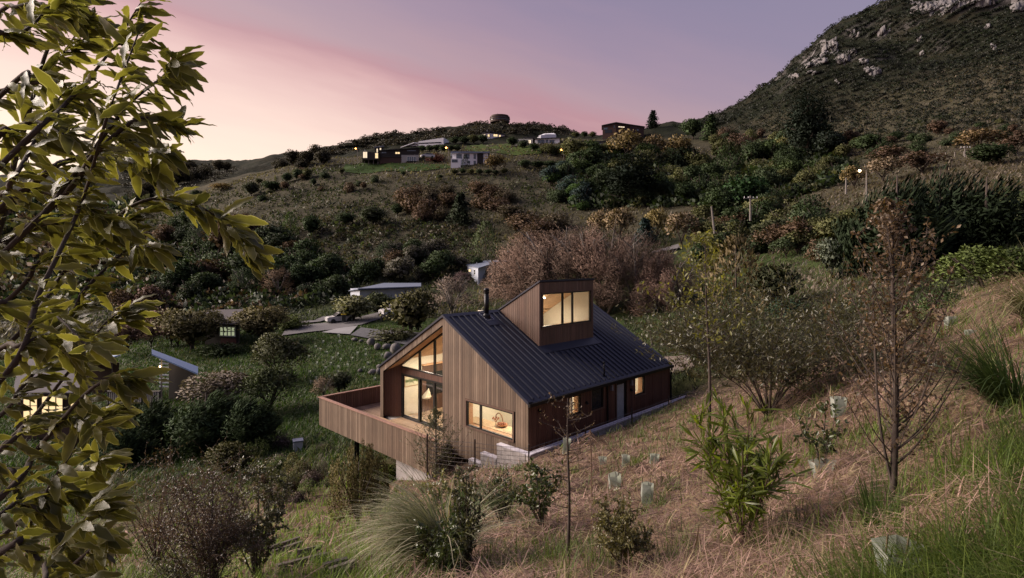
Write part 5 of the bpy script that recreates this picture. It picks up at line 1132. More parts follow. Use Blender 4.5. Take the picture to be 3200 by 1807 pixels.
def ptree(name, kind, u, vt, vb, wpx, col, label, cat='tree', group=None, Y=None, **k):
    p = ray_ground(u, vb) if Y is None else px(u, vb, Y)
    s = p.y / F_PX; return tree(name, kind, p, wpx * s, (vb - vt) * s, col, label, cat, group, **k)
# colours (linear)
DG = (.020, .030, .013); DG2 = (.026, .036, .018); OLV = (.050, .052, .022); BRN = (.060, .040, .026); RUST = (.052, .034, .024); GLD = (.105, .078, .036); GOLD2 = (.125, .098, .042); GRY = (.060, .056, .046); BLK = (.010, .014, .010); BRG = (.032, .060, .014); TWG = (.098, .068, .053); BLU = (.022, .034, .032)
# ---- trees one can tell apart
for a in [
 ('fir_tree', 'cone', 2041, 344, 402, 56, BLK, 'pointed dark fir on the skyline beside the brown house', 'tree'),
 ('pine_tree', 'layer', 2525, 285, 500, 185, BLK, 'tall black pine rising in front of the rocky mountain', 'tree', 9000),
 ('pine_tree', 'round', 2595, 400, 498, 110, BLK, 'lower black pine at the right foot of the tall pine', 'tree'),
 ('skyline_tree', 'round', 2165, 362, 440, 80, DG, 'round dark tree left of a twin at the mountain foot', 'tree'),
 ('skyline_tree', 'cone', 2222, 358, 440, 78, DG, 'pointed dark tree right of its round twin at the mountain foot', 'tree'),
 ('cedar_tree', 'layer', 1975, 478, 640, 215, BLK, 'huge dark spreading cedar with flat tiers on the hillside', 'tree', 9000),
 ('poplar_tree', 'open', 1960, 408, 505, 130, GLD, 'golden autumn tree in front of the brown house', 'tree'),
 ('poplar_tree', 'open', 2040, 418, 510, 100, (.085, .062, .034), 'browner autumn tree right of the golden one', 'tree'),
 ('poplar_tree', 'open', 2120, 420, 515, 110, GLD, 'golden autumn tree above the amber street lamp', 'tree'),
 ('autumn_tree', 'open', 1880, 650, 762, 90, (.125, .092, .055), 'pale gold tree left edge of the autumn clump', 'tree'),
 ('autumn_tree', 'open', 1935, 640, 765, 110, (.115, .085, .05), 'largest pale gold tree in the autumn clump', 'tree'),
 ('autumn_tree', 'open', 2050, 645, 765, 90, GOLD2, 'yellow gold tree right of the dark blue fir', 'tree'),
 ('autumn_tree', 'open', 2130, 655, 775, 130, (.085, .064, .042), 'thin brown-gold tree with bare trunks beside the upper road', 'tree'),
 ('blue_fir', 'cone', 2018, 678, 775, 100, BLU, 'dark blue-green fir in front of the autumn clump', 'tree'),
 ('green_fir', 'round', 2330, 525, 668, 150, (.013, .028, .010), 'bright dark green conifer behind the crossarm pole', 'tree'),
 ('golden_tree', 'open', 2670, 515, 590, 90, GLD, 'golden tree behind the leaning street lamp', 'tree'),
 ('golden_tree', 'open', 2760, 488, 570, 110, (.12, .09, .06), 'pinkish gold tree right of the leaning street lamp', 'tree'),
 ('rust_tree', 'open', 2880, 470, 545, 150, RUST, 'rust brown tree left of the post fence', 'tree'),
 ('rust_tree', 'open', 2780, 455, 520, 130, RUST, 'rust brown tree behind the pinkish gold tree', 'tree'),
 ('rust_tree', 'open', 3060, 400, 480, 140, (.08, .056, .03), 'orange brown tree above the fence pole', 'tree'),
 ('rust_tree', 'open', 3170, 415, 490, 100, RUST, 'rust brown tree at the right edge of the photo', 'tree'),
 ('round_tree', 'round', 3095, 444, 520, 130, DG, 'round dark green tree by the post fence', 'tree'),
 ('grey_bush_tree', 'low', 2310, 400, 470, 120, RUST, 'rust coloured bush tree left of the tall pine', 'tree'),
 ('grey_bush_tree', 'open', 2455, 420, 492, 70, (.09, .085, .035), 'yellow green tree at the left foot of the tall pine', 'tree'),
 ('clump_tree', 'round', 2720, 415, 480, 110, DG, 'dark clump on the dry slope right of the tall pine', 'tree'),
 ('clump_tree', 'round', 2865, 440, 475, 60, DG, 'small dark clump on the dry slope above the rust trees', 'tree'),
 ('hill_fir', 'cone', 1440, 600, 705, 105, (.020, .026, .016), 'dark conifer alone in the middle of the grassy hillside', 'tree'),
 ('hill_tree', 'column', 1518, 690, 825, 90, (.032, .042, .018), 'upright green tree behind the pale blue house', 'tree'),
 ('hill_tree', 'round', 1490, 800, 840, 50, DG, 'low dark shrub left of the upright green tree', 'tree'),
 ('hill_cypress', 'column', 908, 662, 742, 52, (.022, .034, .010), 'dark green conical cypress on the left hillside', 'tree'),
 ('hill_bush', 'round', 972, 668, 738, 72, DG, 'dark rounded bush right of the cypress', 'bush'),
 ('hill_bush', 'round', 1080, 658, 708, 70, DG, 'dark bush by two pale fence posts', 'bush'),
 ('hill_bush', 'round', 1165, 640, 706, 95, (.028, .034, .02), 'wide green bush between the posts and the small round bush', 'bush'),
 ('hill_bush', 'round', 1242, 636, 678, 46, DG, 'small round bush alone on the pasture', 'bush'),
 ('hill_bush', 'round', 1375, 545, 560, 22, DG, 'little round bush at the lower edge of the house lawn', 'bush'),
 ('hill_bush', 'round', 1260, 535, 550, 22, DG, 'tiny dark bush on the house lawn', 'bush'),
 ('hill_bush', 'round', 612, 590, 635, 50, DG, 'rounded dark bush on the far left pasture edge', 'bush'),
 ('hill_bush', 'open', 690, 572, 600, 70, (.11, .075, .028), 'orange brown bush on the far left slope', 'bush'),
 ('hill_bush', 'low', 560, 615, 655, 80, DG, 'low dark bush below the rounded one on the left pasture', 'bush'),
 ('hill_bush', 'round', 785, 565, 615, 60, (.03, .034, .02), 'olive bush left of two on the upper left pasture', 'bush'),
 ('hill_bush', 'round', 850, 560, 600, 70, DG, 'dark wide bush on the upper left pasture', 'bush'),
 ('lawn_tree', 'column', 1454, 484, 540, 24, BLK, 'narrow black conifer in front of the white house', 'tree'),
 ('lawn_tree', 'open', 1545, 482, 545, 80, (.065, .045, .018), 'brown autumn tree at the right corner of the white house', 'tree'),
 ('red_hedge', 'low', 1365, 474, 508, 70, (.055, .022, .018), 'dark red bushes between the dark house and white house', 'bush'),
 ('garden_tree', 'round', 600, 935, 1098, 215, (.070, .062, .034), 'umbrella shaped garden tree standing left of and before the dark cottage', 'tree', 4500),
 ('garden_tree', 'round', 815, 935, 1072, 190, (.060, .052, .028), 'dark crooked tree right of the dark cottage', 'tree', 4500),
 ('garden_tree', 'low', 705, 1062, 1105, 150, (.030, .040, .018), 'low hedge in front of the dark cottage base', 'bush'),
 ('garden_tree', 'low', 905, 968, 1030, 120, (.055, .066, .024), 'light green bush left of the road', 'bush'),
 ('garden_tree', 'open', 865, 1030, 1200, 210, (.042, .044, .024), 'wide brown-green tree on the left edge of the green bank', 'tree', 4500),
 ('garden_tree', 'open', 845, 1130, 1290, 200, (.030, .036, .018), 'dark tree below the wide brown-green tree', 'tree', 4500),
 ('roadside_tree', 'round', 1105, 915, 1006, 150, (.10, .10, .055), 'pale flowering shrub in front of the bungalow', 'bush'),
 ('roadside_tree', 'round', 1185, 908, 988, 120, (.035, .042, .022), 'dark green bush under the bungalow windows', 'bush'),
 ('roadside_tree', 'round', 1285, 893, 1050, 180, (.055, .052, .026), 'big rounded olive tree hiding the parked car', 'tree'),
 ('roadside_tree', 'low', 1230, 1010, 1065, 160, (.035, .036, .018), 'dark hedge bank along the gravel drive', 'bush'),
 ('grey_tree', 'twig', 1412, 838, 985, 165, (.11, .085, .07), 'grey leafless tree left of the flue', 'tree'),
 ('grey_tree', 'round', 1330, 905, 960, 80, (.05, .046, .03), 'dull brown bush between olive tree and grey tree', 'bush'),
 ('purple_bush', 'twig', 1445, 842, 890, 70, (.09, .06, .06), 'purplish bare bush left of the pale blue house', 'bush'),
 ('yew_bush', 'column', 1518, 855, 886, 22, BLK, 'small dark conical shrub against the pale blue house', 'bush'),
 ('ivy_cone', 'column', 2300, 735, 1000, 190, (.065, .050, .026), 'cone-shaped overgrown tree draped in brown-green ivy', 'tree'),
 ('ivy_tree', 'round', 2420, 800, 970, 170, (.030, .034, .018), 'dark ivy mass right of the cone-shaped tree', 'tree'),
 ('grey_willow', 'round', 2600, 735, 860, 110, (.065, .075, .055), 'silvery grey-green bush left of the windswept conifers', 'bush'),
 ('olive_bush', 'low', 2470, 905, 990, 140, (.020, .036, .022), 'low dark green creeper mound beside the dry grass', 'bush'),
 ('verge_bush', 'round', 2420, 680, 760, 150, (.04, .044, .024), 'broad olive bush below the crossarm pole', 'bush'),
 ('verge_bush', 'round', 2260, 720, 790, 90, (.026, .036, .018), 'dark bush beside the upper road bend', 'bush'),
 ('verge_bush', 'round', 2190, 752, 835, 80, (.018, .032, .014), 'dark green bush at the end of the upper road', 'bush'),
 ('yellow_shrub', 'low', 2590, 690, 745, 150, (.14, .10, .035), 'row of golden shrubs along the bank below the street lamp', 'bush'),
 ('yellow_shrub', 'low', 2490, 715, 770, 110, (.12, .085, .032), 'golden shrub at the left end of the bank row', 'bush'),
 ('yellow_shrub', 'low', 2660, 640, 690, 80, (.075, .08, .03), 'green tamarisk-like shrub above the golden row', 'bush'),
 ('yellow_shrub', 'low', 2760, 618, 665, 70, (.14, .10, .03), 'bright yellow shrub by the foot of the leaning lamp', 'bush'),
]: ptree(a[0], a[1], *a[2:8], cat=a[8], n=a[9] if len(a) > 9 else None)
# wind-swept conifers on the right
for a in [('windswept_conifer', 2800, 500, 905, 420, 'left windswept macrocarpa with sprays streaming right', 40), ('windswept_conifer', 2935, 478, 890, 420, 'tallest windswept macrocarpa in the middle of three', 43), ('windswept_conifer', 3080, 510, 870, 420, 'right windswept macrocarpa leaning out of the photo', 40)]:
    ptree(a[0], 'wind', a[1], a[2], a[3], a[4], (.012, .018, .009), a[5], 'tree', Y=a[6], rz=_rt.uniform(-.3, .3), n=9000)
# bare willow behind the house: several stems grown together, one crown each
for i, a in enumerate([(1665, 680, 1010, 350), (1770, 645, 1020, 390), (1885, 638, 1030, 400), (1995, 670, 1050, 370), (2085, 745, 1060, 300), (1600, 755, 1000, 240)]):
    ptree('bare_willow', 'twig', *a, TWG if i % 2 else (.106, .070, .054), ['bare reddish willow behind the dormer, second from the left', 'bare willow directly above the dormer roof', 'tallest bare willow right of the dormer', 'bare willow over the rear roof slope', 'lowest bare willow at the right end of the thicket', 'bare reddish willow nearest the pale blue house'][i], Y=[60, 58, 56, 54, 52, 62][i], n=30000)
# brown thickets on the pasture
brown = [(1265, 568, 640, 80), (1310, 560, 625, 85), (1345, 565, 640, 80), (1290, 590, 665, 90), (1340, 600, 670, 95), (1395, 560, 620, 75), (1400, 590, 650, 85), (1320, 625, 690, 80), (1380, 630, 690, 70), (1500, 545, 610, 85), (1540, 560, 620, 90), (1580, 575, 635, 80), (1510, 590, 650, 90), (1560, 605, 660, 100), (1600, 620, 680, 110), (1640, 640, 715, 120), (1690, 660, 735, 120), (1740, 640, 720, 100), (1660, 690, 760, 120), (1720, 700, 770, 110)]
for i, a in enumerate(brown): ptree('thicket_bush', 'low', *a, (BRN, RUST, (.045, .036, .024))[i % 3], 'brown leafless thicket bush on the open pasture above the house', 'bush', 'brown thicket bushes on the pasture')
# hedge rows between the far houses
rng = np.random.default_rng(3)
hedge = [(1600 + 34 * k, 430 + 8 * k + rng.uniform(-4, 4), 458 + 8 * k, 46) for k in range(5)] + [(1420 + 30 * k, 428 - 3 * k + rng.uniform(-6, 4), 452, 44) for k in range(4)] + [(1640 + 40 * k, 500 + rng.uniform(-4, 4), 526, 56) for k in range(8)] + [(1320 + 22 * k, 452, 476, 34) for k in range(6)] + [(1420 + 26 * k, 528, 548, 30) for k in range(7)] + [(1720 + 30 * k, 448 + rng.uniform(-5, 5), 490, 52) for k in range(9)] + [(1800 + 26 * k, 410, 432, 30) for k in range(3)]
for a in hedge: ptree('hedge_bush', 'round', *a, (DG, DG2, OLV)[rng.integers(3)], 'dark garden hedge bush between the distant hillside houses', 'bush', 'hedge bushes between the far houses')
def poly_samples(poly, n, seed, jit=None):
    rg = np.random.default_rng(seed); P = np.array(poly, float); lo, hi = P.min(0), P.max(0); out = []
    while sum(map(len, out)) < n:
        q = rg.uniform(lo, hi, (n * 2, 2)); ins = np.zeros(len(q), bool); j = len(P) - 1
        for i in range(len(P)):
            c = ((P[i, 1] > q[:, 1]) != (P[j, 1] > q[:, 1])); xx = (P[j, 0] - P[i, 0]) * (q[:, 1] - P[i, 1]) / (P[j, 1] - P[i, 1] + 1e-9) + P[i, 0]; ins ^= c & (q[:, 0] < xx); j = i
        out.append(q[ins])
    return np.concatenate(out)[:n]
def belt(poly, n, seed, wpx, kinds, cols, name, label, group, hr=(.7, 1.05)):
    q = poly_samples(poly, n, seed); q = q[np.argsort(q[:, 1])]; rg = np.random.default_rng(seed + 1); G = rays_ground(q[:, 0], q[:, 1])
    ymax = np.median(G[:, 1]) * 1.7
    for (u, v), g_ in zip(q, G):
        if g_[1] > min(ymax, 420): continue
        w = rg.uniform(*wpx) * g_[1] / F_PX
        kd = kinds[rg.integers(len(kinds))]; cl = cols[rg.integers(len(cols))]; ad = ('low ' if kd == 'low' else 'bare twiggy ' if kd == 'twig' else 'open-crowned ' if kd == 'open' else 'upright ' if kd == 'brush' else 'rounded ') + ('brown ' if cl[0] > cl[1] * 1.12 else 'olive ' if cl[0] > cl[1] * .8 else 'blue-green ' if cl[2] > cl[1] * .8 else 'dark green ')
        tree(name, kd, g_, w, w * rg.uniform(*hr), cl, ad + label, 'bush', ad + group)
belt([(1780, 500), (2100, 520), (2450, 480), (2640, 520), (2560, 600), (2420, 640), (2250, 650), (2060, 640), (1800, 650), (1790, 560)], 120, 21, (55, 95), ('round', 'round', 'low'), (DG, DG2, OLV, (.03, .044, .016)), 'scrub_bush', 'scrub bush in the dense cover right of the cedar', 'scrub bushes right of the cedar')
belt([(1700, 540), (1800, 560), (1840, 680), (1740, 640)], 24, 22, (45, 80), ('round', 'low'), (DG2, BLU, (.028, .05, .014)), 'scrub_bush', 'scrub bush left of the dark cedar', 'scrub bushes left of the cedar')
belt([(2150, 690), (2560, 660), (2640, 760), (2620, 860), (2420, 800), (2200, 840)], 40, 23, (70, 130), ('round', 'low', 'open'), (DG, DG2, OLV, BRN), 'gully_bush', 'shadowed gully bush between upper road and windswept conifers', 'gully bushes below the upper road')
belt([(560, 700), (760, 740), (900, 790), (1000, 850), (980, 950), (700, 960), (480, 940), (520, 760)], 60, 24, (70, 130), ('round', 'round', 'twig', 'low'), (DG, (.016, .022, .012), BRN, DG2), 'gully_tree', 'tree in the shaded gully behind the dark cottage', 'gully trees on the left')
belt([(380, 960), (560, 980), (640, 1060), (520, 1120), (380, 1120)], 18, 25, (70, 120), ('twig', 'open'), (BRN, (.05, .03, .025)), 'brown_bush', 'bush behind the sheds', 'bushes behind the sheds')
belt([(1150, 800), (1420, 800), (1450, 860), (1330, 890), (1150, 890)], 22, 26, (50, 100), ('round', 'low', 'twig'), (DG, GRY, BRN, DG2), 'slope_bush', 'bush on the lower slope above the bungalow', 'bushes above the bungalow')
belt([(640, 505), (850, 530), (1050, 520), (960, 500), (900, 512), (700, 545), (420, 620), (420, 660)], 34, 27, (36, 64), ('round', 'low'), ((.022, .02, .014), (.028, .024, .015)), 'ridge_bush', 'scrub along the ridge line on the far left', 'ridge scrub on the far left')
belt([(2200, 420), (2480, 440), (2600, 470), (2900, 420), (3200, 380), (3200, 430), (2950, 470), (2700, 500), (2250, 480)], 60, 28, (26, 60), ('round', 'low'), (DG, DG2, OLV, RUST), 'dry_slope_bush', 'scattered bush on the dry grass below the mountain', 'bushes on the dry slope')
belt([(950, 540), (1150, 545), (1200, 600), (1000, 620), (800, 640), (700, 600)], 20, 29, (22, 44), ('low', 'round'), (DG2, OLV, BRN), 'pasture_shrub', 'small shrub on the left pasture', 'small pasture shrubs')
belt([(850, 850), (1100, 830), (1180, 880), (1080, 930), (900, 960)], 26, 30, (60, 120), ('round', 'low'), ((.020, .030, .014), DG, DG2), 'valley_bush', 'valley bush left of the bungalow', 'valley bushes left of the bungalow')
# ---- the mass of mountain and hillside scrub
def scrub_mass(name, poly, n, seed, wpx, cols, lpb=26):
    q = poly_samples(poly, n, seed); rg = np.random.default_rng(seed + 1); G = rays_ground(q[:, 0], q[:, 1]); G = G[G[:, 1] < 900]; n = len(G); w = rg.uniform(*wpx, n) * G[:, 1] / F_PX
    d = rvec(rg, n * lpb).reshape(n, lpb, 3); d[..., 2] = np.abs(d[..., 2]); P = G[:, None, :] + d * w[:, None, None] * np.array([.5, .5, .55]) * rg.uniform(.7, 1.05, (n, lpb, 1)); P[..., 2] -= .05 * w[:, None]
    D = unit(d + rvec(rg, n * lpb).reshape(n, lpb, 3) * .8); S = unit(np.cross(D, rvec(rg, n * lpb).reshape(n, lpb, 3))); sz = np.repeat(w * .34, lpb)
    V, F = cards(P.reshape(-1, 3), D.reshape(-1, 3), S.reshape(-1, 3), sz, sz * .75); me = np_mesh(name, V, F, normals=np.repeat(unit(d + rvec(rg, n * lpb).reshape(n, lpb, 3) * .4).reshape(-1, 3), 4, 0))
    c = np.array(cols)[rg.integers(len(cols), size=n)] * rg.uniform(1.2, 1.9, (n, 1)); ca = np.ones((n, lpb, 4, 4), np.float32); ca[..., :3] = c[:, None, None, :]
    at_ = me.color_attributes.new('Col', 'FLOAT_COLOR', 'POINT'); at_.data.foreach_set('color', ca.ravel()); me.materials.append(M_GRASSV); return tag(link(name, me), kind='stuff')
scrub_mass('mountain_scrub', [(2100, 400), (2200, 335), (2350, 270), (2440, 190), (2540, 90), (2640, 20), (2770, -20), (2850, 0), (2950, -30), (3200, -20), (3200, 400), (2900, 420), (2600, 440), (2300, 410)], 8500, 40, (5, 15), [(.011, .014, .010), (.014, .016, .011), (.017, .017, .013), (.012, .018, .010)], 18)
scrub_mass('far_hill_scrub', [(950, 490), (1100, 450), (1200, 405), (1310, 390), (1420, 415), (1480, 385), (1560, 362), (1700, 365), (1800, 400), (1800, 425), (1500, 425), (1400, 440), (1150, 470), (900, 510)], 2600, 41, (5, 14), [(.022, .018, .012), (.028, .022, .014), (.018, .016, .011)], 16)
scrub_mass('hillside_scrub', [(1780, 500), (2100, 515), (2600, 470), (2680, 560), (2450, 640), (2100, 650), (1800, 660)], 1100, 42, (22, 50), [DG, DG2, OLV, (.022, .034, .014)], 30)
scrub_mass('valley_scrub', [(450, 760), (760, 770), (1000, 830), (1150, 860), (1050, 950), (700, 1000), (420, 980)], 800, 43, (22, 50), [DG, (.014, .02, .011), BRN, DG2], 30)
scrub_mass('pasture_scrub', [(480, 640), (900, 560), (1250, 570), (1600, 560), (1750, 600), (1700, 740), (1400, 800), (1100, 820), (800, 780), (560, 740)], 420, 45, (6, 20), [(.062, .052, .038), (.055, .052, .032), (.05, .044, .03), (.04, .044, .024)], 18)
scrub_mass('bracken_scrub', [(760, 740), (1000, 700), (1300, 700), (1480, 720), (1500, 880), (1350, 900), (1150, 860), (900, 830)], 480, 46, (10, 30), [(.05, .042, .028), (.034, .042, .02), (.045, .038, .026), (.036, .046, .02)], 22)
scrub_mass('left_valley_scrub', [(-800, 720), (100, 640), (470, 640), (470, 960), (-200, 1010), (-800, 1100)], 1500, 47, (20, 60), [DG, DG2, BRN, OLV], 24)
scrub_mass('left_ridge_scrub', [(380, 530), (620, 520), (760, 530), (700, 560), (560, 600), (380, 640)], 700, 44, (5, 14), [(.02, .017, .012), (.026, .022, .014)], 14)

# ---- pale rock outcrops on the mountain
M_ROCK = plain('cliff_rock', (.15, .138, .135), .95, bump=1.0, bscale=.45, var=.55, vscale=.22)
def outcrop(u, v, w, h, label, seed, group=None):
    """craggy patch of bare rock standing proud of the slope"""
    rg = np.random.default_rng(seed); nx, nz = max(7, int(w / 3)), max(6, int(h / 3)); gu, gv = np.meshgrid(np.linspace(-1.15, 1.15, nx), np.linspace(-1.15, 1.15, nz), indexing='ij'); uu = u + gu * w / 2 + rg.normal(0, .7, gu.shape); vv = v + gv * h / 2 + rg.normal(0, .7, gu.shape)
    G = rays_ground(uu.ravel(), vv.ravel()).reshape(nx, nz, 3); s = np.median(G[..., 1]) / F_PX; G[..., 1] = np.clip(G[..., 1], np.median(G[..., 1]) - 45, np.median(G[..., 1]) + 45)
    r = np.sqrt(gu ** 2 + gv ** 2) + .45 * fbm(gu * 2.2 + seed, gv * 2.2, 3, seed); inn = np.clip((1.0 - r) / .35, -.6, 1); jag = np.round((fbm(gu * w / 13 + seed, gv * h / 20, 4, seed + 3, .6) + .5) * 4) / 4
    push = s * (inn * 4 + np.clip(inn, 0, 1) * (jag * 9 + rg.uniform(0, 2.5, gu.shape))); G[..., 1] -= push; G[..., 0] -= push * .25; G[..., 2] += push * .12; c = G.reshape(-1, 3); o = c.mean(0)
    ii, jj = np.meshgrid(np.arange(nx - 1), np.arange(nz - 1), indexing='ij'); b = (ii * nz + jj).ravel(); ok = (inn[:-1, :-1] > -9).ravel(); F = np.stack([b, b + 1, b + nz + 1, b + nz], 1)[ok]
    me = np_mesh('rock_outcrop', c - o, F); ob = link('rock_outcrop', me, None, M_ROCK, Vector(o)); tag(ob, label, 'rock outcrop', group or 'rock outcrops on the mountain')
for i, a in enumerate([(2603, 146, 34, 40, 'tall pale cliff face nearest the left edge of the mountain'), (2662, 171, 36, 26, 'pale rock face right of the tall cliff'), (2565, 196, 50, 26, 'low pale rock band at the left foot of the cliffs'), (2632, 190, 48, 34, 'broad pale rock under the tall cliff'), (2522, 206, 40, 20, 'leftmost pale rock step on the mountain edge'), (2726, 229, 54, 26, 'isolated rock ledge below the cliffs'), (2618, 265, 18, 14, 'single small pale boulder low on the mountain'), (2752, 110, 56, 18, 'thin rock band high on the mountain'), (2668, 117, 40, 12, 'short rock strip above the pale rock face'), (2870, 128, 22, 16, 'small rock patch in the dark scrub right of the peak'), (3085, 87, 16, 16, 'small rock patch below the summit crag'), (3103, 151, 22, 18, 'small rock patch low on the right mountain face'), (2883, 175, 18, 10, 'tiny rock patch in the middle of the mountain face'), (2890, 30, 80, 40, 'left part of the summit crag with a reddish edge'), (2960, 28, 110, 48, 'middle of the summit crag'), (3070, 14, 90, 30, 'right part of the summit crag'), (3180, 22, 40, 44, 'rock wall at the top right corner'), (2575, 150, 22, 44, 'narrow rock rib on the mountain edge left of the tall cliff'), (2540, 232, 44, 14, 'flat rock shelf below the leftmost rock step'), (2700, 200, 34, 16, 'broken rock step right of the broad pale rock'), (2480, 240, 34, 14, 'lowest rock shelf on the mountain edge')]): outcrop(*a, 300 + i)
# ------------------------------------------------------------------ near plants
def leaf_mesh(name, ln=1.0, w=.36, wave=.06, fold=.25, curl=.18, nx=9, seed=0, tip=1.6, mat=None):
    """one leaf along +x, midrib at y=0, with cupped, waved blade; attribute Col.r = closeness to the margin"""
    rg = np.random.default_rng(seed); ys = np.array([-1, -.55, 0, .55, 1]); V = []; C = []
    ph = rg.uniform(0, 6.28, 2); fr = rg.uniform(2.2, 3.4)
    for i in range(nx):
        t = i / (nx - 1); prof = math.sin(math.pi * t ** 1.15) ** .7 if 0 < t < 1 else 0.03
        hw = w / 2 * prof; zc = -curl * t * t
        for k, y in enumerate(ys):
            s = abs(y); z = zc + fold * hw * s * .9 + wave * (s ** 2) * math.sin(6.28 * fr * t + ph[0 if y < 0 else 1]) * min(1, prof * 1.2)
            V.append((t * ln, y * hw * (1 + .12 * math.sin(6.28 * fr * t + ph[1])), z)); C.append((1.0 if s == 1 else (.25 if s > .3 else .55)))
    F = [(i * 5 + k, (i + 1) * 5 + k, (i + 1) * 5 + k + 1, i * 5 + k + 1) for i in range(nx - 1) for k in range(4)]
    me = np_mesh(name, np.array(V), np.array(F), True); ca = np.ones((len(V), 4), np.float32); ca[:, 0] = C; a = me.color_attributes.new('Col', 'FLOAT_COLOR', 'POINT'); a.data.foreach_set('color', ca.ravel())
    if mat: me.materials.append(mat)
    return me
def near_leaf_mat(name, col, edge, rough=.3, transl=.3):
    m, nt, N, L, bs = mat_new(name); a = N.new('ShaderNodeAttribute'); a.attribute_name = 'Col'; sx = N.new('ShaderNodeSeparateXYZ'); L.new(a.outputs['Vector'], sx.inputs[0])
    mr = N.new('ShaderNodeMapRange'); mr.inputs['From Min'].default_value = .6; mr.inputs['From Max'].default_value = 1; L.new(sx.outputs[0], mr.inputs['Value'])
    ge = N.new('ShaderNodeNewGeometry'); oi = N.new('ShaderNodeObjectInfo'); ad = N.new('ShaderNodeMath'); ad.operation = 'ADD'; L.new(ge.outputs['Random Per Island'], ad.inputs[0]); L.new(oi.outputs['Random'], ad.inputs[1]); fr = N.new('ShaderNodeMath'); fr.operation = 'FRACT'; L.new(ad.outputs[0], fr.inputs[0])
    rp = N.new('ShaderNodeValToRGB'); cr = rp.color_ramp; cr.elements[0].color = (*[c * .55 for c in col], 1); cr.elements[1].color = (col[0] * 1.5, col[1] * 1.35, col[2] * 1.2, 1); L.new(fr.outputs[0], rp.inputs[0])
    no = N.new('ShaderNodeTexNoise'); no.inputs['Scale'].default_value = 30; L.new(ge.outputs['Position'], no.inputs['Vector'])
    m2 = N.new('ShaderNodeMapRange'); m2.inputs['To Min'].default_value = .7; m2.inputs['To Max'].default_value = 1.3; L.new(no.outputs['Fac'], m2.inputs['Value']); s0 = N.new('ShaderNodeVectorMath'); s0.operation = 'SCALE'; L.new(rp.outputs[0], s0.inputs[0]); L.new(m2.outputs[0], s0.inputs['Scale'])
    mx = N.new('ShaderNodeMix'); mx.data_type = 'RGBA'; L.new(mr.outputs[0], mx.inputs['Factor']); L.new(s0.outputs[0], mx.inputs['A']); mx.inputs['B'].default_value = (*edge, 1); L.new(mx.outputs['Result'], bs.inputs['Base Color'])
    bs.inputs['Roughness'].default_value = rough; bs.inputs['Specular IOR Level'].default_value = .5
    tr = N.new('ShaderNodeBsdfTranslucent'); s2 = N.new('ShaderNodeVectorMath'); s2.operation = 'MULTIPLY'; L.new(mx.outputs['Result'], s2.inputs[0]); s2.inputs[1].default_value = (1.7, 1.7, .8); L.new(s2.outputs[0], tr.inputs['Color'])
    ms = N.new('ShaderNodeMixShader'); ms.inputs[0].default_value = transl; L.new(bs.outputs[0], ms.inputs[1]); L.new(tr.outputs[0], ms.inputs[2]); L.new(ms.outputs[0], N['Material Output'].inputs['Surface']); MATS[name] = m; return m
M_PITTO = near_leaf_mat('wavy_leaf', (.120, .128, .034), (.32, .31, .18), .38, .52); M_AKE = near_leaf_mat('hopbush_leaf', (.095, .135, .018), (.12, .16, .03), .4, .35); M_BROAD = near_leaf_mat('broad_leaf', (.045, .065, .018), (.06, .08, .03), .28, .2); M_BIRCH = near_leaf_mat('birch_leaf', (.105, .074, .044), (.12, .09, .05), .5, .25); M_LIME = near_leaf_mat('lime_leaf', (.13, .14, .03), (.15, .16, .04), .45, .4); M_SMALL = near_leaf_mat('small_leaf', (.080, .088, .042), (.095, .10, .05), .38, .2); M_OLIVEL = near_leaf_mat('olive_leaf', (.12, .118, .048), (.14, .13, .06), .38, .22)
def frame(D, Nv):
    D = unit(D); S = unit(np.cross(Nv, D)); U = np.cross(D, S); return D, S, U
def bake_leaves(me, P, D, Nv, sc):
    """many copies of one leaf mesh as a single vertex array"""
    n0 = len(me.vertices); v = np.empty(n0 * 3, np.float32); me.vertices.foreach_get('co', v); v = v.reshape(-1, 3); F = np.empty(len(me.loops), np.int32); me.loops.foreach_get('vertex_index', F); F = F.reshape(-1, 4)
    c = np.empty(n0 * 4, np.float32); me.color_attributes['Col'].data.foreach_get('color', c)
    D, S, U = frame(D, Nv); sc = np.broadcast_to(np.asarray(sc, float), (len(P),))[:, None, None]
    W = P[:, None, :] + sc * (v[None, :, 0:1] * D[:, None] + v[None, :, 1:2] * S[:, None] + v[None, :, 2:3] * U[:, None])
    return W.reshape(-1, 3), (F[None] + (np.arange(len(P)) * n0)[:, None, None]).reshape(-1, 4), np.tile(c, len(P))
def leaves_obj(name, me, P, D, Nv, sc, parent, mat):
    V, F, c = bake_leaves(me, np.asarray(P, float), np.asarray(D, float), np.asarray(Nv, float), sc); m = np_mesh(name, V, F, True); a = m.color_attributes.new('Col', 'FLOAT_COLOR', 'POINT'); a.data.foreach_set('color', c); m.materials.append(mat); return link(name, m, parent)
def catmull(pts, n):
    P = [Vector(p) for p in pts]; P = [P[0] * 2 - P[1]] + P + [P[-1] * 2 - P[-2]]; out = []
    for i in range(1, len(P) - 2):
        for j in range(n):
            t = j / n; a, b, c, d = P[i - 1:i + 3]; out.append(.5 * ((2 * b) + (c - a) * t + (2 * a - 5 * b + 4 * c - d) * t * t + (3 * b - a - 3 * c + d) * t ** 3))
    return out + [P[-2]]
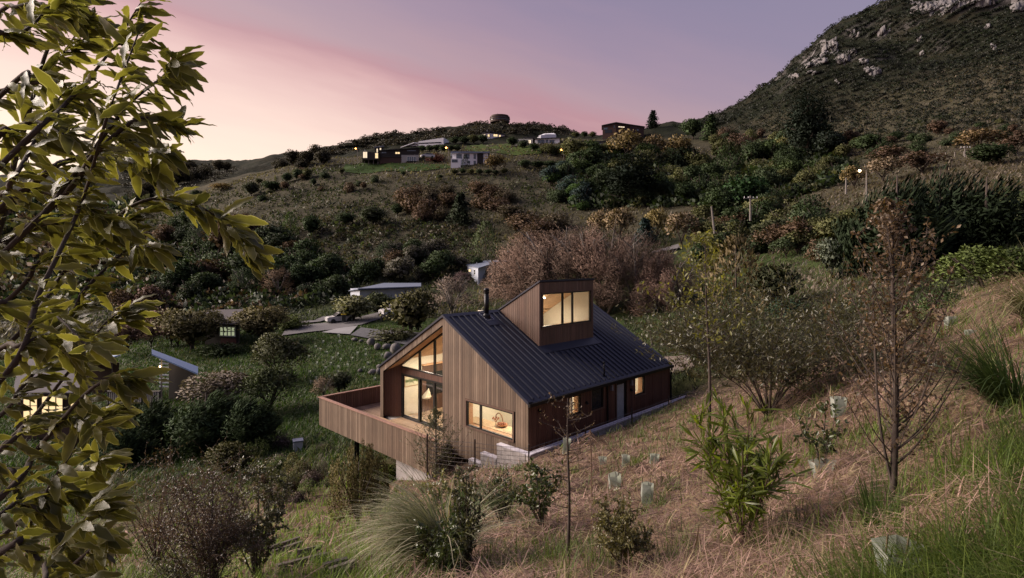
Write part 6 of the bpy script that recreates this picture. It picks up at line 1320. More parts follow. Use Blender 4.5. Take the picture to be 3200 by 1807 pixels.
# ---- the leafy tree that frames the left edge
def framing_tree():
    rg = np.random.default_rng(77); ox, oy = -2.3, 1.6
    root = empty('broadleaf_tree', (ox, oy, ground(ox, oy)), 'glossy wavy-leaved tree filling the left edge, closest to the camera', 'tree'); inv = -Vector(root.location)
    tw = [[(-100, 900), (60, 450), (150, 150), (260, -60)], [(-60, 1250), (130, 900), (260, 620), (330, 380), (430, 110)], [(0, 520), (200, 330), (330, 180), (440, 10)], [(0, 800), (220, 560), (400, 330), (510, 240), (545, 190)],
          [(100, 700), (300, 480), (440, 370), (560, 400)], [(0, 1100), (200, 850), (420, 640), (600, 640), (720, 710), (780, 800)], [(100, 1100), (270, 900), (400, 780), (470, 770)], [(0, 1400), (200, 1180), (320, 1020), (400, 960)], [(-60, 1600), (120, 1400), (280, 1220), (390, 1180)],
          [(0, 1680), (180, 1480), (270, 1330), (350, 1270)], [(-50, 1800), (120, 1600), (240, 1480), (310, 1440)], [(0, 1900), (150, 1750), (250, 1640), (310, 1570)], [(100, 1950), (200, 1800), (280, 1720), (310, 1680)], [(-100, 200), (40, 120), (120, 60), (200, -50)],
          [(-100, 1000), (60, 1000), (160, 980), (270, 1080)], [(0, 300), (100, 260), (240, 280), (380, 430)], [(-50, 1500), (60, 1560), (150, 1620), (240, 1760)], [(0, 650), (120, 600), (240, 640), (360, 700)], [(-80, 700), (40, 560), (120, 420), (190, 300)], [(-60, 1350), (60, 1220), (140, 1120), (210, 1010)], [(-40, 1750), (60, 1700), (160, 1790), (260, 1830)], [(60, 460), (230, 440), (350, 480), (480, 540)], [(-80, 350), (60, 300), (170, 200), (250, 90)], [(0, 960), (120, 820), (280, 760), (420, 680)], [(50, 620), (220, 500), (380, 470), (520, 480)], [(-80, 1150), (60, 1080), (160, 1060), (260, 1180)], [(-60, 1450), (80, 1330), (180, 1300), (300, 1330)], [(-60, 1650), (60, 1560), (170, 1540), (300, 1540)], [(-80, 500), (30, 420), (110, 380), (200, 420)], [(-80, 820), (40, 760), (150, 700), (280, 720)], [(-60, 100), (60, 20), (160, 20), (290, 60)]]
    trunk = MB(); trunk.tube(catmull([(0, 0, -.3), (.05, -.05, 1.2), (.25, -.1, 2.0), (.5, -.1, 3.0)], 5), [.085 - .004 * i for i in range(16)], 10); trunk.build('trunk', M_BARK, root, True)
    L = []; keep = random.Random(9)
    for i, t in enumerate(tw):
        Y0 = rg.uniform(1.12, 1.55); pts = [px(u, v, Y0 + rg.uniform(-.1, .1)) + inv for u, v in t]; z_in = max(.4, min(2.9, pts[0].z - .55)); start = Vector((.05 + .18 * z_in / 1.5, -.05, z_in)); c = catmull([start] + pts, 7); n = len(c)
        m = MB(); m.tube(c, [(.006 if i % 4 else .0095) * (1 - k / n) + .0014 for k in range(n)], 6); m.build('branch', M_BARK, root, True)
        s = 0.0; k = 6
        while k < n - 1:
            f = (k - 6) / (n - 7); p = c[int(k)]; d = (c[min(int(k) + 1, n - 1)] - p).normalized()
            for q in range(1 if f < .75 else 2):
                dv = np.array(d) * rg.uniform(.2, .9) + np.array([.6, 0, -.2]) + rg.normal(0, .45, 3); L.append((np.array(p) + rg.normal(0, .006, 3), dv, np.array([-.15, -.35, .8]) + rg.normal(0, .55, 3), Y0 * rg.uniform(.022, .062) * (1.15 if f > .5 else .95)))
            k += rg.uniform(.25, .52)
        for q in range(5):
            dv = np.array(d) * .8 + rg.normal(0, .55, 3) + np.array([.3, 0, 0]); L.append((np.array(c[-1]), dv, np.array([-.1, -.4, .8]) + rg.normal(0, .5, 3), Y0 * rg.uniform(.040, .064)))
    protos = [leaf_mesh('wavy_leaf', 1, rg.uniform(.23, .31), rg.uniform(.018, .04), rg.uniform(.1, .35), rg.uniform(.02, .4), 11, s, mat=M_PITTO) for s in range(7)]
    wp = np.array([l[0] - np.array(inv) for l in L]); u = 1600 + wp[:, 0] / wp[:, 1] * F_PX; v = V0 - wp[:, 2] / wp[:, 1] * F_PX; vis = (u > -60) & (u < 900) & (v > -60) & (v < 1870)
    order = np.argsort(-np.array([l[3] for l in L]) * vis); rest = []
    for j, i in enumerate(order):
        P, D, Nv, sc = L[i]
        if j < 300:
            a, b, c_ = frame(D[None], Nv[None]); M = Matrix(((a[0][0], b[0][0], c_[0][0], P[0]), (a[0][1], b[0][1], c_[0][1], P[1]), (a[0][2], b[0][2], c_[0][2], P[2]), (0, 0, 0, 1))); o = link('leaf', protos[i % 7], root); o.matrix_local = M @ Matrix.Diagonal((sc, sc, sc, 1))
        else: rest.append(i)
    o = leaves_obj('foliage', protos[2], [L[i][0] for i in rest], [L[i][1] for i in rest], [L[i][2] for i in rest], np.array([L[i][3] for i in rest]), root, M_PITTO); o['kind'] = 'stuff'
framing_tree()
# ---- shrub made of stems with real leaves on them
def stem_plant(name, p, label, h, w, stems, leaf, mat, llen, nleaf, lean=(0, 0), bark=M_BARK, cat='shrub', up=.5, base_clear=.2, individual=0, flop=.3, seed=0, top_w=.3, stem_r=.012, twigs=0, group=None, prof=None, thin=.6):
    rg = np.random.default_rng(seed); e = empty(name, (p[0], p[1], p[2] - .03), label, cat, group); lines = []; tw_ = []
    for i in range(stems):
        th = i * 2.4 + rg.uniform(-.5, .5); rr = w / 2 * (rg.uniform(.35, 1.0) if i else .1); zt = h * (1 if i == 0 else rg.uniform(.45, .97) if not prof else rg.uniform(.4, 1)); q = 1 - (zt / h) * (1 - top_w); rr *= q + .15
        b = Vector((rg.normal(0, .012 * h), rg.normal(0, .012 * h), 0)); z1 = h * rg.uniform(.05, .35) if i else h * .3; c = catmull([b, Vector((rr * .35 * math.cos(th) + lean[0] * z1 / h, rr * .35 * math.sin(th) + lean[1] * z1 / h, z1 + .12 * h)), Vector((rr * .85 * math.cos(th) + lean[0] * .7, rr * .85 * math.sin(th) + lean[1] * .7, zt * .75)), Vector((rr * math.cos(th) + lean[0], rr * math.sin(th) + lean[1], zt))], 6)
        r0 = stem_r * (1.0 if i == 0 else thin); m = MB(); m.tube(c, [r0 * (1 - k / len(c)) + .0015 for k in range(len(c))], 6, False); m.build('stem', bark, e, True); lines.append(c)
        for k in range(twigs):
            j = rg.integers(len(c) // 4, len(c) - 1); d2 = Vector(rg.normal(0, 1, 3)); d2.z = abs(d2.z) * .5 + .3; d2.normalize(); ln = w * rg.uniform(.12, .32); q = c[j]; pts = [q, q + d2 * ln * .5 + Vector((0, 0, .02)), q + d2 * ln]; lines.append(pts * 3); tw_.append(pts)
    if tw_:
        m = MB(); [m.tube(t, [.0028, .0018, .0008], 3, False) for t in tw_]; o = m.build('twigs', bark, e); o['kind'] = 'stuff'
    P, D, N_ = [], [], []
    while len(P) < nleaf:
        c = lines[rg.integers(len(lines))]; j = rg.uniform(len(c) * base_clear if len(c) > 9 else 0, len(c) - 1); a = c[int(j)]; b = c[min(int(j) + 1, len(c) - 1)]; pt = a.lerp(b, j % 1)
        if pt.z < base_clear * h: continue
        ax = (b - a); ax = ax.normalized() if ax.length > 1e-6 else Vector((0, 0, 1)); dv = np.array(ax) * up + rg.normal(0, .6, 3) + np.array([0, 0, .15]); P.append(np.array(pt)); D.append(dv); N_.append(np.array([0, -.3, .8]) + rg.normal(0, flop + .3, 3))
    sc = llen * rg.uniform(.6, 1.15, nleaf)
    me = leaf_mesh('leaf', *leaf, seed=seed, mat=mat)
    if individual:
        for i in range(min(individual, nleaf)):
            a, b, c_ = frame(D[i][None], N_[i][None]); M = Matrix(((a[0][0], b[0][0], c_[0][0], P[i][0]), (a[0][1], b[0][1], c_[0][1], P[i][1]), (a[0][2], b[0][2], c_[0][2], P[i][2]), (0, 0, 0, 1))); o = link('leaf', me, e); o.matrix_local = M @ Matrix.Diagonal((sc[i],) * 3 + (1,))
    if nleaf > individual: o = leaves_obj('foliage', me, P[individual:], D[individual:], N_[individual:], sc[individual:], e, mat); o['kind'] = 'stuff'
    return e
def sp(name, u, vt, vb, wpx, label, *a, Y=None, **k):
    p = ray_ground(u, vb) if Y is None else Vector((px(u, vb, Y).x, Y, ground(px(u, vb, Y).x, Y))); s = p.y / F_PX
    return stem_plant(name, p, label, ((V0 - vt) * s - p.z), wpx * s, *a, **k)
def trunk_tree(name, p, label, h, w, nb, leaf, mat, llen, nleaf, r0=.03, bark=M_BARK, b0=.12, ang=.9, prof=None, seed=0, second=0.0, forks=3, cat='tree', bend=(0, 0), leaf_top=0.0, group=None):
    """one leader with many thin rising branches, each with side twigs"""
    rg = np.random.default_rng(seed); e = empty(name, (p[0], p[1], p[2] - .03), label, cat, group); prof = prof or (lambda t: (1 - t) ** .8 * min(1, .55 + t * 2))
    ld = catmull([Vector((0, 0, 0)), Vector((bend[0] * .1 + .01 * h, 0, h * .35)), Vector((bend[0] * .5, bend[1] * .5, h * .7)), Vector((bend[0], bend[1], h))], 8); m = MB(); m.tube(ld, [r0 * (1 - k / len(ld)) ** .8 + .002 for k in range(len(ld))], 8); m.build('trunk', bark, e, True); lines = []; bm, tm = MB(), MB()
    if second: s_ = catmull([ld[1], Vector((second * .7, .02, h * .3)), Vector((second, .03, h * .75))], 8); bm.tube(s_, [r0 * .55 * (1 - k / len(s_)) + .002 for k in range(len(s_))], 6)
    for i in range(nb):
        t = b0 + (1 - b0) * (i + rg.uniform(0, 1)) / nb * .97; k = t * (len(ld) - 1); a = ld[int(k)].lerp(ld[min(int(k) + 1, len(ld) - 1)], k % 1); th = rg.uniform(0, 6.28); L_ = w / 2 * max(.12, prof(t)) * rg.uniform(.55, 1.15); out = Vector((math.cos(th), math.sin(th), 0)); c = catmull([a, a + out * L_ * .4 + Vector((0, 0, L_ * ang * .35)), a + out * L_ * .8 + Vector((0, 0, L_ * ang * .9)), a + out * L_ + Vector((0, 0, L_ * ang * 1.3))], 4)
        bm.tube(c, [r0 * .22 * (1 - q / len(c)) * (1 - t * .5) + .0012 for q in range(len(c))], 4, False); lines.append(c)
        for f_ in range(forks):
            q = c[rg.integers(2, len(c) - 1)]; d = Vector(rg.normal(0, 1, 3)); d.z = abs(d.z) * .6 + .2; d.normalize(); tl = [q, q + d * L_ * .22, q + d * L_ * rg.uniform(.3, .55) + Vector((0, 0, L_ * .1))]; tm.tube(tl, [.0022, .0016, .0008], 3, False); lines.append(tl)
    bm.build('branches', bark, e)['kind'] = 'stuff'; tm.build('twigs', bark, e)['kind'] = 'stuff'; P, D, N_ = [], [], []
    while len(P) < nleaf:
        c = lines[rg.integers(len(lines))]; j = rg.uniform(len(c) * .25, len(c) - 1.001); a, b = c[int(j)], c[int(j) + 1]; pt = a.lerp(b, j % 1)
        if pt.z < leaf_top * h: continue
        P.append(np.array(pt) + rg.normal(0, llen * .3, 3)); D.append(rg.normal(0, .7, 3) + np.array([.2, 0, -.25])); N_.append(np.array([0, -.4, .6]) + rg.normal(0, .6, 3))
    me = leaf_mesh('leaf', *leaf, seed=seed, mat=mat); leaves_obj('foliage', me, P, D, N_, llen * rg.uniform(.6, 1.2, nleaf), e, mat)['kind'] = 'stuff'; return e
def spot(u, vt, vb, wpx, Y=None): p = ray_ground(u, vb) if Y is None else at(u, Y); s = p.y / F_PX; return p, (V0 - vt) * s - p.z, wpx * s
LANCE = (1, .14, .004, .2, .15, 5); OV = (1, .46, .02, .25, .15, 4); SM = (1, .5, .0, .15, .1, 3)
sp('hopbush', 2322, 1262, 1715, 330, 'bright green long-leaved bush in the middle of the near slope', 16, (1, .135, .004, .2, .12, 5), M_AKE, .14, 1500, bark=M_BARKR, up=2.4, base_clear=.2, individual=290, seed=3, top_w=.9, stem_r=.011, thin=.4, twigs=9)
p, h_, w_ = spot(2790, 615, 1560, 470); trunk_tree('young_birch', p, 'tall brown young birch with red-brown trunk on the right slope', h_, w_, 85, SM, M_BIRCH, .030, 5200, .022, M_BARK, .10, 1.3, lambda t: (1 - t) ** .75 * (1.0 if t > .3 else .75 + t), 4, second=-.12, forks=5)
p, h_, w_ = spot(2212, 735, 1440, 430); trunk_tree('lime_sapling', p, 'thin dark-stemmed sapling with yellow-green leaves right of the roof', h_, w_, 34, OV, M_LIME, .085, 1000, .032, M_BARK, .45, .7, lambda t: (1 - t) ** .5, 5, forks=3, bend=(-.05, 0), leaf_top=.5)
sp('guarded_shrub', 2572, 1235, 1480, 180, 'small dark leafy shrub growing out of a plastic guard', 8, OV, M_BROAD, .055, 320, up=.7, base_clear=.22, seed=6, top_w=.7, twigs=6, stem_r=.008)
sp('column_shrub', 1462, 1440, 1800, 165, 'tall narrow glossy shrub rising in front of the tussock', 11, OV, M_SMALL, .040, 2600, up=.7, base_clear=.05, seed=7, top_w=.3, twigs=12)
sp('column_shrub', 1395, 1640, 1810, 220, 'low dark leafy shrub at the foot of the tussock', 11, OV, M_BROAD, .048, 1300, up=.6, base_clear=.04, seed=17, top_w=.8, twigs=9)
sp('grey_shrub', 1566, 1455, 1640, 185, 'dense grey-green small-leaved shrub below the block wall', 14, SM, M_SMALL, .036, 3600, up=.5, base_clear=.08, seed=8, top_w=.75, twigs=14)
sp('broadleaf_shrub', 1692, 1435, 1650, 210, 'dark broad-leaved shrub by the corner fence post', 9, OV, M_BROAD, .075, 800, up=.4, base_clear=.15, seed=9, top_w=.8, lean=(-.15, 0), twigs=9)
sp('kohuhu_shrub', 1942, 1535, 1785, 200, 'dense upright shrub on dark bare stems at bottom centre', 13, SM, M_OLIVEL, .030, 7500, up=.6, base_clear=.24, seed=10, top_w=.75, stem_r=.010, twigs=16)
p, h_, w_ = spot(1774, 1235, 1742, 210); trunk_tree('spindly_tree', p, 'spindly dark sapling with hooked twigs and few leaves', h_, w_, 26, SM, M_BIRCH, .026, 320, .017, M_BARK, .3, .25, lambda t: .6 + .4 * t, 11, forks=3)
p, h_, w_ = spot(1362, 1275, 1500, 220); trunk_tree('deck_tree', p, 'small dark twiggy tree hiding the right end of the deck', h_, w_, 60, SM, M_SMALL, .045, 5200, .045, M_BARK, .10, .8, lambda t: (1 - t) ** 1.1 + .05, 12, forks=5)
sp('deck_shrub', 1350, 1372, 1505, 150, 'dense dark twiggy shrub at the foot of the small tree by the deck end', 14, SM, M_SMALL, .05, 2600, up=.5, base_clear=.05, seed=23, top_w=.8, twigs=12)
sp('pale_shrub', 1370, 1478, 1580, 130, 'small pale green shrub above the tussock', 10, OV, near_leaf_mat('pale_leaf', (.16, .17, .085), (.19, .20, .11)), .09, 520, up=.5, base_clear=.05, seed=13, top_w=.8, twigs=5)
sp('brown_shrub', 655, 1435, 1880, 430, 'large brown twiggy shrub at the bottom left', 30, SM, near_leaf_mat('brown_leaf', (.064, .042, .034), (.085, .06, .05)), .024, 22000, bark=M_BARK, up=.4, base_clear=.06, seed=14, top_w=.4, twigs=26, thin=.4)
sp('green_shrub', 800, 1430, 1820, 215, 'tall glossy green shrub right of the brown one', 16, OV, M_SMALL, .045, 9000, up=.6, base_clear=.03, seed=15, top_w=.75, twigs=12)
sp('brown_grass_shrub', 490, 1390, 1760, 320, 'feathery brown shrub blurred behind the leafy tree', 30, LANCE, M_BIRCH, .06, 4500, bark=M_BARKR, up=1.5, base_clear=.08, seed=16, top_w=.9, lean=(.2, 0), twigs=10)
sp('low_shrub', 560, 1690, 1860, 240, 'small-leaved grey shrub below the brown one', 16, SM, M_SMALL, .028, 2600, up=.5, base_clear=.05, seed=19, top_w=.8, twigs=12)
sp('spreading_bush', 2400, 905, 1300, 760, 'wide spreading olive bush with bare lower limbs right of the house', 30, (1, .36, .0, .2, .15, 3), near_leaf_mat('dull_leaf', (.058, .060, .024), (.07, .07, .03), .36, .2), .10, 26000, bark=M_BARK, up=.5, base_clear=.30, seed=20, top_w=1.0, stem_r=.03, thin=.4, twigs=44)
sp('verge_shrub', 2860, 985, 1110, 140, 'bushy grey-green shrub left of the dry bank', 12, LANCE, M_OLIVEL, .09, 1600, up=.5, base_clear=.05, seed=21, top_w=.9, Y=14, twigs=9)
sp('verge_shrub', 2690, 1000, 1180, 230, 'brown and green undergrowth shrub behind the birch', 16, LANCE, M_SMALL, .08, 2600, up=.5, base_clear=.05, seed=22, top_w=.9, Y=11, twigs=10)
ptree('kanuka_shrub', 'brush', 1118, 1375, 1650, 205, (.058, .048, .020), 'upright feathery olive shrub below the deck', 'shrub', n=14000)
ptree('side_bush', 'open', 3090, 750, 960, 330, (.045, .060, .018), 'large green bush right of the tall birch', 'bush', Y=19, n=5000)
ptree('side_bush', 'low', 2960, 870, 1010, 200, (.030, .048, .016), 'dark green bush behind the birch crown', 'bush', Y=18, n=3000)
ptree('side_bush', 'low', 3000, 955, 1010, 110, (.035, .055, .018), 'small rounded bush at the edge of the dry bank', 'bush', Y=15.5, n=2000)
ptree('side_bush', 'low', 2900, 965, 1010, 80, (.035, .055, .018), 'small green bush second from the dry bank edge', 'bush', Y=15.5, n=2000)
ptree('round_bush', 'round', 725, 1372, 1500, 165, (.035, .034, .014), 'rounded dark bush left of the grey box', 'bush', n=3500)
ptree('small_cone_bush', 'column', 915, 1415, 1490, 55, (.06, .055, .022), 'small olive cone-shaped bush below the grey box', 'bush')
for a in [(470, 1215, 1440, 330, 'left part of the dark juniper bank below the veranda', 34, -.2), (640, 1200, 1430, 340, 'middle of the dark juniper bank', 32, .1), (780, 1225, 1400, 240, 'right end of the dark juniper bank', 31, .2), (380, 1290, 1480, 240, 'lowest juniper behind the leafy tree', 31, 0)]: ptree('juniper', 'wind', *a[:4], (.018, .027, .013), a[4], 'shrub', Y=a[5], rz=a[6], n=9000)
ptree('tangle_bush', 'open', 690, 1150, 1290, 260, (.075, .062, .050), 'grey-brown tangled bush above the juniper bank', 'bush', Y=39, n=4000)
ptree('bank_bush', 'twig', 1010, 1165, 1245, 90, (.09, .065, .045), 'brown bare bush left of the house behind the deck rail', 'bush'); ptree('bank_bush', 'round', 1060, 1150, 1235, 80, (.032, .036, .022), 'green bush beside the brown bare one behind the deck rail', 'bush')
ptree('fern_bush', 'low', 1215, 1440, 1500, 110, (.060, .075, .016), 'yellow-green ferny bush under the deck by the concrete pier', 'bush')
belt([(800, 1390), (980, 1330), (1060, 1420), (1040, 1560), (880, 1600), (800, 1560)], 34, 61, (30, 90), ('low', 'brush', 'low'), ((.075, .065, .05), OLV, BRN, (.045, .06, .02), (.06, .045, .042)), 'bank_weed', 'weedy tuft on the rough bank below the deck', 'weeds on the bank below the deck', (.6, 1.0))
# ---- ribbons of grass
def blades(P, head, ln, wid, lift, curl, col, seg=3, mat=M_GRASSV, name='grass', parent=None):
    """curved grass blades: base P, compass heading, starting lift angle, total downward curl"""
    n = len(P); A = np.array(P, float); pts = [A]; ang = lift.copy(); step = (ln / seg)[:, None]; hx, hy = np.cos(head), np.sin(head)
    for k in range(seg):
        d = np.stack([np.cos(ang) * hx, np.cos(ang) * hy, np.sin(ang)], 1); A = A + d * step; pts.append(A); ang = ang - curl / seg
    S = np.stack([-hy, hx, 0 * hx], 1); V = np.empty((n, seg + 1, 2, 3))
    for k, p in enumerate(pts): w = (wid * (1 - (k / seg) ** 2 * .85))[:, None]; V[:, k, 0] = p - S * w / 2; V[:, k, 1] = p + S * w / 2
    b = (np.arange(n) * (seg + 1) * 2)[:, None]; F = np.concatenate([np.stack([b[:, 0] + 2 * k, b[:, 0] + 2 * k + 1, b[:, 0] + 2 * k + 3, b[:, 0] + 2 * k + 2], 1) for k in range(seg)])
    me = np_mesh(name, V.reshape(-1, 3), F); c = np.ones((n, (seg + 1) * 2, 4), np.float32); c[:, :, :3] = col[:, None, :]; a = me.color_attributes.new('Col', 'FLOAT_COLOR', 'POINT'); a.data.foreach_set('color', c.ravel()); me.materials.append(mat); return link(name, me, parent)
def cover(n, seed, umin, umax, ymin, ymax):
    rg = np.random.default_rng(seed); u = rg.uniform(umin, umax, n); Y = np.exp(rg.uniform(math.log(ymin), math.log(ymax), n)); X = (u - 1600) / F_PX * Y; a, b = Hinv(X, Y); ok = ~((a > -.1) & (a < 10.2) & (b > -.7) & (b < 11.5)); X, Y, u = X[ok], Y[ok], u[ok]; Z = terrain(X, Y); v = V0 - Z / Y * F_PX; ins = np.zeros(len(u), bool)
    for P in ROADS:
        k = np.zeros(len(u), bool); j = len(P) - 1
        for i in range(len(P)):
            c = (P[i][1] > v) != (P[j][1] > v); k ^= c & (u < (P[j][0] - P[i][0]) * (v - P[i][1]) / (P[j][1] - P[i][1] + 1e-9) + P[i][0]); j = i
        ins |= k
    X, Y, Z, u, v = (q_[~ins] for q_ in (X, Y, Z, u, v))
    return rg, X, Y, Z, u, v
def greenness(u, v, X, Y):
    g = .10 + .8 * smooth01((u - 2420) / 500) * smooth01((v - 1590 - (3200 - u) * .30) / 200) + .4 * smooth01((u - 3040) / 150) * smooth01((v - 1230) / 100)
    g += 1.0 * smooth01((1360 - u) / 200) + .95 * smooth01(1.2 - np.hypot((u - 1960) / 280, (v - 1325) / 100)) + .5 * smooth01((fbm(X * .8, Y * .8, 3, 91) - .12) / .16) + .3 * smooth01(1 - np.hypot((u - 1620) / 140, (v - 1520) / 120))
    return np.clip(g, 0, 1)
rg, X, Y, Z, u, v = cover(165000, 101, -500, 4200, 1.9, 27)
clump = fbm(X * 1.6, Y * 1.6, 4, 55); gz = greenness(u, v, X, Y); keep = rg.uniform(0, 1, len(X)) > gz * .8; keep &= rg.uniform(0, 1, len(X)) < .55 + 1.6 * clump + .35
X, Y, Z, clump = X[keep], Y[keep], Z[keep], clump[keep]; n = len(X); swirl = 6.28 * fbm(X * .7, Y * .7, 3, 66) * 1.5 + 2.6
tone = rg.uniform(0, 1, n)[:, None]; col = (1 - tone) * np.array([.105, .064, .052]) + tone * np.array([.40, .27, .222]); col *= (.42 + 1.5 * np.clip(clump + .25, 0, .65))[:, None]; gold = rg.uniform(0, 1, n) < .22; col[gold] = np.array([.38, .31, .18]) * rg.uniform(.6, 1.1, (gold.sum(), 1))  # straw darker in hollows between clumps: their shade is put into the colour
o = blades(np.stack([X, Y, Z + rg.uniform(-.01, .05, n) + .16 * np.clip(clump, 0, 1)], 1), swirl + rg.normal(0, 1.5, n), rg.uniform(.07, .30, n) * (1 + .03 * Y), np.maximum(.0035, .0011 * Y) * rg.uniform(.7, 1.5, n) * np.where(rg.uniform(0, 1, n) < .14, 2.1, 1), rg.normal(.18, .30, n), rg.normal(.5, .6, n), col, 3, name='dry_straw'); tag(o, kind='stuff')
rg, X, Y, Z, u, v = cover(150000, 102, -500, 4200, 1.7, 30)
gz = greenness(u, v, X, Y); tuft = fbm(X * 2.2, Y * 2.2, 3, 12); keep = rg.uniform(0, 1, len(X)) < gz * (.45 + 1.5 * np.clip(tuft + .15, 0, 1)); X, Y, Z, u, gz, tuft = X[keep], Y[keep], Z[keep], u[keep], gz[keep], tuft[keep]; n = len(X)
tone = rg.uniform(0, 1, n)[:, None]; col = (1 - tone) * np.array([.050, .088, .014]) + tone * np.array([.14, .19, .035]); dull = smooth01(1 - np.abs(u - 1960) / 320)[:, None] * .6; col = col * (1 - dull) + dull * np.array([.14, .145, .075]); col *= (1 + .55 * smooth01((1360 - u) / 200) * smooth01((u - 500) / 200))[:, None]
o = blades(np.stack([X, Y, Z - .01], 1), rg.uniform(0, 6.28, n), rg.uniform(.09, .30, n) * (1 + .25 * gz) * (.8 + .8 * np.clip(tuft, 0, .6)), np.maximum(.0045, .0013 * Y) * rg.uniform(.7, 1.4, n), rg.normal(1.15, .25, n), rg.normal(.9, .5, n), col, 3, name='green_grass'); tag(o, kind='stuff')
rg, X, Y, Z, u, v = cover(30000, 106, 2500, 3330, 1.75, 5.5); g_ = smooth01((u - 2420) / 420) * smooth01((v - 1570 - (3200 - u) * .33) / 170) + .3 * smooth01((u - 3060) / 130) * smooth01((v - 1230) / 90); keep = rg.uniform(0, 1, len(X)) < g_ * (.35 + 1.6 * np.clip(fbm(X * 3, Y * 3, 3, 15) + .15, 0, 1)); X, Y, Z = X[keep], Y[keep], Z[keep]; n = len(X); tone = rg.uniform(0, 1, n)[:, None]
o = blades(np.stack([X, Y, Z - .01], 1), rg.normal(3.0, 1.3, n), rg.uniform(.12, .34, n), rg.uniform(.004, .0085, n), rg.normal(1.15, .22, n), rg.normal(1.1, .5, n), (1 - tone) * np.array([.045, .078, .014]) + tone * np.array([.135, .175, .038]), 5, name='lush_grass'); tag(o, kind='stuff')
# meadow, rough bank and distant pasture
rg, X, Y, Z, u, v = cover(95000, 103, -500, 1500, 24, 75); n = len(X); t = fbm(X * .5, Y * .5, 4, 71); tone = rg.uniform(0, 1, n)[:, None]; base = np.where((rg.uniform(0, 1, n) < .08 + .7 * np.clip(t - .1, 0, 1) + .45 * smooth01((33 - Y) / 8))[:, None], np.array([.095, .085, .052]), np.array([.036, .068, .012])); col = base * (.75 + .5 * tone)
o = blades(np.stack([X, Y, Z - .02], 1), rg.uniform(0, 6.28, n), rg.uniform(.15, .5, n), .0016 * Y * rg.uniform(.7, 1.3, n), rg.normal(1.0, .3, n), rg.normal(.9, .4, n), col, 2, name='meadow_grass'); tag(o, kind='stuff')
rg, X, Y, Z, u, v = cover(95000, 104, -500, 2100, 78, 250); n = len(X); t = fbm(X * .16, Y * .16, 4, 81); t2 = fbm(X * .03, Y * .03, 3, 83); keep = rg.uniform(0, 1, n) < .35 + 2.0 * np.clip(t + .1, 0, 1); X, Y, Z, t, t2 = X[keep], Y[keep], Z[keep], t[keep], t2[keep]; n = len(X)
mixg = smooth01((t2 + .12) / .3 + .25)[:, None]; col = (mixg * np.array([.125, .108, .078]) + (1 - mixg) * np.array([.040, .050, .024])) * rg.uniform(.55, 1.35, (n, 1))
o = blades(np.stack([X, Y, Z - .05], 1), rg.uniform(0, 6.28, n), rg.uniform(.5, 1.3, n), .0022 * Y * rg.uniform(.8, 1.6, n), rg.normal(.9, .3, n), rg.normal(1.3, .4, n), col, 2, name='pasture_grass'); tag(o, kind='stuff')
# small separate grass clumps in the straw
rg = np.random.default_rng(31); nc = 150; cu, cy = rg.uniform(1150, 3150, nc), np.exp(rg.uniform(math.log(3.0), math.log(18), nc)); cx = (cu - 1600) / F_PX * cy; k = 34; X = np.repeat(cx, k) + rg.normal(0, .06, nc * k); Y = np.repeat(cy, k) + rg.normal(0, .06, nc * k); a, b = Hinv(X, Y); ok = ~((a > -.1) & (a < 10.3) & (b > -.8) & (b < 11.5)); ok &= np.repeat(rg.uniform(0, 1, nc) < .8, k); X, Y = X[ok], Y[ok]; Z = terrain(X, Y); n = len(X); tone = rg.uniform(0, 1, n)[:, None]
o = blades(np.stack([X, Y, Z - .01], 1), rg.uniform(0, 6.28, n), rg.uniform(.10, .30, n), np.maximum(.005, .0013 * Y) * rg.uniform(.7, 1.3, n), rg.normal(1.15, .25, n), rg.normal(.9, .4, n), (1 - tone) * np.array([.045, .075, .014]) + tone * np.array([.15, .18, .05]), 4, name='grass_clumps'); tag(o, kind='stuff')
rg, X, Y, Z, u, v = cover(26000, 105, 1950, 3300, 26, 62); n = len(X); t = fbm(X * .25, Y * .25, 3, 87); tone = rg.uniform(0, 1, n)[:, None]; dry = smooth01(1 - np.hypot((u - 2560) / 330, (v - 880) / 90))[:, None]; col = (1 - dry) * np.array([.034, .038, .018]) + dry * np.array([.22, .175, .14]); col = col * (.6 + .8 * tone)
o = blades(np.stack([X, Y, Z - .03], 1), rg.uniform(0, 6.28, n), rg.uniform(.2, .5, n), .0016 * Y * rg.uniform(.7, 1.4, n), rg.normal(1.1, .25, n), rg.normal(.7, .4, n), col, 3, name='rank_grass'); tag(o, kind='stuff')
rg, X, Y, Z, u, v = cover(36000, 107, 2150, 3350, 62, 270); n = len(X); t = fbm(X * .12, Y * .12, 4, 89); keep = rg.uniform(0, 1, n) < .4 + 1.6 * np.clip(t + .1, 0, 1); X, Y, Z, t = X[keep], Y[keep], Z[keep], t[keep]; n = len(X); mixg = smooth01((fbm(X * .02, Y * .02, 3, 85) + .15) / .3 + .3)[:, None]; col = (mixg * np.array([.145, .118, .088]) + (1 - mixg) * np.array([.045, .055, .026])) * rg.uniform(.55, 1.3, (n, 1))
o = blades(np.stack([X, Y, Z - .05], 1), rg.uniform(0, 6.28, n), rg.uniform(.4, 1.1, n), .0022 * Y * rg.uniform(.8, 1.6, n), rg.normal(.9, .3, n), rg.normal(1.3, .4, n), col, 2, name='dry_field_grass'); tag(o, kind='stuff')
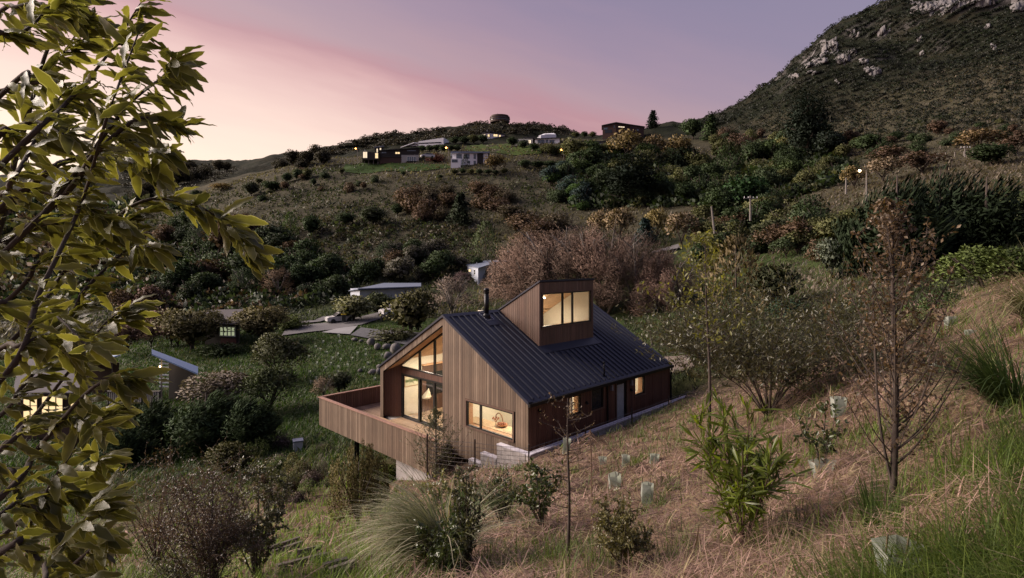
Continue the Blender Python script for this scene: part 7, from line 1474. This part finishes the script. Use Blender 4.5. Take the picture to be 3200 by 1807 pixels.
# ---- tussocks
def tussock(u, vb, n, ln, label, wind, cols, seed, Y=None, curl=1.5, spread=.45, wid=.007, lift=1.32):
    rg = np.random.default_rng(seed); p = ray_ground(u, vb) if Y is None else at(u, Y); e = empty('tussock', p, label, 'tussock'); th = rg.uniform(0, 6.28, n); r = .10 * np.sqrt(rg.uniform(0, 1, n)); B = np.stack([np.cos(th) * r, np.sin(th) * r, -.05 + 0 * r], 1)
    head = np.where(rg.uniform(0, 1, n) < .8, wind + rg.normal(0, .42, n), th); tone = rg.uniform(0, 1, n)[:, None]; col = (1 - tone) * np.array(cols[0]) + tone * np.array(cols[1])
    o = blades(B, head, ln * rg.uniform(.55, 1.1, n), wid * rg.uniform(.6, 1.3, n), np.clip(rg.normal(lift, spread * .5, n), .3, 1.56), np.abs(rg.normal(curl, .45, n)), col, 7, name='blades', parent=e); return e
tussock(1385, 1775, 900, 1.35, 'big pale tussock grass blown to the left below the deck', math.pi - .1, ((.09, .12, .04), (.42, .38, .28)), 5, wid=.013, curl=1.9); tussock(1435, 1760, 260, 1.0, 'upright dark green tussock clump right beside the pale one', 1.4, ((.035, .07, .018), (.08, .12, .03)), 8, curl=.5, spread=.3, wid=.010)
tussock(3165, 1285, 800, 1.15, 'dark green tussock arching left on the right-hand slope', math.pi - .2, ((.028, .052, .015), (.075, .11, .032)), 6, curl=1.05, spread=.3, wid=.010, lift=1.05); tussock(3235, 1010, 420, 1.5, 'tan-green tussock at the right edge of the dry bank', math.pi, ((.11, .12, .05), (.28, .25, .14)), 7, curl=1.7, lift=1.1, wid=.011)
tussock(2750, 1640, 140, .32, 'short grass tuft below the birch trunk', 1.2, ((.03, .055, .012), (.07, .10, .022)), 9, curl=.6, wid=.008)
# ------------------------------------------------------------------ tree guards
def guard_mat():
    m, nt, N, L, bs = mat_new('guard_film'); bs.inputs['Base Color'].default_value = (.46, .50, .43, 1); bs.inputs['Roughness'].default_value = .35
    tc = N.new('ShaderNodeTexCoord'); no = N.new('ShaderNodeTexNoise'); no.inputs['Scale'].default_value = 9; L.new(tc.outputs['Object'], no.inputs['Vector']); rp = N.new('ShaderNodeValToRGB'); cr = rp.color_ramp; cr.elements[0].position = .35; cr.elements[0].color = (.22, .25, .21, 1); cr.elements[1].position = .65; cr.elements[1].color = (.46, .48, .43, 1); L.new(no.outputs['Fac'], rp.inputs[0]); L.new(rp.outputs[0], bs.inputs['Base Color'])
    tr = N.new('ShaderNodeBsdfTranslucent'); tr.inputs['Color'].default_value = (.5, .55, .45, 1); mx = N.new('ShaderNodeMixShader'); mx.inputs[0].default_value = .4; L.new(bs.outputs[0], mx.inputs[1]); L.new(tr.outputs[0], mx.inputs[2]); L.new(mx.outputs[0], N['Material Output'].inputs['Surface']); return m
M_GUARD = guard_mat(); M_STAKE = plain('bamboo_stake', (.10, .07, .045), .8)
def guard(p, w, h, label, group=None, rz=0, seed=0, stakes=2, flare=1.15, tilt=0):
    rg = random.Random(seed); e = empty('tree_guard', p, label, 'tree guard', group, rz); e.rotation_euler = (tilt, rg.uniform(-.08, .08), rz); m = MB(); n = 5; vs = []
    for k in range(3):
        f = (1 + (flare - 1) * k / 2)
        for i in range(n): th = 6.283 * i / n; q = w / 2 * f * rg.uniform(.85, 1.15); vs.append((q * math.cos(th), q * .75 * math.sin(th), h * (k / 2 + (rg.uniform(-.06, .06) if k == 2 else 0)) - .03))
    m.add(vs, [(k * n + i, k * n + (i + 1) % n, (k + 1) * n + (i + 1) % n, (k + 1) * n + i) for k in range(2) for i in range(n)]); m.build('sleeve', M_GUARD, e)
    for k in range(stakes): a = 2.5 * k + .6; x_, y_ = w * .38 * math.cos(a), w * .3 * math.sin(a); m = MB(); m.tube([(x_, y_, -.1), (x_ + rg.uniform(-.02, .02), y_, h * rg.uniform(1.1, 1.35))], max(.005, w * .03), 5); m.build('stake', M_STAKE, e)
    return e
def g_px(u, vb, wp, hp, label, **k): p = ray_ground(u, vb); s = p.y / F_PX; return guard(p, wp * s, hp * s, label, seed=int(u), **k)
for a in [(1882, 1452, 24, 26, 'small pale tree guard left of three in a row near the dead sapling'), (1954, 1455, 24, 36, 'upright pale tree guard in the middle of the row of three'), (2044, 1448, 30, 30, 'crumpled pale tree guard right of the row of three'), (1922, 1526, 38, 48, 'pale tree guard directly above the dense upright shrub'), (2022, 1578, 38, 72, 'tall pale tree guard right of the dense upright shrub'), (2622, 1300, 46, 62, 'white tree guard with dark holes left of the birch'), (1768, 1420, 22, 50, 'pale tree guard against the retaining wall cap'), (2972, 1018, 36, 30, 'bluish tree guard at the top of the dry bank'), (3034, 1045, 34, 16, 'flattened bluish tree guard on the dry bank'), (2745, 1130, 30, 46, 'tree guard half hidden behind the birch trunk'), (2930, 1165, 40, 40, 'pale tree guard under the dark arching tussock')]: g_px(*a)
g_px(2572, 1488, 62, 56, 'white tree guard round the small dark leafy shrub', flare=1.35); g_px(2805, 1795, 105, 120, 'large torn grey tree guard leaning in the grass at the bottom right', flare=1.5, tilt=.25)
for x_, y_ in [(675, 725), (690, 795), (490, 800), (405, 858), (455, 898), (533, 932), (665, 953), (603, 995), (700, 1010), (835, 1000), (895, 935), (990, 893), (992, 962), (1185, 960), (1018, 1057), (975, 1108), (780, 1070), (582, 1063), (670, 1100), (522, 1105), (420, 1055), (325, 975), (335, 1163), (410, 1222), (563, 1218), (637, 1233), (345, 1278), (497, 1370), (668, 1160), (1100, 1230)]:
    p = ray_ground(880 + x_ / 3.788, 860 + y_ / 3.788 + 3); guard(p, .16 * p.y / 45, .26 * p.y / 45, 'small pale tree guard on the green planted bank left of the house', 'tree guards on the green bank', seed=x_, stakes=1)
# ------------------------------------------------------------------ fences
nf = empty('netting_fence', H(10.4, 4, ZRT), 'low wire netting fence on dark posts along the right side of the house', 'fence'); NI = -Vector(nf.location)
def fpt(a, b, h): x, y, _ = H(a, b, 0); return Vector((x, y, max(ground(x, y), ZRT - .6) + h)) + NI
line = [(7.0, -2.5), (8.6, -1.7), (10.25, -.8), (10.3, 2.2), (10.3, 5.3), (10.3, 8.3), (10.3, 11.0)]
for a_, b_ in line: m = MB(); p = fpt(a_, b_, -.4); m.beam(p, p + Vector((0, 0, 1.45)), .05); m.build('post', M_BARK, nf)
for r in range(7):
    m = MB(); h_ = .08 + .14 * r
    for (a0, b0), (a1, b1) in zip(line, line[1:]): m.tube([fpt(a0, b0, h_), (fpt(a0, b0, h_) + fpt(a1, b1, h_)) / 2 - Vector((0, 0, .025)), fpt(a1, b1, h_)], .007, 4, False)
    m.build('wire', M_WIRE, nf)
m = MB()
for (a0, b0), (a1, b1) in zip(line, line[1:]):
    for k in range(1, 12): t = k / 12; m.tube([fpt(a0, b0, .08).lerp(fpt(a1, b1, .08), t), fpt(a0, b0, .92).lerp(fpt(a1, b1, .92), t)], .0035, 4, False)
o = m.build('net_verticals', M_WIRE, nf); o['kind'] = 'stuff'
pf = empty('post_fence', ray_ground(2900, 505), 'old wooden post fence across the top of the tan field', 'fence')
for k in range(22):
    u_ = 2620 + 28 * k; p = ray_ground(u_, 536 - 46 * smooth01((u_ - 2600) / 420)) - Vector(pf.location); m = MB(); m.beam(p + Vector((0, 0, -.2)), p + Vector((random.uniform(-.06, .06), 0, random.uniform(.9, 1.3))), .14); m.build('post', M_POLE, pf)
pq = empty('pasture_fence', ray_ground(1090, 705), 'row of pale leaning posts along the foot of the pasture', 'fence')
for u_, v_, l_ in ((1004, 732, .3), (1086, 706, -.1), (1094, 708, 0), (1155, 700, -.2), (1210, 690, 0), (1060, 712, .1)): p = ray_ground(u_, v_) - Vector(pq.location); m = MB(); m.beam(p + Vector((0, 0, -.2)), p + Vector((l_, 0, 1.7)), .16); m.build('post', M_POLE, pq)
vf = empty('wire_fence', ray_ground(2110, 1110), 'short fence of leaning grey posts behind the house', 'fence'); prev = None
for u_, vt_, vb_ in ((2040, 1035, 1085), (2088, 1022, 1078), (2180, 1000, 1050)):
    p = ray_ground(u_, vb_) - Vector(vf.location); s_ = ray_ground(u_, vb_).y / F_PX; q = p + Vector((-.2, 0, (vb_ - vt_) * s_)); m = MB(); m.beam(p - Vector((0, 0, .3)), q, .09); m.build('post', M_POLE, vf)
    if prev: m = MB(); [m.tube([prev[0].lerp(prev[1], f), p.lerp(q, f)], .008, 4, False) for f in (.45, .7, .95)]; m.build('wire', M_WIRE, vf)
    prev = (p, q)
# ------------------------------------------------------------------ sleepers on the lower bank, dead sapling
M_SLEEPER = wood('old_sleeper', [(.09, .075, .06), (.125, .105, .085), (.11, .09, .07)], grain=(20, 20, 20), rough=.9)
for i, (u0_, v0_, u1_, v1_, lb) in enumerate([(845, 1731, 935, 1700, 'top timber edging of the terraced bank'), (851, 1747, 942, 1716, 'second timber edging from the top of the terraced bank'), (930, 1752, 1002, 1729, 'short timber edging in the middle of the terraced bank'), (862, 1800, 1018, 1758, 'longest timber edging on the terraced bank'), (1008, 1800, 1085, 1776, 'stepped timber edging near the bottom edge'), (1030, 1812, 1116, 1786, 'thick dark sleeper at the bottom edge')]):
    a, b = ray_ground(u0_, v0_), ray_ground(u1_, v1_); e = (a + b) / 2; m = MB(); m.beam(a - e + Vector((0, 0, .06)), b - e + Vector((0, 0, .06)), .06, .16); o = m.build('timber_edging', M_SLEEPER, None, loc=e); tag(o, lb, 'timber edging', 'timber edging on the lower bank')
M_DEAD = plain('dead_stem', (.14, .085, .055), .85, var=.25)
p = ray_ground(1850, 1570); s = p.y / F_PX; ds = empty('dead_sapling', p, 'dead drooping sapling tied to a thin stake in the straw', 'dead plant'); hh = 225 * s; rgs = random.Random(4)
m = MB(); m.tube([(0, 0, -.1), (-.01, 0, hh * .5), (-.03, 0, hh)], [.014, .012, .008], 6); m.build('stake', M_DEAD, ds)
for k in range(16):
    a = rgs.uniform(0, 6.28); r = rgs.uniform(.15, .62) * hh; z1 = hh * rgs.uniform(.2, .62); m = MB(); m.tube(catmull([(-.03, 0, hh * rgs.uniform(.9, 1)), (-.03 + r * .28 * math.cos(a), r * .28 * math.sin(a), hh * .88), (r * .7 * math.cos(a), r * .7 * math.sin(a), (hh + z1) / 2), (r * math.cos(a), r * math.sin(a), z1)], 4), [.0055 - .0003 * q for q in range(13)], 4, False); m.build('drooping_stem', M_DEAD, ds)

# ------------------------------------------------------------------ thin smoke drifting off the flue
def smoke():
    m = bpy.data.materials.new('flue_smoke'); m.use_nodes = True; nt = m.node_tree; N = nt.nodes; L = nt.links; N.clear(); o = N.new('ShaderNodeOutputMaterial'); v = N.new('ShaderNodeVolumePrincipled'); v.inputs['Color'].default_value = (.8, .76, .78, 1)
    tc = N.new('ShaderNodeTexCoord'); gr = N.new('ShaderNodeTexGradient'); gr.gradient_type = 'SPHERICAL'; L.new(tc.outputs['Object'], gr.inputs[0]); no = N.new('ShaderNodeTexNoise'); no.inputs['Scale'].default_value = 2.2; no.inputs['Detail'].default_value = 3; L.new(tc.outputs['Object'], no.inputs['Vector'])
    mu = N.new('ShaderNodeMath'); mu.operation = 'MULTIPLY'; L.new(gr.outputs['Fac'], mu.inputs[0]); L.new(no.outputs['Fac'], mu.inputs[1]); m2 = N.new('ShaderNodeMath'); m2.operation = 'MULTIPLY'; m2.inputs[1].default_value = .9; L.new(mu.outputs[0], m2.inputs[0]); L.new(m2.outputs[0], v.inputs['Density']); L.new(v.outputs[0], o.inputs['Volume'])
    mb = MB(); n, rr = 16, 10; vs = [(math.sin(math.pi * i / rr) * math.cos(6.2832 * k / n), math.sin(math.pi * i / rr) * math.sin(6.2832 * k / n), math.cos(math.pi * i / rr)) for i in range(rr + 1) for k in range(n)]
    mb.add(vs, [(i * n + k, i * n + (k + 1) % n, (i + 1) * n + (k + 1) % n, (i + 1) * n + k) for i in range(rr) for k in range(n)]); top = Vector(H(fa, fbb, -1.30)); o_ = mb.build('smoke', m, None, True, loc=top + Vector((-.85, .25, -.28))); o_.scale = (1.05, .35, .30); o_.rotation_euler = (0, R(-20), R(-15)); tag(o_, kind='stuff')
smoke()
